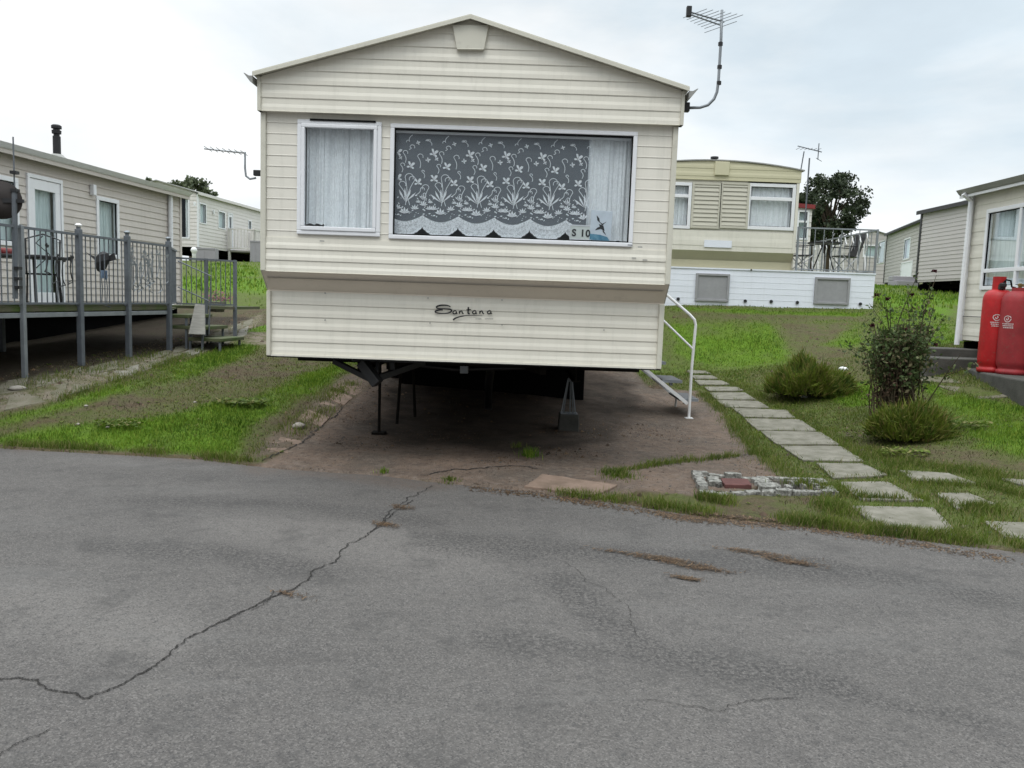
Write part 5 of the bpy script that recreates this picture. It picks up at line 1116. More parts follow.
# far landing rails, corner to the lawn side, and the steps down
far = [dloc(P(176, 256, 13.6)), dloc(P(235, 263, 14.2))]; zr = .5*(far[0][2]+far[1][2]); zb_ = dloc(P(235, 305, 14.2))[2]
railing(far[0][:2], far[1][:2], zb_, zr, sp=.08); 
for f_ in (far[1], ((far[0][0]+far[1][0])/2, (far[0][1]+far[1][1])/2)):
    w = D0+dn*f_[0]+dd*f_[1]; mb = MB(); mb.box(f_[0]-.025, f_[0]+.025, f_[1]-.025, f_[1]+.025, gz1(*w)-gz0, zr+.02); mb.build('post', M['galvd'], deck)
railing((.02, DL+.04), (far[0][0], far[0][1]), zf_+.14, rl-.02, sp=.09)
mb = MB(); mb.hexa([(dw, DL, zf_+.03), (.02, DL, zf_+.03), (far[0][0], far[0][1], zf_+.03), (dw, far[0][1], zf_+.03)], [(dw, DL, zf_+.06), (.02, DL, zf_+.06), (far[0][0], far[0][1], zf_+.06), (dw, far[0][1], zf_+.06)]); 
mb.hexa([(far[0][0]-.2, far[0][1]-.05, zb_-.08), (far[1][0], far[1][1]-.1, zb_-.08), (far[1][0]+.05, far[1][1]+.9, zb_-.08), (far[0][0]-.2, far[0][1]+.9, zb_-.08)], [(far[0][0]-.2, far[0][1]-.05, zb_-.03), (far[1][0], far[1][1]-.1, zb_-.03), (far[1][0]+.05, far[1][1]+.9, zb_-.03), (far[0][0]-.2, far[0][1]+.9, zb_-.03)]); mb.build('landing', M['mosswood'], deck)
for (xa, xb, yy, z) in ((172, 194, 316, 0), (172, 211, 327, 1), (193, 228, 339, 2)):
    a = dloc(P(xa, yy, 12.9)); b = dloc(P(xb, yy+1, 12.9)); mb = MB(); mb.box(a[0], b[0], a[1]-.15, a[1]+.65, a[2]-.02, a[2]+.035); mb.build('step', M['mosswood'], deck, bevel=.008)
    for x in (a[0]+.02, b[0]-.04):
        for yy2 in (a[1]-.12, a[1]+.55):
            w = D0+dn*x+dd*yy2; mb = MB(); mb.box(x-.015, x+.015, yy2-.015, yy2+.015, gz1(*w)-gz0, a[2]-.021); mb.build('step_leg', M['galvd'], deck)
mb = MB(); a = dloc(P(178, 261, 12.8)); b = dloc(P(211, 276, 12.8)); c = dloc(P(209, 334, 12.8)); mb.tube([a, b, c], .011, 8); a = dloc(P(178, 287, 12.8)); b = dloc(P(209, 301, 12.8)); mb.tube([a, b], .009, 8); mb.build('stair_handrail', M['galvd'], deck)
# loose things on and around it
a = P(196, 333, 12.6); mb = MB(); mb.hexa([(-.12, 0, 0), (.14, 0, 0), (.05, .22, .46), (-.1, .22, .47)], [(-.12, .03, 0), (.14, .03, 0), (.05, .25, .46), (-.1, .25, .47)]); o = mb.build('wooden_board', M['greywood'], bevel=.004); o.location = (a[0], a[1], a[2]-.02); tag(o, 'pale grey board leaning against the mossy decking steps', 'board')
c = P(217, 303, 14.5); mb = MB(); mb.lathe([(.12, 0), (.16, .16), (.17, .18), (.14, .17)], n=14); t = empty('potted_plant', (c[0], c[1], c[2]-.16), 0, 'pink flowers in a low pot behind the far decking railing', 'potted plant'); mb.build('pot', M['greywood'], t)
mb = MB(); 
for _ in range(160):
    x, y, z = random.gauss(0, .12), random.gauss(0, .1), .18+abs(random.gauss(0, .09)); s = .03; mb.face([(x, y, z), (x+s, y, z+s*.4), (x+s, y+.01, z+s), (x, y+s, z+s*.6)], 0 if random.random() < .45 else 1)
mb.build('blooms', [M['pink'], M['rose']], t)
# pole with satellite dish
c = P(15, 290, 9.3); pole = empty('satellite_dish', (c[0], c[1], c[2]-.1), 0, 'dark round satellite dish on a thin pole at the near decking rail', 'satellite dish')
zt = P(17, 137, 9.3)[2]-c[2]+.1; mb = MB(); mb.tube([(0, 0, 0), (.03, 0, P(18, 190, 9.3)[2]-c[2]+.1)], .03, 8); mb.tube([(.03, 0, P(18, 190, 9.3)[2]-c[2]+.05), (.03, 0, zt)], .008, 6); mb.build('pole', M['galvd'], pole)
cc = np.array(P(1, 200, 9.25))-np.array(pole.location); mb = MB(); R_ = .215; prof = [(R_*k/6, .05*(1-(k/6)**2)) for k in range(0, 7)]+[(R_, -.012), (.01, .035)]
mb.lathe([(max(r_, .004), z) for r_, z in prof], n=28); vv = []
tl = math.radians(78)
for x, y, z in mb.v: vv.append((cc[0]+x*math.cos(.35)-z*math.sin(.35)*.9, cc[1]+x*math.sin(.35)+z*.9, cc[2]+y+z*.1))
mb.v = vv; mb.build('dish', M['dish'], pole, smooth=True)
mb = MB(); a = np.array([.03, 0, cc[2]]); mb.beam(cc+np.array([.0, .04, 0]), a, .04, .05); mb.beam(a, a+np.array([.1, 0, 0]), .03, .04)
for z in (.3, .1, -.9, -1.0, -.78): mb.box(.0, .07, -.035, .035, cc[2]+z, cc[2]+z+.035)
mb.build('bracket', M['blackmetal'], pole)
# bistro table behind the rail
def loc_obj(name, label, cat, p, rz=0): return empty(name, p, rz, label, cat)
c = P(22, 300, 10.2); tb = loc_obj('garden_table', 'dark patio table on the decking behind the dish pole', 'table', (c[0], c[1], 1.28)); hgt = P(30, 257, 10.2)[2]-1.28
mb = MB(); mb.box(-.75, .45, -.35, .35, hgt-.02, hgt+.02); mb.build('tabletop', M['blackmetal'], tb, bevel=.01)
for x in (-.65, .35):
    for y in (-.28, .28): mb = MB(); mb.tube([(x, y, 0), (x*.9, y*.9, hgt-.02)], .018, 6); mb.build('leg', M['blackmetal'], tb)
mb = MB(); mb.box(-.26, -.02, -.15, .15, hgt+.021, hgt+.10); o = mb.build('cushion', M['redroof'], bevel=.03); o.location = (c[0]-.12, c[1], 1.28); tag(o, 'dark red cushion lying on the patio table', 'cushion')
c = P(34, 300, 10.5); ch = loc_obj('metal_chair', 'black scrollwork chair on the decking next to the patio table', 'chair', (c[0]+.1, c[1], 1.28), .4)
mb = MB(); mb.box(-.2, .2, -.2, .2, .43, .45); mb.build('seat', M['blackmetal'], ch, bevel=.005)
mb = MB(); mb.tube([(-.19, .19, .45), (-.2, .24, .9), (0, .25, .97), (.2, .24, .9), (.19, .19, .45)], .012, 6); mb.tube([(-.1, .21, .5), (.08, .24, .7), (-.08, .24, .85), (0, .25, .95)], .008, 6); mb.build('backrest', M['blackmetal'], ch)
for x in (-.18, .18):
    for y in (-.18, .18): mb = MB(); mb.tube([(x, y, .43), (x*1.1, y*1.1, 0)], .012, 6); mb.build('leg', M['blackmetal'], ch)
# hanging basket ornament with cloth
c = P(102, 262, 11.0); t = loc_obj('bird_ornament', 'dark metal bird ornament with blue cloth hung inside the decking rail', 'ornament', c); t.scale = (.75, .75, .8)
mb = MB(); mb.lathe([(.02, -.18), (.10, -.12), (.15, 0), (.12, .12), (.05, .17)], n=10); mb.v = [(x*.9, y*.6, z) for x, y, z in mb.v]; mb.v = [(x+.05*z, y, z+.3*x) for x, y, z in mb.v]; mb.face([(-.12, 0, .02), (-.3, 0, .16), (-.12, .01, .08)]); mb.face([(.1, 0, .0), (.26, .0, .05), (.22, .02, .16), (.1, 0, .1)]); mb.build('body', M['blackmetal'], t)
mb = MB(); sheet(mb, lambda u, z, d: (u, d-.05, z), -.02, .14, -.32, -.14, 0, 14, .02, 4, nz=4, zfun=lambda u: -.32+.1*abs(math.sin(u*5))); mb.build('cloth', M['blue'], t)
mb = MB(); 
for x in (-.02, .07): mb.tube([(x, 0, -.18), (x+.02, 0, -.45), (x, 0, -.75)], .009, 5); mb.tube([(x-.05, 0, -.74), (x+.07, 0, -.76)], .008, 5)
mb.build('legs', M['galvd'], t)
for i, (x, y) in enumerate([(78, 228), (129, 236), (169, 246)]):
    c = P(x, y+3, 9.4+DL*[1.02, 2.06, DL][i]/DL); mb = MB(); mb.lathe([(.03, 0), (.045, .02), (.02, .045)], n=10); o = mb.build('lantern', M['whitepaint'] if i == 0 else M['galv']); o.location = (D0[0]+dd[0]*[1.02, 2.06, DL][i]+dn[0]*.02, D0[1]+dd[1]*[1.02, 2.06, DL][i]+dn[1]*.02, gz0+rl+.1); tag(o, ['small white cap light on the second tall railing post', 'small cap light on the third railing post', 'small cap light on the last railing post before the steps'][i], 'post light')
# ---- far left caravan
B = Fr((-14.2, 36.), (3.7, 0.), -5.2, 2.75); r0 = B.root('static_caravan', 'far white static caravan on the slope behind the beige one', 'static caravan'); WB, LB = 3.7, 13.
pr = rt(WB); fz = .70; ez = 3.05
def uzB(px, py): return B.hx(px, py, WB)
hs = [(uzB(199, 205)[0], uzB(206, 205)[0], uzB(202, 224)[1], uzB(202, 203)[1]), (uzB(218, 220)[0], uzB(225, 220)[0], uzB(221, 229)[1], uzB(221, 211)[1]), (uzB(227.5, 220)[0], uzB(232.5, 220)[0], .76, uzB(230, 213)[1]), (uzB(248, 225)[0], uzB(251, 225)[0], uzB(249, 230)[1], uzB(249, 220)[1])]
hs = [(a, max(b, a+.4), c, max(d, c+.4)) for a, b, c, d in hs]
mb = MB(); siding(mb, pr, 0, LB, fz, ez, .16, 'lap', hs); mb.build('side_wall', M['farwhite'], r0)
for k, h in enumerate(hs): (door(r0, pr, *h, (h[0]+.15, h[1]-.15, h[2]+.2, h[3]-.2)) if k == 2 else window(r0, pr, *h, .06, back='winterior', curtain=None))
mb = MB(); siding(mb, fr, 0, WB, fz, ez+.5, .16, 'lap', [(WB-1.35, WB-.35, fz+.35, ez-.15)], clip=lambda z: (0, WB) if z < ez else ((z-ez)/.55*WB/2, WB-(z-ez)/.55*WB/2)); mb.build('front_wall', M['farwhite'], r0)
window(r0, fr, WB-1.35, WB-.35, fz+.35, ez-.15, .07, back='dark', curtain='voile', cw=[(WB-.6, WB-.36)])
mb = MB(); siding(mb, lf_, 0, LB, fz, ez, .3, 'lap'); siding(mb, lambda u, z, d: (u, LB+d, z), 0, WB, fz, ez+.5, .3, 'lap'); mb.build('side_wall', M['farwhite'], r0)
gable_roof(r0, WB, LB, ez, ez+.5, ov=.12); chassis(r0, WB, LB, fz, .1); mb = MB(); mb.box(WB+.1, WB+.14, -.1, LB, ez-.07, ez+.03); mb.build('fascia', M['farwhite'], r0); mb = MB(); pbox(mb, pr, -.02, .1, fz, ez, -.02, .03); mb.build('corner_trim', M['white'], r0)
for px in (193.5, 212.5):
    u, z = uzB(px, 204 if px < 200 else 212); lamp(r0, pr, u, z)
# its veranda
v0 = uzB(226, 230)[0]; v1 = v0+7; zv = uzB(226, 250)[1]; zt_ = zv+1.0
vd = empty('veranda', (*B.world(WB+.1, v0), B.z), B.a, 'small white railed veranda on the far white caravan', 'veranda')
mb = MB(); mb.box(0, 1.3, 0, v1-v0, zv-.08, zv); mb.build('floor', M['greywood'], vd)
def vrail(a, b, parent, zv, zt_, mat='farwhite', sp=.16):
    a = np.array(a, float); b = np.array(b, float); n = int(np.linalg.norm(b-a)/sp); mb = MB()
    mb.beam((*a, zt_), (*b, zt_), .06, .05); mb.beam((*a, zv+.08), (*b, zv+.08), .05, .05)
    for k in range(n+1): p = a+(b-a)*k/n; mb.beam((*p, zv+.08), (*p, zt_), .035, .045)
    return mb.build('railing', M[mat], parent)
vrail((0, 0), (1.3, 0), vd, zv, zt_); vrail((1.3, 0), (1.3, v1-v0), vd, zv, zt_)
for x in (0.05, 1.25):
    for y in (.05, 2.5, v1-v0-.05): mb = MB(); mb.box(x-.05, x+.05, y-.05, y+.05, -.1, zt_+.04); mb.build('post', M['farwhite'], vd)
for i, (px, py, w, h, m_, l) in enumerate([(206, 255, .95, .55, 'bin', 'low pale cabinet under the far white caravan'), (257, 256, .5, .95, 'bin', 'tall grey cabinet beside the far veranda')]):
    c = P(px, py+3, 35.+i*2); mb = MB(); mb.box(-w/2, w/2, -.2, .2, 0, h); mb.box(-w/2-.01, w/2+.01, -.215, -.2, h-.06, h+.01); mb.box(-.01, .01, -.21, -.2, .05, h-.1); o = mb.build('storage_cabinet', M[m_], bevel=.02); o.location = (c[0], c[1], gz1(c[0], c[1])); tag(o, l, 'cabinet')
c = P(194, 252, 33.); mb = MB(); mb.lathe([(.10, 0), (.07, .3), (.09, .40), (.135, .48), (.10, .58), (.04, .62)], n=16); o = mb.build('garden_globe', M['whitepaint'], smooth=True); o.location = (c[0], c[1], gz1(c[0], c[1])); tag(o, 'white globe ornament standing before the far white caravan', 'ornament')

# ---- rear caravan behind the path
Y2 = 17.8; xr0, xr1 = 2.60, 6.08; W3 = xr1-xr0; zb = 1.6
r0 = empty('static_caravan', (xr0, Y2, zb), 0, 'bow roofed cream and olive static caravan on a white boarded skirt', 'static caravan')
def c3(px, py, Y=Y2): p = P(px, py, Y); return (p[0]-xr0, p[2]-zb)
def r3(x0, y0, x1, y1): a = c3(x0, y0); b = c3(x1, y1); return (a[0], b[0], b[1], a[1])
ze3 = 2.60; zw3 = c3(720, 180.5)[1]; wl3 = r3(669, 182, 689.5, 229); wr3 = r3(748, 183, 793, 231)
mb = MB(); siding(mb, fr, .03, W3-.03, wl3[2]-.02, zw3, .3, 'flat', [wl3, (wr3[0], wr3[1], wr3[2], zw3), (-1, .78, .9, 1.0)]); mb.build('front_wall', M['palecream'], r0)
ZP3, ZE3 = zw3+.41, zw3+.25
def bowc(z):
    h = math.sqrt(max(0., (ZP3-z)/(ZP3-ZE3)))*(W3/2+.10); return (max(-.04, W3/2-h), min(W3+.04, W3/2+h))
mb = MB(); siding(mb, lambda u, z, d: (u, -.04-d, z), -.04, W3+.04, zw3, ZP3-.004, .165, 'cove', clip=bowc)
mb.face([(-.03, -.05, zw3), (W3+.03, -.05, zw3), (W3+.03, .02, zw3), (-.03, .02, zw3)]); mb.build('bow_front', M['olive'], r0)
ze3b = ZE3+.02
rf, pts3 = gable_roof(r0, W3, 10, ZE3, ZP3, ov=.10, bow=True, th=.025, y0=-.07)
v_ = r3(714.5, 162, 728, 176); mb = MB(); pbox(mb, fr, *v_, .04, .09); mb.build('vent_cover', M['olive'], r0, bevel=.008)
mb = MB(); a = c3(720, 158); mb.lathe([(.05, 0), (.05, .12), (.09, .13), (.09, .17)], n=12); mb.v = [(x+a[0], y+.5, z+a[1]-.06) for x, y, z in mb.v]; mb.build('roof_vent', M['blackmetal'], r0)
for (xa, xb) in ((692.5, 719), (721, 747)):
    q = r3(xa, 182, xb, 229); mb = MB()
    for a in ((q[0], q[0]+.05, q[2], q[3]), (q[1]-.05, q[1], q[2], q[3]), (q[0]+.05, q[1]-.05, q[3]-.05, q[3]), (q[0]+.05, q[1]-.05, q[2], q[2]+.05)): pbox(mb, fr, *a, .0, .035)
    z = q[2]+.06
    while z < q[3]-.09: mb.hexa([fr(q[0]+.05, z, .012), fr(q[1]-.05, z, .012), fr(q[1]-.05, z+.085, .002), fr(q[0]+.05, z+.085, .002)], [fr(q[0]+.05, z, .03), fr(q[1]-.05, z, .03), fr(q[1]-.05, z+.085, .012), fr(q[0]+.05, z+.085, .012)]); z += .092
    mb.build('shutter', M['shutter'], r0)
zt1 = c3(770, 199)[1]; window(r0, fr, *wl3, .07, bars_z=(zt1,), back=None, curtain='voile'); window(r0, fr, *wr3, .075, bars_z=(zt1,), back=None, curtain='voile')
mb = MB(); zk1 = wl3[2]-.02; zk0 = c3(720, 251)[1]; siding(mb, fr, -.01, W3+.01, zk0, zk1, .33, 'cove', d0=.02); mb.build('waist_panel', M['palecream'], r0)
zq = c3(720, 260)[1]; zq2 = c3(720, 267.5)[1]
mb = MB(); q = [(0, -.02, zk0), (W3, -.02, zk0), (W3, .13, zq), (0, .13, zq)]; mb.hexa(q, [(x, y+.03, z+.03) for x, y, z in q]); mb.build('sloping_band', M['olive'], r0)
mb = MB(); siding(mb, lambda u, z, d: (u, .12-d, z), 0, W3, zq2-.1, zq, .3, 'cove'); mb.build('lower_panel', M['olive'], r0)
mb = MB(); pbox(mb, fr, *r3(704, 240, 731, 248), .035, .042); mb.build('name_plaque', M['whiteboard'], r0)
for pl_, in ((lf_,), (rt(W3),)): mb = MB(); siding(mb, pl_, 0, 10, .85, ze3b, .2, 'cove'); mb.build('side_wall', M['palecream'], r0)
mb = MB(); siding(mb, lambda u, z, d: (u, 10+d, z), 0, W3, .85, ze3b, .2, 'cove'); mb.build('rear_wall', M['palecream'], r0)
for a in ((-.02, .04), (W3-.04, W3+.02)): mb = MB(); mb.box(*a, -.04, .03, zk0, zw3+.02); mb.build('corner_trim', M['palecream'], r0)
mb = MB(); mb.face([(.02, 1.2, .9), (W3-.02, 1.2, .9), (W3-.02, 1.2, 2.6), (.02, 1.2, 2.6)]); mb.build('interior_panel', M['room'], r0)
# white skirt under caravan and deck
xs1 = P(874, 290, 17.7)[0]; zs1 = P(780, 271.5, 17.7)[2]
sk = empty('skirting_wall', (2.45, 17.7, 1.45), 0, 'white boarded skirting wall with grey hatches under the bow roofed caravan', 'skirting'); q = lambda px, py: (P(px, py, 17.7)[0]-2.45, P(px, py, 17.7)[2]-1.45)
mb = MB(); siding(mb, fr, 0, xs1-2.45, .0, zs1-1.45, .128, 'lapflat'); siding(mb, lambda u, z, d: (xs1-2.45+d, u, z), 0, 4, 0, zs1-1.45, .128, 'lapflat'); mb.box(-.01, xs1-2.44, -.02, .03, zs1-1.45, zs1-1.42); mb.build('boards', M['whiteboard'], sk)
for a in ((696, 273, 728, 302), (815, 277, 848, 305)):
    p0 = q(a[0], a[1]); p1 = q(a[2], a[3]); u0, u1, z0, z1 = p0[0], p1[0], p1[1], p0[1]; mb = MB()
    for b in ((u0, u1, z1-.05, z1), (u0, u1, z0, z0+.05), (u0, u0+.05, z0+.05, z1-.05), (u1-.05, u1, z0+.05, z1-.05)): pbox(mb, fr, *b, .005, .05)
    h = mb.build('hatch', M['hatch'], sk, bevel=.006); mb = MB(); pbox(mb, fr, u0+.05, u1-.05, z0+.05, z1-.05, .004, .025); mb.build('hatch_panel', M['hatch'], h)
for px, py in ((678, 299), (745, 301), (771, 301.5), (797, 302.5), (860, 304), (751, 270)):
    a = q(px, py); mb = MB(); mb.tube([(a[0], -.012, a[1]), (a[0], -.03, a[1])], .036 if py > 280 else .02, 12); mb.build('air_vent', M['blackmetal'], sk)
# deck beside it
dk = empty('raised_decking', (W3+xr0+.04, 17.75, zs1-.03), 0, 'railed decking with table and chairs beside the bow roofed caravan', 'decking'); wdk = xs1-(W3+xr0)-.04; ht = P(840, 229, 17.75)[2]-zs1+.03
mb = MB(); mb.box(0, wdk, 0, 4, .0, .04); mb.build('floor', M['greywood'], dk)
def mrail(a, b, n, parent=dk):
    a = np.array(a, float); b = np.array(b, float); mb = MB(); mb.beam((*a, ht), (*b, ht), .03, .03); mb.beam((*a, .1), (*b, .1), .022, .022)
    for k in range(1, n): p = a+(b-a)*k/n; mb.beam((*p, .1), (*p, ht), .014, .014)
    mb.build('railing', M['galv'], parent)
mrail((0, 0), (wdk, 0), 9); mrail((wdk, 0), (wdk, 4), 14); mrail((0.0, 4), (wdk, 4), 10)
for x, y in ((0.02, 0), (wdk, 0), (wdk, 2), (wdk, 4), (0, 4)): mb = MB(); mb.box(x-.02, x+.02, y-.02, y+.02, 0, ht+.02); mb.build('post', M['galv'], dk)
# patterned wind screen on the right hand rail
mb = MB()
for k in range(9): y = .4+k*.4; mb.tube([(wdk-.03, y, .15), (wdk-.03, y+.1, .5), (wdk-.03, y-.05, .8), (wdk-.03, y+.06, ht-.03)], .014, 4)
mb.build('rail_ornament', M['whitepaint'], dk)
tb = empty('garden_table', (7.1, 18.7, zs1+.01), .2, 'small round dark table between chairs on the far decking', 'table'); mb = MB(); mb.lathe([(.38, .70), (.38, .73)], n=20); mb.build('tabletop', M['blackmetal'], tb)
for a in (0, 2.1, 4.2): mb = MB(); mb.tube([(.05*math.cos(a), .05*math.sin(a), .69), (.3*math.cos(a), .3*math.sin(a), 0)], .014, 6); mb.build('leg', M['blackmetal'], tb)
def folding_chair(x, y, rz, lab):
    c = empty('folding_chair', (x, y, zs1+.01), rz, lab, 'chair', 'black chairs on the far decking'); mb = MB(); mb.hexa([(-.22, -.2, .43), (.22, -.2, .43), (.22, .22, .41), (-.22, .22, .41)], [(-.22, -.2, .45), (.22, -.2, .45), (.22, .22, .43), (-.22, .22, .43)]); mb.build('seat', M['blackmetal'], c)
    mb = MB(); mb.hexa([(-.21, .2, .45), (.21, .2, .45), (.21, .38, 1.0), (-.21, .38, 1.0)], [(-.21, .22, .45), (.21, .22, .45), (.21, .40, 1.0), (-.21, .40, 1.0)]); mb.build('backrest', M['blackmetal'], c)
    for x_ in (-.22, .22): mb = MB(); mb.tube([(x_, .26, 0), (x_, -.2, .44)], .012, 6); mb.tube([(x_, -.24, 0), (x_, .2, .44)], .012, 6); mb.build('leg', M['alu'], c)
    for x_ in (-.25, .25): mb = MB(); mb.box(x_-.02, x_+.02, -.2, .28, .64, .66); mb.build('armrest', M['blackmetal'], c)
folding_chair(6.65, 18.9, 1.5, 'black folding chair at the caravan end of the far decking'); folding_chair(7.62, 18.8, -1.35, 'tilted black folding chair at the outer end of the far decking')
# aerial mast by that deck
c = P(820.5, 152, 19.5); t = empty('tv_aerial', (c[0]-.25, 19.5, zs1), 0, 'thin twin poled tv aerial rising above the far decking', 'tv aerial'); H0 = c[2]-zs1
mb = MB(); mb.tube([(0, 0, 0), (0.0, 0, H0-.15)], .018, 6); mb.tube([(-.28, 0, 1.6), (-.14, 0, H0)], .014, 6); mb.build('mast', M['galvd'], t)
mb = MB(); mb.tube([(-.30, .0, H0+.12), (.28, 0, H0+.0)], .012, 6)
for k in range(6): x = -.26+k*.1; mb.tube([(x-.06, -.22, H0+.04), (x, .22, H0+.08)], .006, 4)
mb.tube([(.05, -.3, H0-.2), (.4, .3, H0-.16)], .008, 4); mb.tube([(.2, 0, H0-.18), (.2, 0, H0+.2)], .012, 4); mb.build('antenna', M['galvd'], t)
# small red edged caravan end beyond it
C_ = Fr((6.6, 24.), (0, 0), 0, 2.1); r0 = empty('static_caravan', (4.0, 24., 2.1), 0, 'white caravan end with red roof edging seen past the bow roofed one', 'static caravan')
xe = P(811, 225, 24)[0]-4.0; zt_ = P(800, 208, 24)[2]-2.1; wr = (P(796.5, 0, 24)[0]-4.0, P(808.5, 0, 24)[0]-4.0, P(800, 240, 24)[2]-2.1, P(800, 210, 24)[2]-2.1); wr = (P(796.5, 225, 24)[0]-4, P(808.5, 225, 24)[0]-4, wr[2], wr[3])
mb = MB(); siding(mb, fr, 0, xe, .5, zt_, .2, 'lap', [wr]); mb.build('front_wall', M['farwhite'], r0); window(r0, fr, *wr, .06, bars_z=((wr[2]+wr[3])/2+.1,), back='winterior', curtain=None)
mb = MB(); siding(mb, rt(xe), 0, 9, .5, zt_, .2, 'lap'); siding(mb, lf_, 0, 9, .5, zt_, .3, 'lap'); siding(mb, lambda u, z, d: (u, 9+d, z), 0, xe, .5, zt_, .3, 'lap'); mb.build('side_wall', M['farwhite'], r0)
mb = MB(); mb.hexa([(-.05, -.08, zt_+.22), (xe+.06, -.08, zt_-.02), (xe+.06, -.08, zt_+.10), (-.05, -.08, zt_+.34)], [(-.05, -.0, zt_+.22), (xe+.06, -.0, zt_-.02), (xe+.06, -.0, zt_+.10), (-.05, -.0, zt_+.34)]); mb.build('fascia', M['redroof'], r0)
mb = MB(); mb.hexa([(-.05, .0, zt_+.22), (xe+.06, .0, zt_-.02), (xe+.06, .0, zt_+.08), (-.05, .0, zt_+.32)], [(-.05, 9, zt_+.22), (xe+.06, 9, zt_-.02), (xe+.06, 9, zt_+.08), (-.05, 9, zt_+.32)]); mb.build('roof', M['roof'], r0); mb = MB(); mb.box(.1, xe-.1, .1, 8.9, .3, .5); mb.box(.3, .6, 1, 1.4, -.2, .3); mb.box(xe-.6, xe-.3, 1, 1.4, -.2, .3); mb.build('chassis', M['chassis'], r0)
# ---- right caravan and its neighbours: long sides facing the main caravan
def side_caravan(xw, ynear, yfar, z_ground, zfl, zev, mat, label, deg=0., trim='white', pitch=.115, holes=(), W=3.6, peak=.5, roofmat='roof', prof='cove'):
    F_ = Fr((xw, yfar), (0, yfar-ynear), deg, z_ground); L = yfar-ynear; r = F_.root('static_caravan', label, 'static caravan'); fz, ez = zfl-z_ground, zev-z_ground
    mb = MB(); siding(mb, lf_, 0, L, fz, ez-.03, pitch, prof, holes); mb.build('side_wall', M[mat], r)
    mb = MB(); siding(mb, rt(W), 0, L, fz, ez, pitch*2, prof); mb.build('side_wall', M[mat], r)
    for nm, f_ in (('rear_wall', lambda u, z, d: (u, L+d, z)), ('front_wall', fr)):
        mb = MB(); siding(mb, f_, 0, W, fz, ez+peak-.03, pitch, prof, clip=lambda z: (0, W) if z < ez else ((z-ez)/peak*W/2, W-(z-ez)/peak*W/2)); mb.build(nm, M[mat], r)
    mb = MB(); pbox(mb, lf_, L-.09, L+.015, fz-.02, ez, -.03, .03); mb.build('corner_trim', M[trim], r)
    gable_roof(r, W, L, ez, ez+peak, ov=.12, mat=roofmat); chassis(r, W, L, fz, .02)
    mb = MB(); mb.box(-.15, -.125, -.09, L+.08, ez-.09, ez+.03); mb.build('fascia', M[trim], r); return F_, r, fz, ez, L
FD = Fr((7.1, 12.8), (0, 5.8), 0, .95)
def uzR(px, py): return FD.hx(px, py, 0)
h = [uzR(988.5, 210), uzR(1060, 210)]; zt_ = uzR(987, 210)[1]; zb2 = uzR(986, 290)[1]; zm2 = uzR(986, 271)[1]
hole = (h[1][0], h[0][0], zb2, zt_)
F_, r0, fz, ez, L = side_caravan(7.1, 7.0, 12.8, .95, 1.22, 3.52, 'palecream', 'pale cream static caravan side behind the red gas bottles', holes=[hole], pitch=.20)
window(r0, lf_, *hole, .06, bars_z=(zm2,), bars_u=(uzR(1020.5, 230)[0],), back='winterior', curtain=None); gutter(r0, -.152, L+.06, ez-.0, -1, 'roof')
mb = MB(); mb.tube([(-.09, L-.12, fz-.08), (-.07, L-.12, ez-.15), (-.2, L-.12, ez-.04)], .04, 8); mb.build('downpipe', M['white'], r0)
mb = MB(); mb.tube([(-.022, 0.2, fz+.35), (-.022, L-.1, fz+.37)], .006, 5); mb.build('cable', M['blackmetal'], r0)
side_caravan(13.62, 17.6, 27.5, 2.2, 2.67, 5.02, 'greycl', 'windowless grey caravan side with black edging beyond the pale cream one', trim='blackmetal', pitch=.125, peak=.35, prof='lap', roofmat='roof')
FE = Fr((19.9, 43.7), (0, 14), -13.4, 2.85)
def uzE(px, py): return FE.hx(px, py, 0)
hh = []
for x0, y0, x1, y1 in ((879, 242, 884, 263), (905, 239, 909.5, 259), (902, 262, 911, 286)):
    a = uzE(x0, y0); b = uzE(x1, y1); hh.append((min(a[0], b[0]), max(a[0], b[0]), b[1], a[1]))
F_, r0, fz, ez, L = side_caravan(19.9, 29.7, 43.7, 2.85, 3.2, 5.8, 'greycl', 'far pale caravan with a pale blue door beyond the far decking', deg=-13.4, trim='blackmetal', pitch=.17, peak=.95, holes=hh[:2]+[(hh[2][0], hh[2][1], .36, hh[1][2]-.1)], prof='lap')
for q_ in hh[:2]: window(r0, lf_, *q_, .07, back='winterior', curtain=None)
door(r0, lf_, hh[2][0], hh[2][1], .37, hh[1][2]-.1)
c = P(905, 290, 33.5); mb = MB(); mb.box(-.55, .55, -.4, .4, -.1, .22); mb.box(-.55, .55, .0, .4, .22, .42); o = mb.build('door_step', M['bin'], bevel=.02); o.location = (c[0], c[1], gz1(c[0], c[1])); tag(o, 'pale step under the blue door of the far pale caravan', 'step')
r0 = empty('static_caravan', (21.0, 52., 3.9), 0, 'distant pale caravan end seen through the far decking rail', 'static caravan')
mb = MB(); wq = (1.2, 2.4, 1.2, 2.0); siding(mb, fr, 0, 3.7, -.9, 2.9, .25, 'lap', [wq], clip=lambda z: (0, 3.7) if z < 2.4 else ((z-2.4)/.5*1.85, 3.7-(z-2.4)/.5*1.85)); mb.build('front_wall', M['greycl'], r0); window(r0, fr, *wq, .08, back='winterior', curtain=None)
mb = MB(); siding(mb, rt(3.7), 0, 9, -.9, 2.4, .25, 'lap'); siding(mb, lf_, 0, 9, -.9, 2.4, .25, 'lap'); siding(mb, lambda u, z, d: (u, 9+d, z), 0, 3.7, .3, 2.4, .25, 'lap'); mb.build('side_wall', M['greycl'], r0); gable_roof(r0, 3.7, 9, 2.4, 2.9); chassis(r0, 3.7, 9, .35, .0)
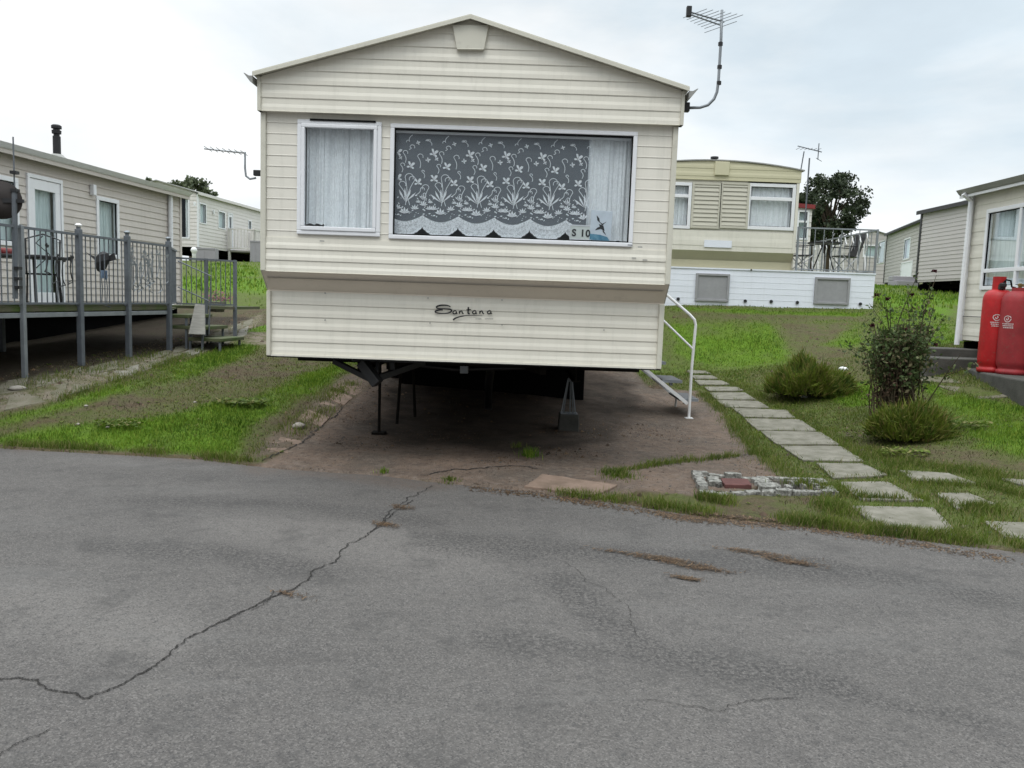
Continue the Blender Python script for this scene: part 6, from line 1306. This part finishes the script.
# ---- gas bottles and their base
zt_ = .84
bq = []
for px, py in ((944, 361), (978, 371.5), (1003, 376.5), (1045, 384)):
    d = ray(px, py); t = (zt_-EYE)/d[2]; bq.append((d[0]*t, d[1]*t))
bq += [(7.6, bq[3][1]+.2), (7.6, 12.1), (bq[0][0]+.4, 12.1)]
c0 = bq[0]; base = MB(); base.hexa([(x-c0[0], y-c0[1], -.42) for x, y in bq], [(x-c0[0], y-c0[1], 0) for x, y in bq]); o = base.build('concrete_plinth', M['oldconc'], bevel=.02); o.location = (c0[0], c0[1], zt_); tag(o, 'dark damp concrete base carrying the two red gas bottles', 'concrete base')
a = P(931, 348, 12.3); b = P(978, 350, 12.3)
mb = MB(); mb.box(0, 1.2, 0, .5, -.35, 0); o = mb.build('concrete_step', M['oldconc'], bevel=.015); o.location = (a[0], a[1], a[2]); tag(o, 'upper dark concrete step between the gas bottles and the cream corner', 'step')
mb = MB(); mb.box(-.1, 1.0, 0, .55, -.3, 0); o = mb.build('concrete_step', M['oldconc'], bevel=.015); a = P(934, 358, 11.75); o.location = a; tag(o, 'lower dark concrete step beside the red gas bottles', 'step')
def bottle(px, py, Y, rz, mat, lab, s=1.0, Hh=1.10, hcol=.2):
    c = P(px, py, Y); t = empty('gas_bottle', (c[0], c[1], zt_+.002), rz, lab, 'gas bottle', 'red gas bottles by the pale caravan')
    R = .182*s
    prof = [(R*.85, .0), (R*.98, .0), (R*.98, .055), (R*.86, .065), (R*.86, .085), (R*.97, .12), (R, .17), (R, Hh*.4), (R, Hh*.7), (R, Hh-.12), (R*.96, Hh-.06), (R*.84, Hh-.015), (R*.66, Hh+.015), (R*.40, Hh+.03), (.03, Hh+.035)]
    mb = MB(); mb.lathe(prof, n=40); mb.build('body', M[mat], t, smooth=True)
    mb = MB(); n = 26; zc = Hh+.0; hc = hcol; rr = R*.46
    for k in range(n-4):
        a0, a1 = 2*math.pi*k/n, 2*math.pi*(k+1)/n; mb.hexa([(rr*math.cos(x), rr*math.sin(x), z) for x, z in ((a0, zc), (a1, zc), (a1, zc+hc), (a0, zc+hc))], [((rr-.008)*math.cos(x), (rr-.008)*math.sin(x), z) for x, z in ((a0, zc), (a1, zc), (a1, zc+hc), (a0, zc+hc))])
    mb.build('collar', M[mat], t)
    mb = MB(); mb.lathe([(.022, Hh+.03), (.022, Hh+.09), (.03, Hh+.095), (.03, Hh+.12), (.015, Hh+.13)], n=12); mb.tube([(0, 0, Hh+.1), (.06, .0, Hh+.1)], .014, 8); mb.build('valve', M['brass'], t)
    # white emblem and stencilled lines on the near face
    lb = MB(); Rr = R+.0022
    def pt(u, z): a = -math.pi/2-rz+u/Rr; return (Rr*math.cos(a), Rr*math.sin(a), z)
    def ribb(pts, w):
        for (ua, za), (ub, zb) in zip(pts[:-1], pts[1:]):
            l = math.hypot(ub-ua, zb-za)+1e-9; nx_, nz_ = -(zb-za)/l*w/2, (ub-ua)/l*w/2; lb.face([pt(ua-nx_, za-nz_), pt(ub-nx_, zb-nz_), pt(ub+nx_, zb+nz_), pt(ua+nx_, za+nz_)])
    zc = Hh*.68; u0 = LU
    ribb([(u0+.045*math.cos(a)*(1+.1*math.sin(3*a)), zc+.04*math.sin(a)) for a in np.linspace(.5, 6.4, 22)], .010)
    ribb([(u0-.02, zc+.005), (u0-.005, zc-.018), (u0+.014, zc+.002), (u0+.003, zc+.022)], .010)
    r = random.Random(int(px))
    for row in range(3):
        u = u0-.075+.01*row
        while u < u0+.075: w = r.uniform(.008, .02); ribb([(u, zc-.065-.025*row), (u+w, zc-.065-.025*row)], .013); u += w+.005
    lb.build('stencil_marking', M['label'], t); return t
LU = -.09
bottle(991, 371, 11.0, .0, 'red', 'bright red tall gas bottle beside the duller red one')
LU = -.22
bt2 = bottle(1011, 377, 10.72, .0, 'redfade', 'duller, wider red gas bottle standing in front of the bright one', 1.08, 1.08, .07)
c = P(1003, 285, 10.9); hs_ = empty('gas_regulator', c, 0, 'black gas regulator and hose between the two red bottles', 'regulator'); mb = MB(); mb.lathe([(.03, -.03), (.045, -.02), (.045, .015), (.025, .03)], n=12); mb.box(-.05, .02, -.02, .02, -.06, -.0); mb.build('regulator_body', M['blackmetal'], hs_)
mb = MB(); mb.tube([(0, 0, .02), (.04, 0, .07), (.1, .0, .06), (.14, .03, -.02), (.2, .05, -.03)], .012, 8); mb.tube([(0, 0, -.03), (-.02, -.02, -.12), (.02, 0, -.2), (.0, .1, -.3)], .010, 8); mb.build('hose', M['rubber'], hs_, smooth=True)
# ------------------------------------------------------------------ plants
def leaves(name, pts, size, mat, parent, tilt=1., asp=.55):
    pts = np.asarray(pts); n = len(pts); d = rng.normal(0, 1, (n, 3)); d[:, 2] *= tilt; d /= np.linalg.norm(d, axis=1)[:, None]
    e = np.cross(d, rng.normal(0, 1, (n, 3))); e /= np.linalg.norm(e, axis=1)[:, None]; s = size*rng.uniform(.6, 1.3, n)[:, None]
    V = np.stack([pts, pts+d*s*.5+e*s*asp*.5, pts+d*s, pts+d*s*.5-e*s*asp*.5], 1)
    o = np_mesh(name, V.reshape(-1, 3), np.arange(n*4).reshape(n, 4), M[mat], smooth=False); o.parent = parent; return o
# rose bush
c = hit(893, 425); gb = gz1(c[0], c[1]); rb = empty('rose_bush', (c[0], c[1], gb), 0, 'straggly rose bush with withered dark red blooms and bare brown stems', 'rose bush')
k = c[1]/800; R = random.Random(4)
def pxz(px, py): p = P(px, py, c[1]); return (p[0]-c[0], p[2]-gb)
mb = MB(); tips = []; mid = []
tall = [(877, 295), (888, 302), (910, 300), (934, 275), (918, 272), (867, 335), (945, 315)]
for i in range(120):
    x0, y0 = R.gauss(0, .11), R.gauss(0, .11); x1 = x0*1.2+R.gauss(-.0, .13)+(-.02); y1 = y0*1.2+R.gauss(0, .16); h = R.uniform(.75, 1.25)
    if i < 7: x1, h = pxz(*tall[i]); y1 = R.gauss(0, .08)
    p = [(x0, y0, 0), (x0*1.1+R.gauss(0, .02), y0*1.1, h*.35), (x0*.5+x1*.5+R.gauss(0, .03), (y0+y1)/2, h*.7), (x1, y1, h)]
    mb.tube(p, [.009, .008, .006, .003], 5)
    tips.append(p[-1]); mid += [(p[2], p[3])]
    if R.random() < .6: q_ = (x1+R.gauss(0, .12), y1+R.gauss(0, .12), h+R.uniform(-.15, .12)); mb.tube([p[2], q_], [.005, .002], 4); mid.append((p[2], q_))
mb.build('stems', M['stem'], rb)
pts = []
for a, b in mid:
    for _ in range(30): t = R.random(); pts.append([a[j]*(1-t)+b[j]*t+R.gauss(0, .035) for j in range(3)])
for _ in range(1500):     # main leafy mass
    a = R.uniform(0, 6.28); z = R.uniform(.45, 1.12); rr = .45*math.sqrt(R.random())*(.55+.5*math.sin((z-.3)*3.1)); pts.append([rr*math.cos(a)-.02, rr*math.sin(a), z])
cell = np.floor(np.array(pts)*7); kk = _h(cell[:, 0]+cell[:, 2]*13, cell[:, 1], 5) > .33
leaves('foliage', np.array(pts)[kk], .055, 'rose', rb)
dp = [[R.gauss(-.04, .14), R.gauss(0, .12), R.uniform(.15, .9)] for _ in range(1500)]; leaves('withered_leaves', dp, .045, 'deadleaf', rb)
bm = MB()
for px, py in ((877, 296), (888, 300), (912, 296), (934, 272), (868, 326), (905, 345), (918, 350), (930, 345), (900, 330)):
    x, z = pxz(px, py); y = -.12 if py > 320 else 0.
    for _ in range(16): a = R.uniform(0, 6.28); s = .032; bm.face([(x, y, z), (x+s*math.cos(a), y+s*math.sin(a), z+R.uniform(-.02, .03)), (x+s*1.1*math.cos(a+.7), y+s*math.sin(a+.7), z+R.uniform(0, .045)), (x+s*.3*math.cos(a), y, z+.03)])
bm.build('withered_blooms', M['bloom'], rb)
def heather(px, py, rx, ry, hgt, label, n=9000, dark=0, name='heather_bush'):
    c = hit(px, py); g0 = gz1(c[0], c[1]); t = empty(name, (c[0], c[1], g0), 0, label, 'heather bush')
    a = rng.uniform(0, 2*math.pi, n); q = np.sqrt(rng.uniform(0, 1, n)); X = np.cos(a)*q*rx; Y = np.sin(a)*q*ry
    lump = .25+1.25*fbm(X+c[0], Y+c[1], 3.0, 44, 3)**1.1; X = X*(.8+.4*vn(a*1.5, 0*a, 1., 3)); Y = Y*(.8+.4*vn(a*1.5, 0*a, 1., 4)); hz = hgt*np.sqrt(np.clip(1-q**2.2, 0.02, 1))*lump; z0 = hz*rng.uniform(.25, .95, n)**.6
    out = np.stack([X/rx*.5+rng.normal(0, .4, n), Y/ry*.5+rng.normal(0, .4, n), .9+rng.normal(0, .4, n)], -1); out /= np.linalg.norm(out, axis=1)[:, None]
    l = rng.uniform(.04, .13, n)[:, None]*(1+.9*(rng.uniform(0, 1, (n, 1)) > .9)); e = np.cross(out, rng.normal(0, 1, (n, 3))); e /= np.linalg.norm(e, axis=1)[:, None]; p = np.stack([X, Y, z0], -1); w = .0048
    V = np.stack([p-e*w, p+e*w, p+out*l*.6+e*w*1.2, p+out*l, p+out*l*.6-e*w*1.2], 1); b = np.arange(n)[:, None]*5
    F = np.concatenate([b+np.array([[0, 1, 2]]), b+np.array([[0, 2, 4]]), b+np.array([[4, 2, 3]])]); o = np_mesh('shoots', V.reshape(-1, 3), F, M['heather'], smooth=False); o.parent = t
    mb = MB(); R2 = random.Random(int(px))
    for _ in range(60): u, v = R2.gauss(0, rx*.4), R2.gauss(0, ry*.4); mb.tube([(u*.4, v*.4, 0), (u, v, hgt*.6*max(.2, 1-(u/rx)**2-(v/ry)**2))], [.006, .003], 4)
    mb.build('stems', M['stem'], t)
heather(808, 398, .60, .46, .58, 'low spreading olive green heather bush on the lawn beside the slab path', 17000)
heather(908, 441, .44, .35, .40, 'low dense heather bush at the foot of the rose bush', 11000)
heather(786, 391, .24, .2, .22, 'small dark heather clump at the path side of the spreading bush', 4000)
# young plant by right caravan
c = P(922, 335, 13.5); t = empty('young_shrub', (c[0], c[1], gz1(c[0], c[1])), 0, 'thin leafy sapling on the grass before the pale cream caravan corner', 'shrub'); mb = MB(); pp = []
for i in range(7): x, y, h = R.gauss(0, .1), R.gauss(0, .1), R.uniform(.4, .9); mb.tube([(x*.3, y*.3, 0), (x, y, h)], [.01, .004], 5); pp += [[x*t_+R.gauss(0, .05), y*t_+R.gauss(0, .05), h*t_] for t_ in [R.uniform(.35, 1) for _ in range(26)]]
mb.build('stems', M['stem'], t); leaves('foliage', pp, .09, 'rose', t)
# trees
def tree(px, pyt, pyb, Y, wpx, label, mat, seed, n=9000, leaf=.22, name='broadleaf_tree', clumps=70):
    top = P(px, pyt, Y); bx_, by_ = top[0], Y; g0 = gz1(bx_, by_) if Y < 60 else 3.; H = top[2]-g0; Wc = wpx*Y/800/2; zc0 = P(px, pyb, Y)[2]-g0; zc = (H+zc0)/2; hc = (H-zc0)/2
    t = empty(name, (bx_, by_, g0-.1), 0, label, 'tree', 'trees beyond the caravans'); R = random.Random(seed); mb = MB()
    mb.tube([(0, 0, 0), (.05, 0, H*.3), (-.03, .04, H*.55), (0, 0, H*.85)], [.17, .13, .09, .02], 8)
    cl = []
    for i in range(clumps):
        a = R.uniform(0, 6.28); ph = math.acos(R.uniform(-.85, 1)); rr = R.uniform(.45, 1)**.5
        x, y, z = Wc*rr*math.sin(ph)*math.cos(a), Wc*rr*math.sin(ph)*math.sin(a), zc+hc*rr*math.cos(ph)*.95; cl.append((x, y, z, R.uniform(.12, .26)*Wc))
        if i % 2 == 0: mb.tube([(0, 0, max(.8, z*.55)), (x*.5, y*.5, z*.8), (x, y, z)], [.05, .035, .012], 5)
    mb.build('trunk', M['bark'], t); pts = []
    for x, y, z, s in cl:
        q = rng.normal(0, 1, (n//clumps, 3)); q /= np.linalg.norm(q, axis=1)[:, None]; q *= (rng.uniform(0, 1, len(q))**.45)[:, None]*s*1.25; q[:, 2] *= .75; pts.append(q+np.array([x, y, z]))
    leaves('crown', np.concatenate(pts), leaf, mat, t, asp=.7)
tree(834, 171, 246, 45., 64, 'large dark rounded tree behind the far decking', 'treeleaf', 3, 9000, .17, clumps=80)
tree(815, 182, 240, 47., 34, 'narrower dark tree between the bow roofed caravan and the rounded tree', 'treeleaf', 8, 3600, .17, clumps=38)
tree(190, 173, 225, 60., 44, 'grey green tree behind the ridge of the beige caravan roof', 'treeleaf2', 5, 2600, .26, clumps=40)
tree(205, 183, 225, 62., 22, 'smaller tree between the grey green one and the far white caravan', 'treeleaf2', 6, 1300, .26, clumps=22)
tree(148, 178, 215, 62., 26, 'treetop barely showing above the beige caravan roof', 'treeleaf2', 9, 1600, .22, clumps=18)
# ------------------------------------------------------------------ light, sky, camera
w = bpy.data.worlds.new('World'); S.world = w; w.use_nodes = True; nt = w.node_tree; L = nt.links
SE, SA = math.radians(60), math.radians(205)      # sun height; heading of the sun, clockwise from +Y
sky = node(nt, 'ShaderNodeTexSky', sky_type='NISHITA', sun_disc=False, sun_elevation=SE, sun_rotation=SA, air_density=1., dust_density=2., ozone_density=1.)
bg = nt.nodes['Background']; L.new(sky.outputs[0], bg.inputs[0]); bg.inputs[1].default_value = .12
tc = node(nt, 'ShaderNodeTexCoord'); mp = node(nt, 'ShaderNodeMapping'); mp.inputs['Scale'].default_value = (1, 1, 2.6); mp.inputs['Location'].default_value = (.35, .1, .0); L.new(tc.outputs['Generated'], mp.inputs['Vector'])
n1 = node(nt, 'ShaderNodeTexNoise', inp={'Scale': 1.7, 'Detail': 7., 'Roughness': .52, 'Distortion': .4}); L.new(mp.outputs[0], n1.inputs['Vector'])
n2 = node(nt, 'ShaderNodeTexNoise', inp={'Scale': 3.4, 'Detail': 8., 'Roughness': .55}); L.new(mp.outputs[0], n2.inputs['Vector'])
cr = node(nt, 'ShaderNodeValToRGB'); L.new(n1.outputs[0], cr.inputs[0]); e = cr.color_ramp.elements
e[0].position = .38; e[0].color = (.72, .82, .885, 1); e[1].position = .58; e[1].color = (.96, .98, .99, 1)
m2 = node(nt, 'ShaderNodeMapRange', inp={'From Min': .35, 'From Max': .65, 'To Min': .93, 'To Max': 1.06}); L.new(n2.outputs[0], m2.inputs[0])
sz = node(nt, 'ShaderNodeSeparateXYZ'); L.new(tc.outputs['Generated'], sz.inputs[0])
zr = node(nt, 'ShaderNodeMapRange', inp={'From Min': .35, 'From Max': 1., 'To Min': 1.08, 'To Max': 3.7}); L.new(sz.outputs['Z'], zr.inputs[0])
mm = node(nt, 'ShaderNodeMath', operation='MULTIPLY'); L.new(m2.outputs[0], mm.inputs[0])
by = node(nt, 'ShaderNodeMapRange', inp={'From Min': .05, 'From Max': -.35}); L.new(sz.outputs['Y'], by.inputs[0])          # low sky behind the camera dimmed, added to deepen shade under the caravans
bz = node(nt, 'ShaderNodeMapRange', inp={'From Min': .5, 'From Max': .2, 'To Max': .62}); L.new(sz.outputs['Z'], bz.inputs[0])
bb = node(nt, 'ShaderNodeMath', operation='MULTIPLY'); L.new(by.outputs[0], bb.inputs[0]); L.new(bz.outputs[0], bb.inputs[1])
b1 = node(nt, 'ShaderNodeMath', operation='SUBTRACT', inp={0: 1.}); L.new(bb.outputs[0], b1.inputs[1])
b2 = node(nt, 'ShaderNodeMath', operation='MULTIPLY'); L.new(zr.outputs[0], b2.inputs[0]); L.new(b1.outputs[0], b2.inputs[1]); L.new(b2.outputs[0], mm.inputs[1])
bg2 = node(nt, 'ShaderNodeBackground'); L.new(cr.outputs[0], bg2.inputs[0]); L.new(mm.outputs[0], bg2.inputs[1])
mf = node(nt, 'ShaderNodeMapRange', inp={'From Min': .3, 'From Max': .5, 'To Min': .84, 'To Max': .97}); L.new(n1.outputs[0], mf.inputs[0])
ms = node(nt, 'ShaderNodeMixShader'); L.new(mf.outputs[0], ms.inputs[0]); L.new(bg.outputs[0], ms.inputs[1]); L.new(bg2.outputs[0], ms.inputs[2]); L.new(ms.outputs[0], nt.nodes['World Output'].inputs[0])
ld = bpy.data.lights.new('sun', 'SUN'); ld.energy = .9; ld.angle = math.radians(18); ld.color = (1, .97, .92); lo = bpy.data.objects.new('sun', ld); COL.objects.link(lo)
from mathutils import Vector, Matrix
sd = Vector((math.sin(SA)*math.cos(SE), math.cos(SA)*math.cos(SE), math.sin(SE))); lo.rotation_euler = sd.to_track_quat('Z', 'Y').to_euler(); lo.location = (0, -5, 20)
cam = bpy.data.cameras.new('camera'); cam.sensor_width = 36; cam.lens = 36*FPX/1024; cam.clip_end = 2000; cam.clip_start = .05
co = bpy.data.objects.new('camera', cam); COL.objects.link(co)
m = Matrix((tuple(cR), tuple(cU), tuple(-cF))).transposed().to_4x4(); m.translation = (0, 0, EYE); co.matrix_world = m; S.camera = co
S.view_settings.view_transform = 'Standard'; S.view_settings.look = 'None'; S.view_settings.exposure = 0; S.view_settings.gamma = 1; S.view_settings.use_curve_mapping = False
S.cycles.max_bounces = 6; S.cycles.transparent_max_bounces = 12; S.cycles.diffuse_bounces = 3; S.cycles.glossy_bounces = 2; S.cycles.transmission_bounces = 4; S.cycles.use_denoising = True
